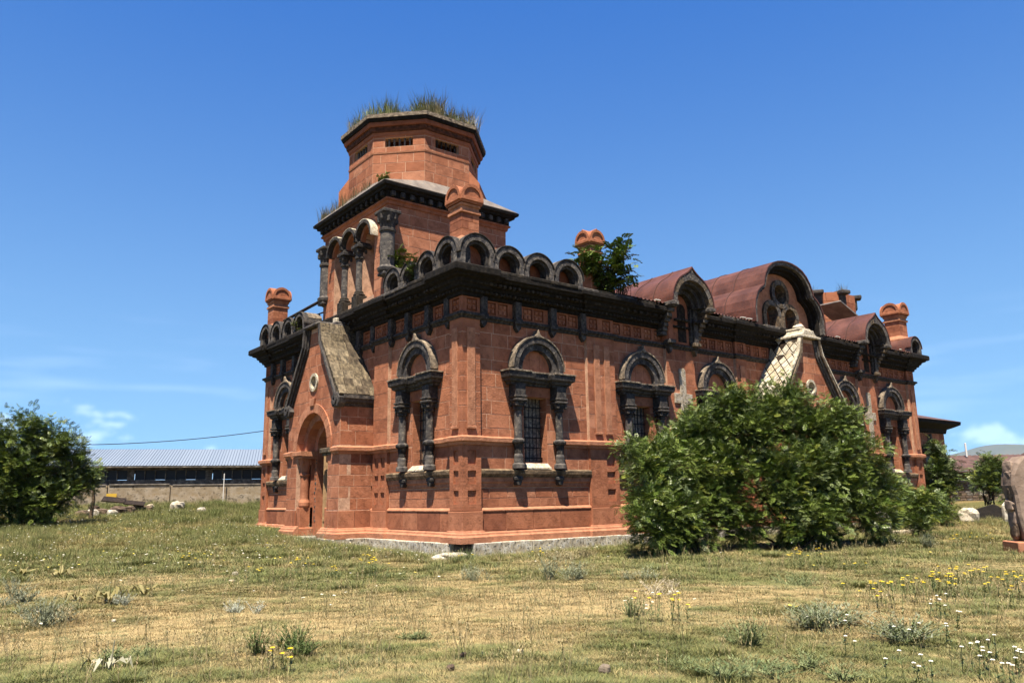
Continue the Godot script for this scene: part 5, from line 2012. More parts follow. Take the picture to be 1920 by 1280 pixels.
func blade_mesh(n: int, h: float, spread: float, w: float, lean: float, sd: int, flower := 0) -> ArrayMesh:
	var r := RandomNumberGenerator.new()
	r.seed = sd
	var mb := MB.new()
	for i in n:
		var a := r.randf() * TAU
		var b := Vector3(cos(a), 0, sin(a)) * spread * sqrt(r.randf())
		var da := a + r.randf_range(-1.2, 1.2)
		var d := Vector3(cos(da), 0, sin(da)) * lean * r.randf_range(0.3, 1.0) * h
		var hh := h * r.randf_range(0.55, 1.0)
		var side := Vector3(-sin(da), 0, cos(da)) * w * 0.5
		var mid := b + d * 0.35 + Vector3(0, hh * 0.6, 0)
		var tip := b + d + Vector3(0, hh, 0)
		var n1 := side.cross(mid - b).normalized()
		var n2 := side.cross(tip - mid).normalized()
		if n1.y < 0.0: n1 = -n1
		if n2.y < 0.0: n2 = -n2
		var k := r.randf_range(0.7, 1.25)
		mb.col = Color(k, k, k * 0.95)
		mb.tri(b - side, b + side, mid + side * 0.8, n1)
		mb.tri(b - side, mid + side * 0.8, mid - side * 0.8, n1)
		mb.tri(mid - side * 0.8, mid + side * 0.8, tip, n2)
	return mb.mesh()

var grass_mat: StandardMaterial3D
var leaf_mat: StandardMaterial3D

func plant_mat(rough: float, back: Color) -> StandardMaterial3D:
	var m := StandardMaterial3D.new()
	m.vertex_color_use_as_albedo = true
	m.albedo_color = lin(0.8, 0.8, 0.8)
	m.roughness = rough
	m.metallic_specular = 0.35
	m.cull_mode = BaseMaterial3D.CULL_DISABLED
	m.backlight_enabled = true
	m.backlight = back
	return m

func multi(called: String, mesh: Mesh, xs: Array, cs: Array, mat_: Material, parent: Node = null) -> MultiMeshInstance3D:
	var mm := MultiMesh.new()
	mm.transform_format = MultiMesh.TRANSFORM_3D
	mm.use_colors = true
	mm.mesh = mesh
	mm.instance_count = xs.size()
	for i in xs.size():
		mm.set_instance_transform(i, xs[i])
		mm.set_instance_color(i, cs[i])
	var o := MultiMeshInstance3D.new()
	o.multimesh = mm
	o.material_override = mat_
	if parent:
		sub(o, called, parent)
	else:
		o.name = numbered(called)
		add_child(o, true)
	o.set_meta("kind", "stuff")
	return o

func inside_building(x: float, z: float) -> bool:
	if x > -0.15 and x < 34.3 and z < 0.15 and z > -16.2:
		return true
	if x > -1.3 and x < 0.2 and z > -10.4 and z < -5.5:
		return true
	return x > CX - 2.4 and x < CX + 2.4 and z < 1.3 and z > -1.0

func build_grass() -> void:
	var rg := RandomNumberGenerator.new()
	rg.seed = 77
	var fwd := Vector2(sin(0.661), -cos(0.661))
	var rt := Vector2(-fwd.y, fwd.x)
	var short_m: Array = []
	for i in 3: short_m.append(blade_mesh(26, 0.045, 0.10, 0.0050, 2.2, 100 + i))
	var mid_m: Array = []
	for i in 3: mid_m.append(blade_mesh(22, 0.13, 0.12, 0.006, 1.1, 200 + i))
	var tall_m: Array = []
	for i in 3: tall_m.append(blade_mesh(20, 0.42, 0.15, 0.008, 0.6, 300 + i))
	var sx: Array = [[], [], []]
	var sc: Array = [[], [], []]
	var mx: Array = [[], [], []]
	var mc: Array = [[], [], []]
	var tx: Array = [[], [], []]
	var tc: Array = [[], [], []]
	var count := 270000
	for i in count:
		# denser towards the camera
		var u := rg.randf()
		var d: float = 5.5 * pow(11.0, u) if i % 3 else 5.5 + 22.0 * rg.randf()
		var w: float = rg.randf_range(-0.74, 0.74)
		var p := Vector2(CAM.x, CAM.z) + fwd * d + rt * d * w
		var x := p.x
		var z := p.y
		if inside_building(x, z):
			continue
		var dry := dryness(x, z)
		var y := gh(x, z)
		var n := pn2.get_noise_2d(x * 5.0 + 40.0, z * 5.0)
		var base := Color(0.165, 0.185, 0.06).lerp(Color(0.51, 0.38, 0.19), clampf(dry + rg.randf_range(-0.38, 0.38), 0, 1))
		if rg.randf() < 0.12:
			base = Color(0.14, 0.17, 0.085)
		base *= rg.randf_range(0.6, 1.3)
		base.a = 1.0
		var grow := d / 14.0
		var s: float = clampf(grow, 0.75, 1.6) * rg.randf_range(0.7, 1.25)
		var hs: float = s * rg.randf_range(0.7, 1.3) * (1.0 - 0.35 * dry)
		# height class: taller near walls, on the left and where the noise says so
		var near := wall_near(x, z)
		var tallness := 0.42 * exp(-pow((near - 1.6) / 1.3, 2)) + 0.5 * sstep(2.0, -12.0, z) * sstep(4.0, -2.0, x) + 0.5 * n - 0.35 * dry + 0.45 * sstep(8.0, 16.0, x) * sstep(12.0, 5.0, z)
		var k := rg.randi() % 3
		var bas := Basis.IDENTITY.rotated(Vector3.UP, rg.randf() * TAU)
		if tallness > 0.42 and rg.randf() < 0.55:
			var q: float = rg.randf_range(0.5, 1.0) * (1.0 if near > 1.2 else 0.65)
			tx[k].append(Transform3D(bas.scaled(Vector3(q, q * rg.randf_range(0.6, 1.1), q)), Vector3(x, y - 0.01, z)))
			tc[k].append(base.lerp(Color(0.20, 0.21, 0.075), 0.45))
		elif tallness > 0.2 or rg.randf() < 0.03:
			mx[k].append(Transform3D(bas.scaled(Vector3(s, hs * 0.85, s)), Vector3(x, y - 0.01, z)))
			mc[k].append(base)
		else:
			sx[k].append(Transform3D(bas.scaled(Vector3(s, hs, s)), Vector3(x, y - 0.006, z)))
			sc[k].append(base)
	var names := ["short_grass", "meadow_grass", "tall_grass"]
	var labels := ["short dry turf grass covering the open meadow", "ankle high meadow grass in loose clumps", "tall uncut grass at the foot of the walls and on the left bank"]
	var sets := [[sx, sc, short_m], [mx, mc, mid_m], [tx, tc, tall_m]]
	for j in 3:
		for k in 3:
			if sets[j][0][k].size() == 0: continue
			var o := multi(names[j], sets[j][2][k], sets[j][0][k], sets[j][1][k], grass_mat)
			tag(o, labels[j], "grass", labels[j], "stuff")
	print("grass ", sx[0].size() * 3, " ", mx[0].size() * 3, " ", tx[0].size() * 3)
	# rough weeds on the bank before the yard wall
	var bx: Array = []
	var bc: Array = []
	for i in 3600:
		var x := rg.randf_range(-3.5, 6.5)
		var z := rg.randf_range(-33.5, -17.0)
		if inside_building(x, z): continue
		var n := pn2.get_noise_2d(x * 2.0, z * 2.0 + 11.0)
		if n + 0.25 * sstep(-4.0, 1.0, x) < rg.randf_range(-0.3, 0.35): continue
		var q := rg.randf_range(0.45, 1.0) * (1.0 + 0.8 * n)
		bx.append(Transform3D(Basis.IDENTITY.rotated(Vector3.UP, rg.randf() * TAU).scaled(Vector3(q * 1.3, q, q * 1.3)), Vector3(x, gh(x, z) - 0.02, z)))
		var col := Color(0.14, 0.165, 0.05).lerp(Color(0.30, 0.25, 0.11), clampf(0.45 - n + rg.randf_range(-0.3, 0.3), 0, 1))
		bc.append(col)
	var bo := multi("bank_weeds", tall_m[0], bx, bc, grass_mat)
	tag(bo, "rough tall weeds on the bank before the yard wall", "weeds", "", "stuff")
	# single dry stalks with seed heads that stand above the turf
	var dm := MB.new()
	var rs := RandomNumberGenerator.new()
	rs.seed = 15
	for k in 3:
		var b := Vector3(rs.randfn() * 0.05, 0, rs.randfn() * 0.05)
		var e := b + Vector3(rs.randfn() * 0.07, rs.randf_range(0.24, 0.4), rs.randfn() * 0.07)
		dm.tube([b, b.lerp(e, 0.6) + Vector3(0.01, 0, 0), e], [0.0028, 0.0022, 0.0016], 3)
		for j in 6:
			var p := b.lerp(e, 0.72 + 0.05 * j)
			var a := rs.randf() * TAU
			var l := Vector3(cos(a) * 0.018, 0.02, sin(a) * 0.018)
			var sd3 := Vector3(-sin(a), 0, cos(a)) * 0.005
			dm.tri(p - sd3, p + sd3, p + l, (Vector3.UP + l).normalized())
	var dx: Array = []
	var dc: Array = []
	for i in 5200:
		var d: float = rg.randf_range(7.0, 30.0)
		var w: float = rg.randf_range(-0.72, 0.72)
		var p := Vector2(CAM.x, CAM.z) + fwd * d + rt * d * w
		if inside_building(p.x, p.y): continue
		if pn2.get_noise_2d(p.x * 1.3 + 55.0, p.y * 1.3) < rg.randf_range(-0.35, 0.35): continue
		var s := rg.randf_range(0.55, 1.2)
		dx.append(Transform3D(Basis.IDENTITY.rotated(Vector3.UP, rg.randf() * TAU).scaled(Vector3(s, s, s)), Vector3(p.x, gh(p.x, p.y), p.y)))
		dc.append(Color(0.22, 0.21, 0.09).lerp(Color(0.46, 0.36, 0.20), rg.randf()))
	var so := multi("dry_stalks", dm.mesh(), dx, dc, grass_mat)
	tag(so, "thin dry seed stalks standing above the turf", "grass", "", "stuff")
	# white and pale yellow flower heads scattered in the taller grass
	var fx: Array = []
	var fc: Array = []
	var hx: Array = []
	var hc: Array = []
	var fm := umbel_mesh(5, 0.017)
	for i in 4200:
		var d: float = rg.randf_range(9.0, 42.0)
		var w: float = rg.randf_range(-0.72, 0.72)
		var p := Vector2(CAM.x, CAM.z) + fwd * d + rt * d * w
		if inside_building(p.x, p.y): continue
		var dens := pn2.get_noise_2d(p.x * 1.6 + 9.0, p.y * 1.6 + 70.0) + 0.9 * sstep(6.0, -4.0, p.y) * sstep(2.0, -2.0, p.x) - 0.25 + 0.5 * exp(-wall_near(p.x, p.y) / 2.5) * float(p.x < 8.0)
		if rg.randf() > dens: continue
		var s := rg.randf_range(0.6, 1.3)
		fx.append(Transform3D(Basis.IDENTITY.rotated(Vector3(1, 0, 0), rg.randf_range(-0.3, 0.3)).scaled(Vector3(s, s, s)), Vector3(p.x, gh(p.x, p.y) + rg.randf_range(0.14, 0.34), p.y)))
		fc.append(Color(0.72, 0.70, 0.58) if rg.randf() < 0.75 else Color(0.70, 0.58, 0.10))
	var o := multi("meadow_flowers", fm, fx, fc, plant_mat(0.8, Color(0.2, 0.2, 0.15)))
	tag(o, "tiny white and yellow flower heads speckling the grass", "flowers", "", "stuff")

func umbel_mesh(n: int, r: float) -> ArrayMesh:
	var mb := MB.new()
	for i in n:
		var a := i * 2.4
		var q := Vector3(cos(a), 0, sin(a)) * r * sqrt(float(i) / n)
		for k in 5:
			var e := TAU * k / 5
			var e2 := TAU * (k + 1) / 5
			mb.tri(q + Vector3(0, 0.008, 0), q + Vector3(cos(e), 0, sin(e)) * r * 0.5, q + Vector3(cos(e2), 0, sin(e2)) * r * 0.5, Vector3.UP)
	return mb.mesh()

# a pinnate leaf: a row of leaflets on both sides of a thin rib
func pinnate_mesh(pairs: int, length: float, lw: float, ll: float, sd: int) -> ArrayMesh:
	var r := RandomNumberGenerator.new()
	r.seed = sd
	var mb := MB.new()
	for i in pairs:
		var t := float(i + 1) / pairs
		var p := Vector3(0, -0.25 * length * t * t, length * t)
		for s in [-1.0, 1.0]:
			var d := Vector3(s, r.randf_range(-0.35, 0.1), 0.35 + 0.5 * t).normalized()
			var l: float = ll * (0.75 + 0.5 * sin(PI * t)) * r.randf_range(0.85, 1.1)
			var sd2 := d.cross(Vector3.UP).normalized() * lw * 0.5 + Vector3(0, r.randf_range(-0.2, 0.2) * lw, 0)
			var k := r.randf_range(0.8, 1.2)
			mb.col = Color(k, k, k)
			var nn := (Vector3.UP + d * r.randf_range(-0.2, 0.4)).normalized()
			var m1 := p + d * l * 0.35
			var m2 := p + d * l * 0.7 + Vector3(0, -0.04 * l, 0)
			var e := p + d * l + Vector3(0, -0.12 * l, 0)
			mb.tri(p, m1 + sd2, m1 - sd2, nn)
			mb.quad(m1 - sd2, m1 + sd2, m2 + sd2 * 0.85, m2 - sd2 * 0.85, nn)
			mb.tri(m2 - sd2 * 0.85, m2 + sd2 * 0.85, e, nn)
	return mb.mesh()

func leafy(called: String, label: String, category: String, at: Vector3, sd: int, spec: Dictionary, group := "") -> Node3D:
	# spec: h, stems, spread, r0, lobes (array of [x, y, z, r]), leaves, size, greens
	var r := RandomNumberGenerator.new()
	r.seed = sd
	var t := thing(called, label, category, at, 0.0, group)
	var tips: Array = []
	var lobes: Array = spec.lobes
	var stem := MB.new()
	for s in spec.stems:
		var target: Array = lobes[s % lobes.size()]
		var b: Vector3 = Vector3(r.randf_range(-1, 1), 0, r.randf_range(-1, 1)) * spec.base
		b.y = -0.1
		var e: Vector3 = Vector3(target[0], target[1], target[2]) + Vector3(r.randf_range(-1, 1), r.randf_range(-0.6, 0.7), r.randf_range(-1, 1)) * target[3] * 0.55
		var pts: Array = []
		var rad: Array = []
		for i in 7:
			var q := i / 6.0
			var p: Vector3 = b.lerp(e, q)
			p.y = b.y + (e.y - b.y) * pow(q, 0.85)
			p += Vector3(r.randf_range(-1, 1), 0, r.randf_range(-1, 1)) * 0.06 * spec.h * 0.3
			pts.append(p)
			rad.append(lerp(spec.r0, spec.r0 * 0.2, q))
		stem.tube(pts, rad, 6)
		for i in range(2, 7):
			for j in 2:
				var d: Vector3 = Vector3(r.randf_range(-1, 1), r.randf_range(0.0, 0.9), r.randf_range(-1, 1)).normalized() * target[3] * r.randf_range(0.5, 1.0)
				var q0: Vector3 = pts[i]
				stem.tube([q0, q0 + d * 0.5 + Vector3(0, 0.05, 0), q0 + d], [rad[i] * 0.5, rad[i] * 0.3, rad[i] * 0.12], 4)
	obj("stem", stem, M.bark, t)
	var meshes := [pinnate_mesh(6, spec.size, spec.size * 0.115, spec.size * 0.36, sd + 1), pinnate_mesh(7, spec.size * 1.15, spec.size * 0.10, spec.size * 0.34, sd + 2)]
	var xs := [[], []]
	var cs := [[], []]
	var vol := 0.0
	var cn := FastNoiseLite.new()
	cn.seed = sd
	cn.frequency = 0.9
	cn.fractal_octaves = 3
	for l in lobes: vol += pow(l[3], 2.2)
	# leaf clumps: a shell-weighted cloud in every lobe
	for l in lobes:
		var nclump: int = int(spec.leaves * pow(l[3], 2.2) / vol / 9.0)
		for c in nclump:
			var d := Vector3(r.randfn(), r.randfn() * 0.95, r.randfn()).normalized()
			var rr: float = l[3] * pow(r.randf(), 0.42) * (0.84 + 0.95 * cn.get_noise_3d(d.x * 1.7 + l[0] * 3.0, d.y * 1.7 + l[1] * 3.0, d.z * 1.7))
			if r.randf() < 0.13: rr *= r.randf_range(1.1, 1.45)
			if cn.get_noise_3d(d.x * 3.1 + l[1] * 5.0, d.y * 3.1, d.z * 3.1 + l[0] * 5.0) < -0.12 and r.randf() < 0.75: continue
			var ce := Vector3(l[0], l[1], l[2]) + Vector3(d.x * rr, d.y * rr * spec.get("flat", 1.0), d.z * rr)
			if ce.y < spec.get("floor", 0.12): continue
			var tone_: float = pow(r.randf(), 1.4)
			var g: Color = spec.greens[0].lerp(spec.greens[1], tone_)
			var odd := r.randf()
			if odd < 0.14: g = g.lerp(Color(0.25, 0.30, 0.15), 0.6)  # silvered clumps: highlights on the leaves put into the colour
			elif odd < 0.24: g = g.lerp(Color(0.26, 0.27, 0.04), 0.5)
			var outw := (d + Vector3.UP * 0.35).normalized()
			for j in 9:
				var p: Vector3 = ce + Vector3(r.randfn(), r.randfn(), r.randfn()) * spec.size * 0.55
				var dir := (outw + Vector3(r.randfn(), r.randfn() * 0.5, r.randfn()) * 0.75).normalized()
				var up := (Vector3.UP + Vector3(r.randfn(), 0, r.randfn()) * 0.45).normalized()
				var xa := up.cross(dir)
				if xa.length() < 0.05: continue
				xa = xa.normalized()
				var ya := dir.cross(xa).normalized()
				var sc: float = r.randf_range(0.7, 1.2)
				var k := r.randi() % 2
				xs[k].append(Transform3D(Basis(xa * sc, ya * sc, dir * sc), p))
				var gg: Color = g * r.randf_range(0.75, 1.25)
				gg.a = 1
				cs[k].append(gg)
	# long shoots that stand out of the crown
	var twig := MB.new()
	for s in spec.get("shoots", 0):
		var l: Array = lobes[r.randi() % lobes.size()]
		var d := Vector3(r.randfn(), r.randfn() * 0.6 + 0.45, r.randfn()).normalized()
		var b0: Vector3 = Vector3(l[0], l[1], l[2]) + d * l[3] * 0.6
		var ln: float = l[3] * r.randf_range(0.5, 0.85)
		var bend := Vector3(r.randfn() * 0.2, r.randf_range(-0.15, 0.35), r.randfn() * 0.2)
		var e0 := b0 + (d + bend).normalized() * ln
		var m0 := b0.lerp(e0, 0.5) + Vector3(0, 0.04, 0)
		if e0.y < 0.2: continue
		twig.tube([b0, m0, e0], [0.012, 0.008, 0.004], 4)
		var g2: Color = spec.greens[0].lerp(spec.greens[1], r.randf_range(0.3, 1.0))
		var cnt: int = int(ln / (spec.size * 0.22))
		for j in cnt:
			var q := (j + 1.0) / cnt
			var p := b0.lerp(m0, q * 2.0) if q < 0.5 else m0.lerp(e0, q * 2.0 - 1.0)
			var an := j * 2.4 + r.randf()
			var ax := (e0 - b0).normalized()
			var sa := ax.cross(Vector3.UP if abs(ax.y) < 0.9 else Vector3.RIGHT).normalized()
			var dir := (ax * 0.75 + (sa * cos(an) + ax.cross(sa) * sin(an)) * 0.8).normalized()
			var xa := Vector3.UP.cross(dir)
			if xa.length() < 0.05: continue
			xa = xa.normalized()
			var sc := r.randf_range(0.75, 1.15)
			var k := r.randi() % 2
			xs[k].append(Transform3D(Basis(xa * sc, dir.cross(xa).normalized() * sc, dir * sc), p))
			var gg: Color = g2 * r.randf_range(0.8, 1.2)
			gg.a = 1
			cs[k].append(gg)
	if twig.v.size() > 0: obj("twig", twig, M.bark, t)
	for k in 2:
		multi("foliage", meshes[k], xs[k], cs[k], leaf_mat, t)
	return t

func G(x: float, z: float) -> Vector3:
	return Vector3(x, gh(x, z), z)

func build_bushes() -> void:
	leaf_mat = plant_mat(0.36, Color(0.16, 0.20, 0.04))
	var ga := Color(0.062, 0.105, 0.016)
	var gb := Color(0.195, 0.25, 0.055)
	leafy("ash_bush", "large leafy ash bush left of the pair, its left edge over the wall string course", "bush", G(3.9, 4.6), 401, {shoots = 90, h = 4.4, stems = 12, base = 0.5, r0 = 0.035, leaves = 34000, size = 0.165, greens = [ga, gb], floor = 0.15,
		lobes = [[-0.2, 0.8, 0.2, 0.95], [-0.9, 1.1, 0.3, 0.8], [0.4, 1.7, -0.2, 1.05], [-0.5, 2.2, -0.2, 0.95], [0.8, 2.3, -0.3, 0.95], [1.2, 3.0, -0.7, 0.75], [-0.2, 2.55, -0.4, 0.65], [1.3, 1.2, -0.8, 0.7], [-1.6, 1.5, 0.4, 0.45], [-1.5, 0.7, 0.5, 0.5], [-1.0, 2.3, 0.0, 0.45], [1.9, 1.2, -1.1, 0.8], [1.6, 0.7, -0.6, 0.5], [1.6, 2.2, -0.6, 0.9], [1.9, 3.3, -0.9, 0.8], [2.2, 2.5, -0.3, 0.8], [2.3, 3.5, -0.6, 0.6], [-2.0, 2.7, 0.3, 0.35], [-2.1, 1.0, 0.6, 0.4]]})
	leafy("ash_bush", "tallest and widest leafy ash bush, right of the pair in front of the white gable", "bush", G(6.9, 6.0), 402, {shoots = 120, h = 4.9, stems = 16, base = 0.6, r0 = 0.04, leaves = 52000, size = 0.165, greens = [ga, gb], floor = 0.15,
		lobes = [[0.0, 0.9, 0.3, 1.0], [0.9, 1.0, 0.5, 0.9], [-0.3, 2.0, 0.0, 1.0], [0.9, 2.2, 0.4, 1.1], [1.6, 1.6, 0.8, 0.9], [-0.6, 3.3, -0.6, 0.95], [0.3, 3.8, -0.5, 0.85], [1.4, 3.3, 0.2, 1.0], [1.0, 4.2, -0.2, 0.6], [2.1, 2.6, 0.9, 0.85], [2.2, 0.9, 1.2, 0.7], [-1.0, 4.1, -0.9, 0.6], [-1.4, 3.4, -1.3, 0.7], [2.1, 3.6, 0.7, 0.6], [2.7, 1.7, 1.3, 0.5], [-1.4, 1.3, -1.1, 0.8], [-1.5, 2.2, -1.1, 0.85], [-1.0, 0.7, -0.7, 0.6]]})
	leafy("low_shrub", "low green shrub behind the big bush beside the wall", "shrub", G(17.0, 3.4), 403, {shoots = 25, h = 2.4, stems = 7, base = 0.4, r0 = 0.025, leaves = 11000, size = 0.165, greens = [ga, gb],
		lobes = [[0, 0.7, 0, 0.8], [0.8, 0.9, 0.3, 0.8], [1.6, 0.7, 0.5, 0.7], [0.3, 1.7, 0, 0.6], [1.1, 1.5, 0.2, 0.5], [-0.6, 2.1, -0.2, 0.5], [2.6, 0.6, 1.0, 0.6]]})
	leafy("low_shrub", "small two-stemmed green shrub standing alone right of the big bush", "shrub", G(12.4, 7.0), 404, {h = 1.5, stems = 4, base = 0.15, r0 = 0.018, leaves = 2300, size = 0.16, greens = [ga, gb], floor = 0.25,
		lobes = [[0, 0.55, 0, 0.36], [0.25, 0.9, 0.05, 0.36], [-0.2, 0.45, 0.1, 0.3], [0.4, 1.25, 0.05, 0.42], [0.0, 1.2, 0, 0.35], [0.75, 1.25, 0.2, 0.3]]})
	leafy("apse_tree", "slender leafy sapling growing against the apse wall", "tree", G(31.2, -0.6), 405, {shoots = 12, h = 4.4, stems = 6, base = 0.3, r0 = 0.06, leaves = 1700, size = 0.33, greens = [ga, Color(0.10, 0.13, 0.035)], floor = 0.9,
		lobes = [[0, 1.6, 0, 0.55], [0.3, 2.4, 0.2, 0.5], [0.2, 3.3, 0, 0.4], [0.3, 1.7, 0.1, 0.45], [-0.3, 2.5, 0, 0.4], [0.35, 2.9, 0.1, 0.35], [0.1, 3.9, 0, 0.28]]})
	leafy("round_tree", "small round dark tree on thin trunks beyond the churchyard, left of the carved stone", "tree", Vector3(53.0, gh(53, -7) - 0.05, -7.0), 406, {h = 4.5, stems = 7, base = 0.5, r0 = 0.08, leaves = 2600, size = 0.4, greens = [ga * 0.8, gb * 0.8], floor = 1.2,
		lobes = [[0.3, 2.1, 0.1, 0.8], [0.9, 2.6, 0.3, 0.9], [0.5, 3.2, 0.2, 0.75], [1.3, 2.0, 0.5, 0.8], [-0.5, 1.8, -0.2, 0.45]]})
	leafy("round_tree", "dark low bush under the small round tree", "bush", Vector3(51.0, gh(51, -4.6), -4.6), 407, {h = 1.5, stems = 5, base = 0.4, r0 = 0.03, leaves = 900, size = 0.35, greens = [ga * 0.8, gb * 0.7],
		lobes = [[0, 0.7, 0, 0.9], [1.0, 0.6, 0.5, 0.8], [1.8, 0.5, 0.9, 0.7]]})
	leafy("left_tree", "broad dark green tree at the left edge of the meadow", "tree", G(-8.3, -19.6), 408, {shoots = 90, h = 5.2, stems = 12, base = 0.7, r0 = 0.09, leaves = 24000, size = 0.22, greens = [ga, gb], floor = 0.2,
		lobes = [[0.1, 0.9, 0.3, 1.2], [-1.3, 1.1, 0.6, 1.2], [0.9, 1.6, -0.3, 1.0], [-0.4, 2.3, 0, 1.2], [-1.6, 2.5, 0.5, 1.1], [1.5, 2.4, -0.6, 0.9], [0.4, 3.3, -0.1, 1.0], [-0.7, 3.7, 0.2, 0.95], [-1.7, 3.6, 0.5, 0.6], [-0.2, 4.1, 0, 0.55], [1.25, 3.3, -0.5, 0.6], [2.1, 1.9, -0.9, 0.6], [-2.2, 1.4, 1.0, 1.1], [-3.0, 2.4, 1.0, 0.9]]})
	# leaning trunk beside the tree
	var lt := MB.new()
	lt.tube([G(-5.6, -22.6) + Vector3(0, -0.1, 0), G(-5.6, -22.6) + Vector3(0.08, 0.9, 0), G(-5.6, -22.6) + Vector3(-0.05, 1.9, 0.1)], [0.10, 0.08, 0.06], 8)
	var lo := obj("bare_trunk", lt, M.palebark)
	tag(lo, "bare pale trunk leaning at the right side of the left tree", "tree trunk")
	# plants rooted in the church
	roof_plant("roof_sapling", "leafy sapling growing out of the cornice beside the second turret", Vector3(6.05, 8.4, 0.1), 501, 2.25, 620, Color(0.06, 0.11, 0.02), Color(0.14, 0.19, 0.04), 0.85)
	roof_plant("roof_sapling", "thin green sapling among the parapet arches beside the tower", Vector3(-0.1, 8.6, -2.5), 502, 0.9, 150, Color(0.08, 0.12, 0.03), Color(0.16, 0.2, 0.05), 0.45)
	roof_plant("roof_sapling", "narrow green weed climbing the south tower wall", Vector3(0.75, 9.6, -5.1), 503, 1.4, 70, Color(0.10, 0.15, 0.03), Color(0.2, 0.24, 0.06), 0.16)
	roof_plant("roof_sapling", "bright green weed tuft on the corner of the tower eaves", Vector3(0.35, 13.05, -5.35), 504, 0.55, 130, Color(0.14, 0.18, 0.04), Color(0.26, 0.28, 0.08), 0.36)
	roof_plant("roof_sapling", "green weeds on the parapet left of the tower foot", Vector3(-0.2, 8.45, -11.9), 505, 0.5, 120, Color(0.14, 0.18, 0.04), Color(0.26, 0.28, 0.08), 0.5)
	# dead twigs and roots under the first sapling
	var tw := MB.new()
	var r := RandomNumberGenerator.new()
	r.seed = 9
	for i in 60:
		var p := Vector3(5.7 + r.randf() * 1.3, 8.42, r.randf_range(-0.1, 0.45))
		tw.tube([p, p + Vector3(r.randf_range(-0.1, 0.1), 0.3, 0.05), p + Vector3(r.randf_range(-0.25, 0.25), r.randf_range(0.35, 0.75), r.randf_range(-0.1, 0.1))], [0.014, 0.011, 0.005], 4)
	var to := obj("dry_twigs", tw, M.bark)
	tag(to, "tangle of dry twigs at the foot of the roof sapling", "twigs")
	# grass on the tower top and eaves
	var gm := blade_mesh(20, 0.95, 0.15, 0.014, 0.4, 901)
	var gx: Array = []
	var gc: Array = []
	for cl in 44:
		var a0 := r.randf() * TAU
		var r0 := 1.7 + r.randf() * 0.85
		var hgt := r.randf_range(0.55, 1.35)
		var tone_ := r.randf()
		for i in r.randi_range(8, 22):
			var p := Vector3(3.05 + cos(a0) * r0 + r.randfn() * 0.2, 16.42, -8.0 + sin(a0) * r0 + r.randfn() * 0.2)
			var s := hgt * r.randf_range(0.6, 1.15)
			gx.append(Transform3D(Basis.IDENTITY.rotated(Vector3.UP, r.randf() * 6).scaled(Vector3(s * 1.2, s, s * 1.2)), p))
			var c := Color(0.20, 0.19, 0.09).lerp(Color(0.40, 0.34, 0.20), r.randf())
			if tone_ < 0.6: c = Color(0.17, 0.21, 0.075).lerp(Color(0.30, 0.32, 0.15), r.randf())
			gc.append(c)
	var go := multi("tower_grass", gm, gx, gc, grass_mat)
	tag(go, "dry tall grass fringe growing on top of the octagonal tower", "grass", "", "stuff")
	gx = []
	gc = []
	for i in 60:
		var p := Vector3(0.2 + r.randf_range(-0.1, 0.4), 13.04, -6.0 - r.randf() * 4.6)
		if i > 46: p = Vector3(0.1 + r.randf() * 0.3, 13.04, -10.4 - r.randf() * 0.5)
		var s := r.randf_range(0.5, 1.0)
		gx.append(Transform3D(Basis.IDENTITY.rotated(Vector3.UP, r.randf() * 6).scaled(Vector3(s, s, s)), p))
		gc.append(Color(0.13, 0.12, 0.055).lerp(Color(0.19, 0.16, 0.09), r.randf()))
	for i in 40:
		var a := r.randf() * TAU
		var p := Vector3(27.2 + cos(a) * 1.7 * r.randf_range(0.7, 1.05), 12.1, -4.6 + sin(a) * 1.7 * r.randf_range(0.7, 1.05))
		var s := r.randf_range(0.6, 1.2)
		gx.append(Transform3D(Basis.IDENTITY.rotated(Vector3.UP, r.randf() * 6).scaled(Vector3(s, s, s)), p))
		gc.append(Color(0.10, 0.11, 0.045).lerp(Color(0.17, 0.15, 0.08), r.randf()))
	go = multi("ledge_grass", gm, gx, gc, grass_mat)
	tag(go, "sparse dry grass on the tower eaves and the ruined drum", "grass", "", "stuff")

func roof_plant(called: String, label: String, at: Vector3, sd: int, h: float, leaves: int, c0: Color, c1: Color, wide: float) -> void:
	var r := RandomNumberGenerator.new()
	r.seed = sd
	var t := thing(called, label, "plant", at)
	var st := MB.new()
	var ends: Array = []
	for i in max(3, int(wide * 9)):
		var e := Vector3(r.randf_range(-1, 1) * wide, h * r.randf_range(0.4, 1.0), r.randf_range(-0.6, 0.8) * wide)
		st.tube([Vector3(r.randf_range(-0.1, 0.1), 0, 0), Vector3(e.x * 0.3, e.y * 0.55, e.z * 0.3), e], [0.02, 0.014, 0.006], 5)
		ends.append(e)
	obj("stem", st, M.bark, t)
	var size: float = clampf(0.2 * h, 0.12, 0.3)
	var pm := pinnate_mesh(6, size, size * 0.2, size * 0.4, sd + 3)
	var xs: Array = []
	var cs: Array = []
	for i in leaves:
		var e: Vector3 = ends[r.randi() % ends.size()]
		var q := pow(r.randf(), 0.5)
		var p := Vector3(e.x * (0.3 * q + 0.7 * q * q), e.y * q, e.z * q * q) + Vector3(r.randfn(), r.randfn(), r.randfn()) * 0.12 * h * q * 0.7
		var dir := Vector3(r.randfn(), r.randfn() * 0.5 + 0.1, r.randfn()).normalized()
		var xa := Vector3.UP.cross(dir).normalized()
		var s := r.randf_range(0.7, 1.2)
		xs.append(Transform3D(Basis(xa * s, dir.cross(xa) * s, dir * s), p))
		cs.append(c0.lerp(c1, r.randf()))
	multi("foliage", pm, xs, cs, leaf_mat, t)

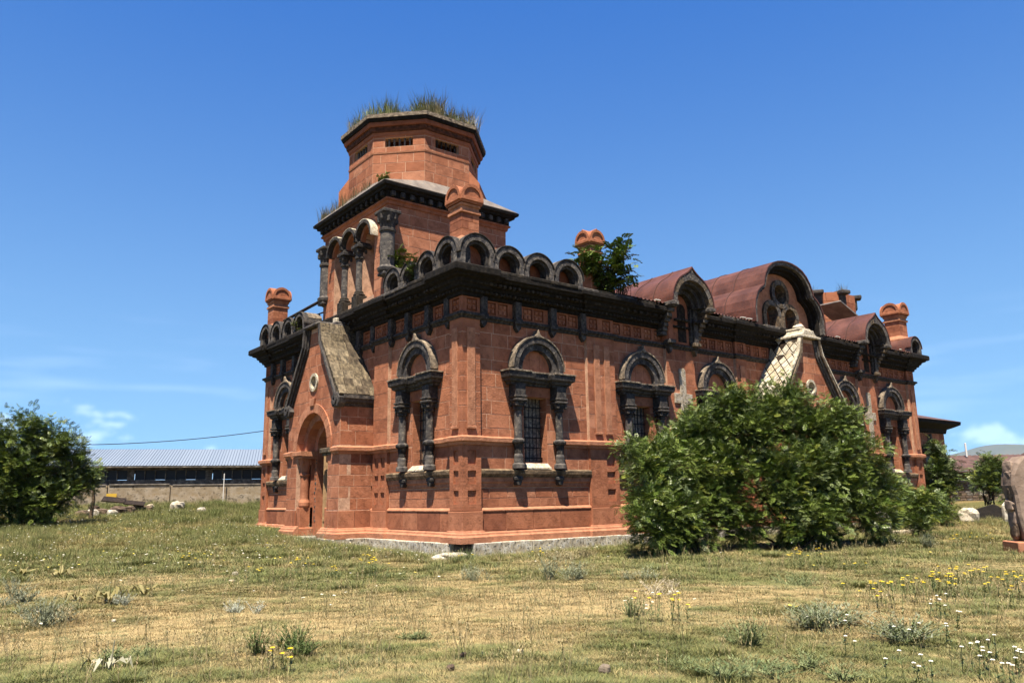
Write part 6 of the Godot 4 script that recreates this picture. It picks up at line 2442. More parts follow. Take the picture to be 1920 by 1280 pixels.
# ---------------------------------------------------------------- stones and small plants on the meadow
func rock_mesh(sz: Vector3, sd: int, mb: MB = null, flat := 0.25) -> MB:
	if mb == null: mb = MB.new()
	var r := RandomNumberGenerator.new()
	r.seed = sd
	var nz := FastNoiseLite.new()
	nz.seed = sd
	nz.frequency = 0.9
	var NU := 12
	var NV := 7
	var f := func(i: int, j: int) -> Vector3:
		var a := TAU * (i % NU) / NU
		var b := PI * j / NV - PI / 2
		var d := Vector3(cos(a) * cos(b), sin(b), sin(a) * cos(b))
		var k: float = 1.0 + 0.35 * nz.get_noise_3d(d.x * 1.3, d.y * 1.3, d.z * 1.3)
		var q := Vector3(sign(d.x) * pow(abs(d.x), 0.7), sign(d.y) * pow(abs(d.y), 0.7), sign(d.z) * pow(abs(d.z), 0.7)) * k
		return q * sz * 0.5
	for i in NU:
		for j in NV:
			var a: Vector3 = f.call(i, j)
			var b: Vector3 = f.call(i + 1, j)
			var c: Vector3 = f.call(i + 1, j + 1)
			var d: Vector3 = f.call(i, j + 1)
			for t in [[a, b, c], [a, c, d]]:
				var n: Vector3 = (t[1] - t[0]).cross(t[2] - t[0])
				if n.length() < 1e-9: continue
				n = n.normalized()
				if n.dot(t[0] + t[1] + t[2]) < 0: n = -n
				mb.tri(t[0], t[1], t[2], n)
	return mb

func rock(called: String, label: String, x: float, z: float, sz: Vector3, sd: int, m: Material, turn := 0.0, group := "", cat := "stone") -> void:
	var o := obj(called, rock_mesh(sz, sd), m)
	o.position = G(x, z) + Vector3(0, sz.y * 0.35 + 0.02, 0)
	o.rotation.y = turn
	tag(o, label, cat, group)

func umbel_plant(at: Vector3, sd: int, n: int, h: float, spread: float, head: float, col: Color, label: String, group: String, called: String) -> void:
	var r := RandomNumberGenerator.new()
	r.seed = sd
	var t := thing(called, label, "flower", at, 0.0, group)
	var st := MB.new()
	st.col = Color(0.13, 0.16, 0.06)
	var hd := MB.new()
	for i in n:
		var b := Vector3(r.randfn(), 0, r.randfn()) * spread * 0.55
		var hh := h * r.randf_range(0.65, 1.05)
		var e := b + Vector3(r.randf_range(-0.05, 0.05), hh, r.randf_range(-0.05, 0.05))
		st.col = Color(0.13, 0.16, 0.06)
		st.tube([b, e], [0.004, 0.003], 4)
		for k in 5:
			var a := r.randf() * TAU
			var p := b.lerp(e, r.randf_range(0.1, 0.8))
			var d := Vector3(cos(a), 0.5, sin(a)) * 0.07
			var s := Vector3(-sin(a), 0, cos(a)) * 0.012
			st.tri(p - s, p + s, p + d, Vector3(0, 1, 0))
		for k in 7:
			var a := k * 2.4
			var q := e + Vector3(cos(a), 0, sin(a)) * head * 0.72 * sqrt(k / 7.0)
			var v := r.randf_range(0.75, 1.1)
			hd.col = Color(col.r * v, col.g * v, col.b * v)
			for j in 6:
				var a0 := TAU * j / 6
				var a1 := TAU * (j + 1) / 6
				hd.tri(q + Vector3(0, 0.007, 0), q + Vector3(cos(a0), 0, sin(a0)) * head * 0.34, q + Vector3(cos(a1), 0, sin(a1)) * head * 0.34, Vector3.UP)
	obj("stalks", st, grass_mat, t)
	obj("flower_heads", hd, M.petal, t)

func weed(at: Vector3, sd: int, sz: float, h: float, n: int, c0: Color, c1: Color, label: String, called: String, group := "") -> void:
	var r := RandomNumberGenerator.new()
	r.seed = sd
	var t := thing(called, label, "weed", at, 0.0, group)
	var mb := MB.new()
	var tufts: Array = []
	for i in r.randi_range(3, 6):
		tufts.append([Vector3(r.randfn(), 0, r.randfn()) * sz * 0.42, r.randf_range(0.4, 0.85), r.randf_range(0.55, 1.25)])
	for i in n:
		var a := r.randf() * TAU
		var d := Vector3(cos(a), 0, sin(a))
		var tf: Array = tufts[r.randi() % tufts.size()]
		var out: float = sz * sqrt(r.randf()) * tf[1]
		var up: float = h * r.randf_range(0.4, 1.1) * (1.0 - 0.35 * out / sz) * tf[2]
		var b: Vector3 = tf[0] + d * out * 0.2
		var e: Vector3 = tf[0] + d * out + Vector3(r.randfn() * 0.03, up, r.randfn() * 0.03)
		mb.col = c0.lerp(c1, r.randf())
		var m := b.lerp(e, 0.5) + Vector3(0, up * 0.12, 0)
		mb.tube([b, m, e], [0.004, 0.003, 0.0015], 3)
		for k in 7:
			var p := b.lerp(e, 0.25 + 0.75 * r.randf())
			var a2 := r.randf() * TAU
			var l := Vector3(cos(a2), r.randf_range(0.0, 0.9), sin(a2)) * r.randf_range(0.025, 0.055) * (0.6 + sz)
			var s := Vector3(-sin(a2), 0, cos(a2)) * 0.006 * (0.7 + sz)
			mb.tri(p - s, p + s, p + l, (Vector3.UP + l).normalized())
	obj("foliage", mb, grass_mat, t)

func dock(at: Vector3, sd: int, n: int, h: float, c0: Color, c1: Color, label: String, called: String, group := "") -> void:
	# a withered broad-leaved plant with drooping crumpled leaves
	var r := RandomNumberGenerator.new()
	r.seed = sd
	var t := thing(called, label, "weed", at, 0.0, group)
	for i in n:
		var mb := MB.new()
		var a := TAU * i / n + r.randf_range(-0.4, 0.4)
		var d := Vector3(cos(a), 0, sin(a))
		var s := Vector3(-sin(a), 0, cos(a))
		var l := h * r.randf_range(0.7, 1.1)
		mb.col = c0.lerp(c1, r.randf())
		var prev := [Vector3.ZERO, Vector3.ZERO]
		for k in 6:
			var q := k / 5.0
			var p := d * l * 0.75 * q + Vector3(0, l * (1.1 * q - 1.0 * q * q * r.randf_range(0.6, 1.2)), 0)
			var w := h * 0.085 * sin(PI * clampf(q * 0.9 + 0.08, 0, 1))
			var cur := [p - s * w + Vector3(0, r.randf_range(-0.02, 0.03), 0), p + s * w + Vector3(0, r.randf_range(-0.02, 0.03), 0)]
			if k > 0:
				mb.quad_auto(prev[0], prev[1], cur[1], cur[0], Vector3.UP)
			prev = cur
		obj("leaf", mb, grass_mat, t)
	var st := MB.new()
	st.col = c0
	st.tube([Vector3.ZERO, Vector3(0.02, h * 0.9, 0)], [0.01, 0.006], 5)
	obj("stalk", st, grass_mat, t)

func build_meadow_things() -> void:
	M.petal = plant_mat(0.7, Color(0.15, 0.15, 0.08))
	var Y := Color(0.72, 0.52, 0.02)
	var W := Color(0.78, 0.76, 0.68)
	var yl := "clump of yellow flat-topped yarrow in the meadow"
	# [px on the ground x, z, stems, height, spread]
	var ys := YARROW
	for i in ys.size():
		var q: Array = ys[i]
		umbel_plant(G(q[0], q[1]), 600 + i, q[2], q[3], q[4], 0.034, Y, q[5], "yellow flowering yarrow clumps", "yellow_yarrow")
	var ws := WHITEY
	for i in ws.size():
		var q: Array = ws[i]
		umbel_plant(G(q[0], q[1]), 700 + i, q[2], q[3], q[4], 0.024, W, q[5], "white flowering yarrow clumps", "white_yarrow")
	for q in WEEDS:
		weed(G(q[0], q[1]), q[2], q[3], q[4], q[5], q[6], q[7], q[8], q[9])
	for q in DOCKS:
		dock(G(q[0], q[1]), q[2], q[3], q[4], q[5], q[6], q[7], q[8])
	for q in ROCKS:
		rock(q[0], q[1], q[2], q[3], q[4], q[5], M[q[6]], 0.3, "", q[7])

# [x, z, stalks, height, spread, label]
var YARROW := [
	[-5.99, 2.68, 9, 0.42, 0.34, "yellow yarrow clump in front of the porch, left of the tallest one"],
	[-5.5, 3.3, 4, 0.30, 0.25, "sparse low yellow yarrow between two dense clumps in front of the porch"],
	[-4.76, 3.67, 16, 0.46, 0.30, "densest yellow yarrow clump, in front of the church's near corner left side"],
	[-6.9, 2.9, 4, 0.30, 0.4, "few yellow yarrow stalks at the left end of the row before the porch"],
	[-5.2, 12.3, 10, 0.34, 0.24, "yellow yarrow clump low in the middle right of the meadow, before a grey-green patch"],
	[2.26, 9.24, 9, 0.40, 0.30, "yellow yarrow clump in the open grass just before the big right bush"],
	[3.05, 8.99, 7, 0.40, 0.26, "smaller yellow yarrow clump just right of the one before the big right bush"],
	[2.26, 10.42, 4, 0.30, 0.4, "scattered yellow yarrow behind the straw streak at right"],
	[-2.0, 13.3, 14, 0.34, 0.42, "wide yellow yarrow clump, left front end of the long yellow drift at right"],
	[-1.2, 13.3, 8, 0.34, 0.4, "loose yellow yarrow in the front row of the drift at right"],
	[-0.01, 13.23, 12, 0.36, 0.42, "dense yellow yarrow in the middle of the long drift at right"],
	[0.82, 13.11, 14, 0.38, 0.40, "tallest yellow yarrow of the long drift at right"],
	[0.45, 13.7, 10, 0.36, 0.45, "yellow yarrow on the near side of the tallest one in the drift at right"],
	[1.4, 13.6, 8, 0.34, 0.6, "yellow yarrow at the right end of the drift, towards the picture edge"],
	[-0.6, 14.0, 6, 0.30, 0.5, "few low yellow yarrow stalks in front of the drift at right"],
	[2.3, 12.4, 8, 0.32, 0.8, "thin yellow yarrow behind the drift at right"],
	[10.07, 9.04, 7, 0.38, 0.3, "yellow yarrow clump left of the carved standing stone"],
	[10.9, 9.2, 7, 0.38, 0.3, "yellow yarrow clump nearest the carved standing stone"],
	[-0.49, 4.18, 6, 0.4, 0.3, "yellow yarrow near the sunlit wall, right of the church's near corner"],
	[-1.80, 2.71, 4, 0.32, 0.3, "few yellow yarrow stalks just before the broken plinth corner"],
	[-9.90, 11.44, 5, 0.22, 0.16, "small yellow yarrow at the bottom left of the meadow"],
	[-7.27, -0.84, 6, 0.34, 0.3, "lone yellow yarrow clump on the left, nearest the left bank"]]
var WHITEY := [
	[-2.5, 14.22, 5, 0.34, 0.14, "white yarrow beside the blue spires at right"],
	[-2.94, 14.5, 4, 0.28, 0.14, "white yarrow low down, left of the blue spires"],
	[-4.43, 14.39, 5, 0.26, 0.3, "white yarrow in the grey-green patch at lower right"],
	[-5.35, 14.68, 2, 0.22, 0.1, "pair of white yarrow heads at the left of the white group"],
	[-5.9, 15.5, 6, 0.24, 0.14, "white yarrow at the bottom edge, left of centre of the white group"],
	[-5.08, 15.66, 6, 0.28, 0.16, "densest white yarrow near the bottom right corner"],
	[-4.84, 16.0, 5, 0.28, 0.18, "white yarrow nearest the bottom right corner"],
	[-4.26, 15.5, 4, 0.26, 0.2, "white yarrow at the right picture edge"],
	[-4.0, 14.9, 3, 0.26, 0.25, "thin white yarrow between the dense ones and the spires"],
	[-5.44, 16.0, 5, 0.22, 0.16, "white yarrow cut by the bottom edge at right"]]
var GG := Color(0.16, 0.20, 0.08)
var GH := Color(0.25, 0.28, 0.13)
var SG := Color(0.24, 0.26, 0.15)
var SH := Color(0.34, 0.36, 0.25)
# [x, z, seed, radius, height, stalks, colour, colour, label, name]
var WEEDS := [
	[-9.36, 10.65, 801, 0.34, 0.30, 260, Color(0.075, 0.115, 0.035), Color(0.15, 0.20, 0.065), "round bright green weed cushion at lower left of the meadow", "green_weed"],
	[-2.76, 7.28, 802, 0.55, 0.55, 180, SG, SH, "silvery grey bushy weed in the middle before the sunlit wall", "grey_weed"],
	[-10.9, 6.0, 804, 0.6, 0.35, 160, SG * 0.8, SH * 0.75, "grey-green weed mound at the left picture edge, nearer one", "grey_weed"],
	[-11.2, 3.4, 805, 0.6, 0.4, 140, SG * 0.8, SH * 0.75, "grey-green weed mound at the left picture edge, farther one", "grey_weed"],
	[-5.22, 11.62, 806, 0.22, 0.26, 70, GG, GH, "small dark green weed in the straw patch at centre right", "green_weed"],
	[-8.05, 10.80, 807, 0.22, 0.16, 80, GG, GH, "low green weed just right of the bottom centre", "green_weed"],
	[-3.80, 14.00, 808, 0.8, 0.26, 330, GG, SH * 0.8, "large feathery grey-green weed patch below the yellow drift", "feathery_weed"],
	[-0.20, 10.60, 809, 0.5, 0.35, 110, GG, GH, "grey-green weed behind the straw streak at right", "grey_weed"],
	[-7.00, 14.28, 810, 0.5, 0.16, 170, Color(0.07, 0.11, 0.04), GH, "dark green mat of weed at the bottom edge, beside the pale stone", "green_weed"],
	[-5.99, 14.75, 811, 0.45, 0.18, 120, GG, GH, "green weed at the bottom edge right of the pale stone", "green_weed"],
	[-9.93, 4.89, 812, 0.24, 0.2, 70, SH, Color(0.40, 0.42, 0.36), "small silvery weed on the left, beside the withered docks", "silver_weed"],
	[-8.71, 6.90, 813, 0.22, 0.22, 90, SH * 1.3, Color(0.55, 0.56, 0.50), "brightest silver-white weed at centre left", "silver_weed"],
	[-5.71, 13.62, 814, 0.4, 0.26, 90, GG, GH, "upright green weed below the straw patch at right", "green_weed"],
	[-10.80, 9.9, 816, 0.3, 0.14, 90, GG, GH, "flat green weed in the bare lower left ground", "green_weed"],
	[-2.65, 9.79, 818, 0.4, 0.22, 80, Color(0.42, 0.36, 0.24), Color(0.55, 0.48, 0.36), "pale dried-out weed right of centre", "dry_weed"],
	[-1.4, 2.0, 819, 0.45, 0.5, 90, GG, GH, "green weed before the broken plinth corner", "green_weed"],
	[0.9, 3.9, 820, 0.7, 0.5, 170, Color(0.30, 0.26, 0.15), Color(0.42, 0.36, 0.22), "straw coloured weed against the left foot of the bushes", "dry_weed"],
	[-3.6, 5.6, 821, 0.35, 0.35, 90, SG, SH, "grey weed left of the silvery bushy one", "grey_weed"],
	[-1.5, 8.4, 822, 0.3, 0.3, 70, SG, SH, "small grey weed right of the silvery bushy one", "grey_weed"],
	[9.3, 8.6, 823, 0.4, 0.5, 100, SG * 0.8, SH * 0.8, "grey-green weed just left of the carved stone's base", "grey_weed"],
	[-1.6, -6.2, 824, 0.7, 0.7, 150, SG, SH * 0.8, "tall grey-green weed against the left side of the porch plinth", "grey_weed"]]
var DA := Color(0.20, 0.17, 0.06)
var DB := Color(0.30, 0.26, 0.12)
var DOCKS := [
	[-10.57, -1.7, 851, 5, 0.55, DA, DB, "withered dock at the left edge of the meadow, farthest one", "withered_dock"],
	[-9.9, -0.9, 852, 6, 0.5, DA, DB, "spreading withered dock just right of the farthest one", "withered_dock"],
	[-10.35, 4.03, 853, 7, 0.42, DA, DB, "withered dock, left half of the brown pair at left", "withered_dock"],
	[-10.0, 4.6, 854, 9, 0.48, DA, DB, "biggest withered dock, right half of the brown pair at left", "withered_dock"],
	[-9.3, 3.9, 855, 5, 0.42, DA, DB, "withered dock with two raised leaves, right of the brown pair", "withered_dock"],
	[-11.09, 10.3, 856, 8, 0.30, Color(0.30, 0.29, 0.19), Color(0.42, 0.40, 0.29), "pale shrivelled grey-green leaf plant at the bottom left", "shrivelled_plant"]]
# [name, label, x, z, size, seed, material, category]
var ROCKS := [
	["loose_slab", "pale flat stone slab fallen in the grass under the broken plinth corner", -1.09, 1.05, Vector3(1.15, 0.30, 0.7), 871, "grey1", "stone"],
	["small_stone", "small pale stone on the left, farther of two", -6.89, 1.39, Vector3(0.136, 0.099, 0.099), 872, "grey1", "stone"],
	["small_stone", "flat yellowish stone on the left, nearer of two", -7.43, 2.81, Vector3(0.136, 0.050, 0.099), 873, "white1", "stone"],
	["small_stone", "pale pinkish stone at the bottom edge in dark weed", -7.64, 13.56, Vector3(0.124, 0.074, 0.093), 874, "capstone", "stone"],
	["small_stone", "little white stone low in the middle of the straw", -7.77, 12.48, Vector3(0.068, 0.050, 0.062), 875, "white", "stone"],
	["small_stone", "grey stone near the bottom centre, left one", -8.75, 12.7, Vector3(0.081, 0.056, 0.062), 876, "rock2", "stone"],
	["small_stone", "grey stone near the bottom centre, right and smaller one", -8.27, 12.2, Vector3(0.062, 0.043, 0.056), 877, "rock2", "stone"],
	["small_stone", "tiny white stone at left, left of two specks", -10.89, 5.95, Vector3(0.062, 0.056, 0.056), 878, "white2", "stone"],
	["small_stone", "tiny white stone at left, right of two specks", -10.3, 6.5, Vector3(0.050, 0.037, 0.050), 879, "white2", "stone"],
	["rough_stone", "rounded white rock in front of the black slab at right", 21.93, 4.5, Vector3(1.15, 0.75, 0.8), 880, "white", "stone"],
	["rough_stone", "bluish white upright rock beside the black slab, next to the carved stone", 22.4, 5.9, Vector3(1.0, 1.0, 0.7), 881, "grey1", "stone"]]

func cam_ray(px: float, py: float, depth: float) -> Vector3:
	var b := Basis.from_euler(Vector3(0.195, -0.661, -0.016))
	return CAM + b * (Vector3((px - 960.0) / 1469.34, -(py - 640.0) / 1469.34, -1.0) * depth)

func build_surroundings() -> void:
	# --- long shed with a wall before it, on the left
	var A := Vector3(-2.06, 0, -42.92)
	var B := Vector3(8.18, 0, -38.84)
	var dir := (B - A).normalized()
	var nrm := Vector3(dir.z, 0, -dir.x) * -1.0          # towards the camera
	var X := Transform3D(Basis(dir, Vector3.UP, nrm), A)  # u along the shed, d towards the camera
	var sh := thing("long_shed", "long low grey shed with a pale sheet metal roof and a band of dark windows", "shed")
	var eave := 4.12
	var wl := MB.new()
	wl.xf = X
	wl.prism(R4(-24, 0.2, 26, 3.15), -8.0, 0.0)
	wl.prism(R4(-24, 3.85, 26, 4.1), -8.0, 0.0)
	obj("wall", wl, M.concrete, sh)
	var rg2 := RandomNumberGenerator.new()
	rg2.seed = 44
	var u := -23.6
	var n := 0
	while u < 25.0:
		var bay := MB.new()
		bay.xf = X
		bay.prism(R4(u - 0.2, 3.15, u + 0.2, 3.85), -0.3, -0.01)
		obj("pier", bay, M.concrete, sh)
		for i in 7:
			var a: float = u + 0.25 + i * 0.68
			if a > 25.2: break
			var wd := MB.new()
			wd.xf = X
			wd.prism(R4(a, 3.18, a + 0.62, 3.83), -0.22, -0.18)
			obj("pane_painted_dark", wd, M.painted_dark, sh)  # opaque near-black sheet paints the dark inside of the shed
			var fm := MB.new()
			fm.xf = X
			fm.prism(R4(a + 0.62, 3.16, a + 0.68, 3.84), -0.2, -0.06)
			if (n * 7 + i) % 3 != 1:
				fm.prism(R4(a, 3.15, a + 0.62, 3.19), -0.2, -0.07)
			obj("window_frame", fm, M.concrete, sh)
		u += 5.2
		n += 1
	# roof of separate ribbed sheets
	var q := -24.5
	var back := MB.new()
	back.xf = X
	while q < 26.0:
		var rf := MB.new()
		rf.xf = X
		var lift := 0.006 * float(n % 2)
		n += 1
		for k in 5:
			var a: float = q + k * 0.2
			rf.quad_auto(Vector3(a, eave + lift, 0.9), Vector3(a + 0.15, eave + lift, 0.9), Vector3(a + 0.15, eave + lift + 1.45, -4.2), Vector3(a, eave + lift + 1.45, -4.2), Vector3(0, 1, 0.3))
			rf.quad_auto(Vector3(a + 0.15, eave + lift, 0.9), Vector3(a + 0.175, eave + lift + 0.05, 0.9), Vector3(a + 0.175, eave + lift + 1.5, -4.2), Vector3(a + 0.15, eave + lift + 1.45, -4.2), Vector3(-1, 1, 0.3))
			rf.quad_auto(Vector3(a + 0.175, eave + lift + 0.05, 0.9), Vector3(a + 0.2, eave + lift, 0.9), Vector3(a + 0.2, eave + lift + 1.45, -4.2), Vector3(a + 0.175, eave + lift + 1.5, -4.2), Vector3(1, 1, 0.3))
		obj("roof_sheet", rf, M.shedroof if rg2.randf() < 0.7 else M.shedroof2, sh)
		q += 1.0
	back.quad_auto(Vector3(-24.5, eave + 1.45, -4.2), Vector3(26.5, eave + 1.45, -4.2), Vector3(26.5, eave, -9.3), Vector3(-24.5, eave, -9.3), Vector3(0, 1, -0.3))
	obj("roof_back", back, M.shedroof, sh)
	var ef := MB.new()
	ef.xf = X
	ef.prism(R4(-24.5, eave - 0.12, 26.5, eave - 0.01), 0.80, 0.88, 0.0, true)
	obj("eaves_board", ef, M.concrete, sh)

	var yw := thing("yard_wall", "weathered beige plastered wall in front of the long shed", "wall")
	var yb2 := MB.new()
	yb2.xf = X
	yb2.prism(R4(-23, 0.0, 1.6, 2.72), 3.0, 3.35, 0.02, true)
	yb2.prism(R4(5.5, 0.0, 24, 2.68), 3.0, 3.35, 0.02, true)
	yb2.prism(R4(1.62, 0.0, 5.48, 2.74), 2.98, 3.33, 0.02, true)
	obj("wall", yb2, M.plaster, yw)
	for s in [[-22.8, 1.5, 2.72], [1.7, 5.4, 2.74], [5.6, 23.8, 2.68]]:
		var cp := MB.new()
		cp.xf = X
		cp.box(Vector3((s[0] + s[1]) * 0.5, s[2] + 0.03, 3.17), Vector3(s[1] - s[0], 0.09, 0.44), 0.02)
		obj("coping", cp, M.concrete, yw)
	for s in [1.61, 5.49]:
		var gp := MB.new()
		gp.xf = X
		gp.prism(R4(s - 0.035, 1.0, s + 0.035, 2.6), 3.3, 3.345)
		obj("crack", gp, M.darkwood_and_shade, yw)
	var sg := MB.new()
	sg.xf = X
	sg.box(Vector3(1.9, 2.0, 3.40), Vector3(0.62, 0.40, 0.03), 0.004)
	var so := obj("sign_plate", sg, M.yellow)
	tag(so, "small yellow plate fixed to the beige yard wall", "sign")
	var pp := MB.new()
	pp.xf = X
	pp.box(Vector3(8.9, 2.0, 3.7), Vector3(0.06, 2.9, 0.06), 0.01)
	var po := obj("white_post", pp, M.paper)
	tag(po, "thin white post standing before the yard wall near the church", "post")
	# rubble bank at the foot of the tree
	var rg := RandomNumberGenerator.new()
	rg.seed = 31
	var rub := [[-5.6, -24.6, 0.75, 0.4, "rock"], [-5.1, -24.9, 0.6, 0.45, "grey"], [-4.6, -25.3, 0.8, 0.4, "rock"], [-4.2, -25.0, 0.5, 0.35, "grey1"], [-3.8, -25.6, 0.9, 0.5, "rock2"], [-3.2, -25.9, 0.7, 0.45, "rock"], [-2.7, -26.4, 0.8, 0.5, "rock2"], [-4.9, -25.7, 0.7, 0.6, "rock2"], [-2.2, -26.9, 0.6, 0.35, "rock"]]
	var where := ["at the left end of the rubble bank", "second from the left in the rubble bank", "long and flat, left of the middle of the rubble bank", "palest, before the middle of the rubble bank", "biggest, in the middle of the rubble bank", "right of the biggest in the rubble bank", "dark, near the right end of the rubble bank", "dark, behind the left part of the rubble bank", "smallest, at the right end of the rubble bank"]
	for i in rub.size():
		var r: Array = rub[i]
		rock("rubble_stone", "rubble stone " + where[i], r[0], r[1], Vector3(r[2], r[3], r[2] * 0.7), 900 + i, M[r[4]], rg.randf() * 3.0, "rubble stones by the left tree", "stone")
	var tp := MB.new()
	tp.box(Vector3(-0.55, 0.03, 0), Vector3(1.1, 0.07, 1.0), 0.02)
	tp.box(Vector3(0.45, -0.02, 0.08), Vector3(1.0, 0.06, 0.85), 0.02)
	var tpo := obj("dark_sheet", tp, M.darkwood_and_shade)
	tpo.position = G(-3.3, -26.6) + Vector3(0, 0.62, 0)
	tpo.rotation = Vector3(0.22, -0.3, -0.12)
	tag(tpo, "dark sagging sheet lying on the rubble bank", "sheet")
	var mid := [[-0.6, -27.0, 0.75, 0.6, "white", "whitish boulder before the yard wall, biggest of three"], [-1.9, -27.3, 0.4, 0.4, "white1", "small pale boulder before the yard wall, leftmost of three"], [0.2, -25.2, 0.5, 0.35, "grey1", "low pale boulder in the weeds, nearest of three before the yard wall"], [0.9, -20.0, 0.7, 0.18, "grey1", "flat pale stone lying in the weeds left of the church"]]
	for r in mid:
		rock("boulder", r[5], r[0], r[1], Vector3(r[2], r[3], r[2] * 0.7), 930 + int(r[2] * 100), M[r[4]], 0.4, "", "stone")
	# overhead cable
	var cb := MB.new()
	var pts: Array = []
	var rad: Array = []
	var ends := [cam_ray(-420, 775, 45), cam_ray(160, 818, 45), cam_ray(760, 757, 45)]
	for i in 41:
		var t := i / 40.0
		var p: Vector3 = ends[0].lerp(ends[2], t)
		# a hanging line through the lowest seen point
		var sag := 4.0 * t * (1.0 - t)
		p.y -= sag * 2.05
		pts.append(p)
		rad.append(0.022)
	cb.tube(pts, rad, 5)
	var co := obj("overhead_cable", cb, M.iron)
	tag(co, "thin black cable sagging above the shed roof towards the church", "cable")
	# --- right side: carved stone on a red plinth
	var ks := thing("carved_stone", "tall weathered tan standing stone on a red plinth, cut by the right edge", "monument", Vector3(9.72, gh(9.72, 11.08), 11.08), -0.80)
	var pl := MB.new()
	pl.box(Vector3(0.05, 0.16, 0), Vector3(1.30, 0.30, 0.85), 0.02)
	obj("plinth", pl, M.red3, ks)
	var pl2 := MB.new()
	pl2.box(Vector3(0.05, 0.0, 0), Vector3(1.55, 0.05, 1.1), 0.01)
	obj("footing", pl2, M.grey1, ks)
	var bd := MB.new()
	var half := PackedVector2Array([Vector2(-0.30, 0.31), Vector2(0.55, 0.31), Vector2(0.62, 1.1), Vector2(0.62, 1.85), Vector2(0.5, 2.28), Vector2(0.1, 2.42), Vector2(-0.15, 2.40), Vector2(-0.32, 2.24), Vector2(-0.46, 1.95), Vector2(-0.50, 1.68), Vector2(-0.45, 1.45), Vector2(-0.43, 0.95), Vector2(-0.36, 0.55)])
	bd.prism(half, -0.30, 0.30, 0.06, true)
	obj("slab", bd, M.stele, ks)
	for i in 6:
		var ch := rock_mesh(Vector3(rg.randf_range(0.10, 0.16), rg.randf_range(0.3, 0.6), rg.randf_range(0.25, 0.5)), 950 + i)
		var cho := obj("rough_edge", ch, M.stele if i % 3 else M.rock, ks)
		cho.position = Vector3(-0.36 - 0.09 * sin(PI * clampf((i + 1.5) / 7.0, 0, 1)) + rg.randf_range(-0.01, 0.02), 0.55 + i * 0.31, rg.randf_range(-0.08, 0.08))
		cho.rotation = Vector3(rg.randf_range(-0.2, 0.2), rg.randf_range(-0.3, 0.3), rg.randf_range(-0.1, 0.1))
	# white dressed block behind the shrubs
	var wb := thing("white_block", "squared white stone block with a broken top, behind the low shrubs", "stone block", Vector3(15.6, gh(15.6, 3.9), 3.9), 0.25)
	var wm := MB.new()
	wm.box(Vector3(0, 0.32, 0), Vector3(1.05, 0.66, 0.8), 0.04)
	obj("block", wm, M.grey1, wb)
	var wm2 := MB.new()
	wm2.box(Vector3(-0.55, 0.68, 0.05), Vector3(1.3, 0.2, 0.75), 0.05)
	wm2.box(Vector3(0.0, 0.72, 0.1), Vector3(0.4, 0.16, 0.4), 0.05)
	obj("broken_top", wm2, M.white2, wb)
	var st := obj("kerb_stone", MB.new(), M.white2) if false else null
	var kb := MB.new()
	kb.box(Vector3(15.3, gh(15.3, 5.0) + 0.08, 5.0), Vector3(2.0, 0.14, 0.3), 0.03)
	st = obj("kerb_stone", kb, M.white1)
	tag(st, "long pale kerb stone lying flat before the white block", "stone")
	var bs := MB.new()
	bs.prism(PackedVector2Array([Vector2(-1.9, 0), Vector2(1.5, 0), Vector2(0.75, 0.66), Vector2(0.55, 0.74), Vector2(-0.6, 0.42)]), -0.25, 0.25, 0.04, true)
	var bo := obj("black_slab", bs, M.soot_and_shade)
	bo.position = G(24.3, 4.0) + Vector3(0, -0.05, 0)
	bo.rotation = Vector3(-0.35, -0.75, 0)
	tag(bo, "black angular leaning slab in the grass left of the carved stone", "stone slab")
	# far house on the right
	var fh := thing("far_house", "low ruined house with a brown roof beyond the churchyard", "house")
	var HX := Transform3D(Basis.from_euler(Vector3(0, -0.75, 0)), Vector3(104.0, 0, -31.0))
	var hw := MB.new()
	hw.xf = HX
	hw.holed(R4(-12, -0.5, 30, 4.0), [R4(-2.6, 2.0, 2.6, 3.9), R4(7.0, 0.9, 8.8, 3.0), R4(-8.0, 0.9, -6.4, 3.0)], -0.6, 0.0)
	obj("wall", hw, M.plaster, fh)
	for r in 9:
		var x := -4.2 + (0.3 if r % 2 else 0.0)
		while x < 3.6:
			var w := rg.randf_range(0.6, 1.0)
			var sb := MB.new()
			sb.xf = HX
			sb.box(Vector3(x + w * 0.5, -0.2 + r * 0.36, 0.06), Vector3(w - 0.06, 0.32, 0.22), 0.05)
			obj("stone", sb, [M.rock2, M.grey, M.rock, M.concrete][rg.randi() % 4], fh)
			x += w
	var hb := MB.new()
	hb.xf = HX
	hb.prism(R4(-12, -0.5, 30, 4.0), -8.0, -3.0)
	obj("inner_wall", hb, M.concrete, fh)
	var hr := MB.new()
	hr.xf = HX
	var xx := -13.0
	while xx < 32.0:
		hr.quad_auto(Vector3(xx, 4.05, 1.2), Vector3(xx + 0.75, 4.15, 1.2), Vector3(xx + 0.75, 6.5, -5.5), Vector3(xx, 6.4, -5.5), Vector3(0, 1, 0.4))
		hr.quad_auto(Vector3(xx + 0.75, 4.15, 1.2), Vector3(xx + 0.75, 4.02, 1.2), Vector3(xx + 0.75, 6.38, -5.5), Vector3(xx + 0.75, 6.5, -5.5), Vector3(1, 0, 0))
		xx += 0.75
	hr.prism(R4(-13, 3.9, 32, 4.05), 1.1, 1.2, 0, true)
	obj("roof", hr, M.brownroof, fh)
	var ch := MB.new()
	ch.xf = HX
	ch.box(Vector3(4.0, 7.2, -4.5), Vector3(0.22, 2.0, 0.22), 0.03)
	obj("chimney", ch, M.paper, fh)
	var fh2 := thing("far_house", "second far roof behind the brown one, partly hidden by the carved stone", "house")
	var h2 := MB.new()
	h2.xf = Transform3D(Basis.from_euler(Vector3(0, -0.6, 0)), Vector3(128.0, 0, -22.0))
	h2.prism(R4(-6, -0.5, 16, 5.6), -8, 0, 0, true)
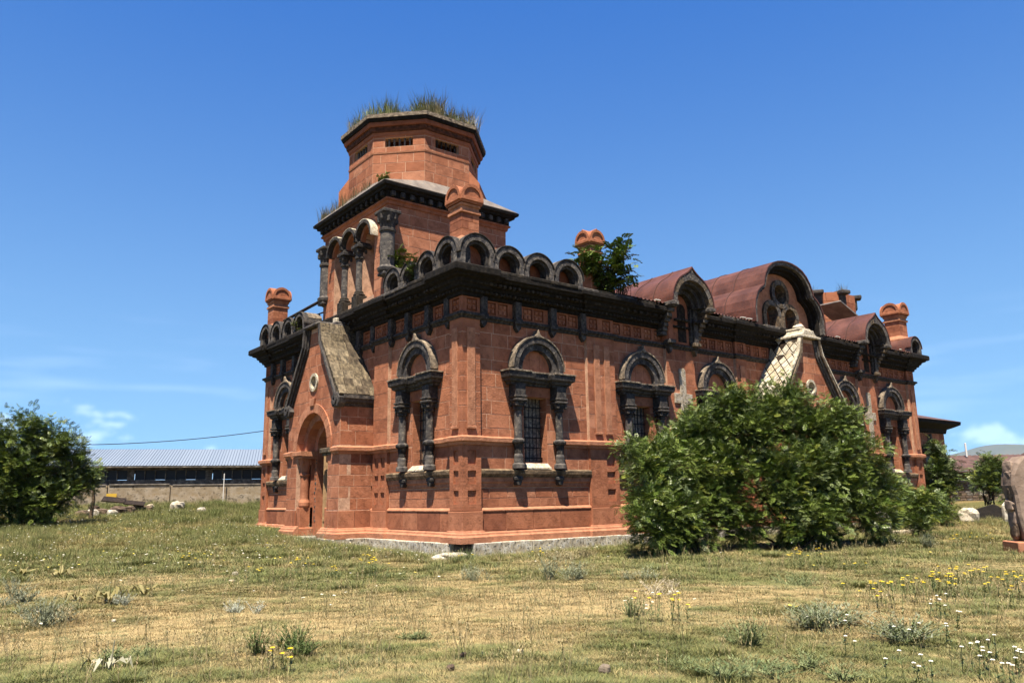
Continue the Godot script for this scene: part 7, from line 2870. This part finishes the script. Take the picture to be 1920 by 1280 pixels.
	obj("wall", h2, M.plaster, fh2)
	var h3 := MB.new()
	h3.xf = h2.xf
	h3.quad_auto(Vector3(-7, 5.6, 1), Vector3(17, 5.6, 1), Vector3(14, 8.2, -4), Vector3(-4, 8.2, -4), Vector3(0, 1, 1))
	h3.tri(Vector3(-7, 5.6, 1), Vector3(-4, 8.2, -4), Vector3(-7, 5.6, -9), Vector3(-1, 0.5, 0))
	obj("roof", h3, M.brownroof, fh2)
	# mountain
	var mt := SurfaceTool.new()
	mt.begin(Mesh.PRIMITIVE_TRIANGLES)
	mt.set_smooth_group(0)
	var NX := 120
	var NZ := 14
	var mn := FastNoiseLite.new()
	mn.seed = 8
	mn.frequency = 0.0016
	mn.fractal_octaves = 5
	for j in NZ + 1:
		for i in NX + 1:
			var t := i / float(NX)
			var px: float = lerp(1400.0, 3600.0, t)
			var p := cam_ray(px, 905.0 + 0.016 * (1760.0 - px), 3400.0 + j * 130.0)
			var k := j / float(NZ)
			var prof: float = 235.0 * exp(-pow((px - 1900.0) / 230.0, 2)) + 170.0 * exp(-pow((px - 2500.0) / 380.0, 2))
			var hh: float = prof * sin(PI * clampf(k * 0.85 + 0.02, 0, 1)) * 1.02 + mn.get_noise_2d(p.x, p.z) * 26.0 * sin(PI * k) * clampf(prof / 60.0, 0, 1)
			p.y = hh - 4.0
			mt.set_color(Color(0.055, 0.075, 0.065).lerp(Color(0.095, 0.10, 0.08), clampf(mn.get_noise_2d(p.x * 2.0, p.z * 2.0) + 0.5, 0, 1)))  # dusky green-grey: part of the distance haze is put into the slope colour
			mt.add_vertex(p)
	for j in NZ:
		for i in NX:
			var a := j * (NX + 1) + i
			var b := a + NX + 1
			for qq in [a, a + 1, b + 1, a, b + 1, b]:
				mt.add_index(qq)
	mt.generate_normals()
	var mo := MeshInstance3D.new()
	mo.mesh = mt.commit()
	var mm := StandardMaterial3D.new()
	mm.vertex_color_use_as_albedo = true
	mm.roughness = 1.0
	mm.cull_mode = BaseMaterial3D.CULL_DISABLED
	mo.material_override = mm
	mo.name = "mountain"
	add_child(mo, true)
	tag(mo, "long mountain on the right horizon, haze put into its dusky green-grey colour", "mountain", "", "structure")

func cloud_cover() -> ImageTexture:
	# white clouds near the horizon; the rest of the panorama stays clear
	var W := 2048
	var Hh := 1024
	var im := Image.create(W, Hh, false, Image.FORMAT_RGBA8)
	im.fill(Color(0, 0, 0, 0))
	var f := FastNoiseLite.new()
	f.seed = 4
	f.frequency = 1.0
	f.fractal_octaves = 5
	f.fractal_gain = 0.5
	var f2 := FastNoiseLite.new()
	f2.seed = 19
	f2.frequency = 1.0
	f2.fractal_octaves = 4
	for y in range(int(Hh * 0.5 - Hh * 16.0 / 180.0), int(Hh * 0.5) + 2):
		var el := 90.0 - 180.0 * (y + 0.5) / Hh
		for x in W:
			var az := 360.0 * x / W
			var a := deg_to_rad(az)
			var c := cos(a)
			var s := sin(a)
			# puffy bank
			var n := f.get_noise_3d(c * 9.0, el * 0.42, s * 9.0)
			var big := f2.get_noise_3d(c * 2.0, 5.0, s * 2.0)
			var right: float = exp(-pow((az - 248.5) / 7.5, 2))
			var top := 4.2 + 3.6 * big + 3.2 * n + 5.5 * right
			var fine := f.get_noise_3d(c * 34.0, el * 1.6, s * 34.0)
			var v: float = clampf((top + 1.8 * fine - el) * 1.1, 0, 1) * clampf(0.5 + n * 1.4 + fine * 0.9, 0, 1) * clampf(el * 0.5 + 0.35, 0, 1)
			# thin veils
			var w := f2.get_noise_3d(c * 3.0, el * 0.55 + 20.0, s * 3.0)
			var g: float = exp(-pow((el - 7.5) / 3.2, 2))
			v = max(v, clampf(w * 1.1 - 0.12, 0, 1) * g * 0.75)
			if v > 0.01:
				im.set_pixel(x, y, Color(1.0, 0.985, 0.97, v))
	im.generate_mipmaps()
	return ImageTexture.create_from_image(im)

func _ready() -> void:
	# camera
	var cam := Camera3D.new()
	cam.name = "camera"
	cam.position = CAM
	cam.rotation = Vector3(0.195, -0.661, -0.016)
	cam.fov = rad_to_deg(2.0 * atan(639.4 / 1469.34))
	cam.near = 0.1
	cam.far = 12000.0
	add_child(cam)
	cam.current = true
	# sky
	var we := WorldEnvironment.new()
	var e := Environment.new()
	e.background_mode = Environment.BG_SKY
	var sk := ProceduralSkyMaterial.new()
	sk.sky_top_color = lin(0.0085, 0.057, 0.226)
	sk.sky_horizon_color = lin(0.158, 0.302, 0.445)
	sk.sky_curve = 0.207
	sk.sky_cover = cloud_cover()
	sk.sky_cover_modulate = Color(0.40, 0.40, 0.415)
	sk.ground_bottom_color = lin(0.15, 0.125, 0.07)
	sk.ground_horizon_color = lin(0.165, 0.26, 0.34)
	sk.sun_angle_max = 2.0
	var sky := Sky.new()
	sky.sky_material = sk
	e.sky = sky
	e.tonemap_mode = Environment.TONE_MAPPER_LINEAR
	e.tonemap_exposure = 2.7
	e.fog_enabled = true
	e.fog_density = 0.00003
	e.fog_light_color = Color(0.66, 0.80, 1.0)
	e.sdfgi_enabled = true
	e.ssao_enabled = true
	e.ssil_enabled = true
	we.environment = e
	we.name = "world_environment"
	add_child(we)
	# sun
	var sun := DirectionalLight3D.new()
	sun.name = "sun"
	sun.light_energy = 1.6
	sun.light_color = Color(1.0, 0.955, 0.88)
	sun.light_angular_distance = 0.5
	sun.shadow_enabled = true
	add_child(sun)
	sun.look_at_from_position(Vector3(-1.1, 3.7, 1.0) * 10.0, Vector3.ZERO)
	rng.seed = 12345
	make_materials()
	build_ground()
	build_church()
	build_surroundings()
	build_bushes()
	build_grass()
	build_meadow_things()
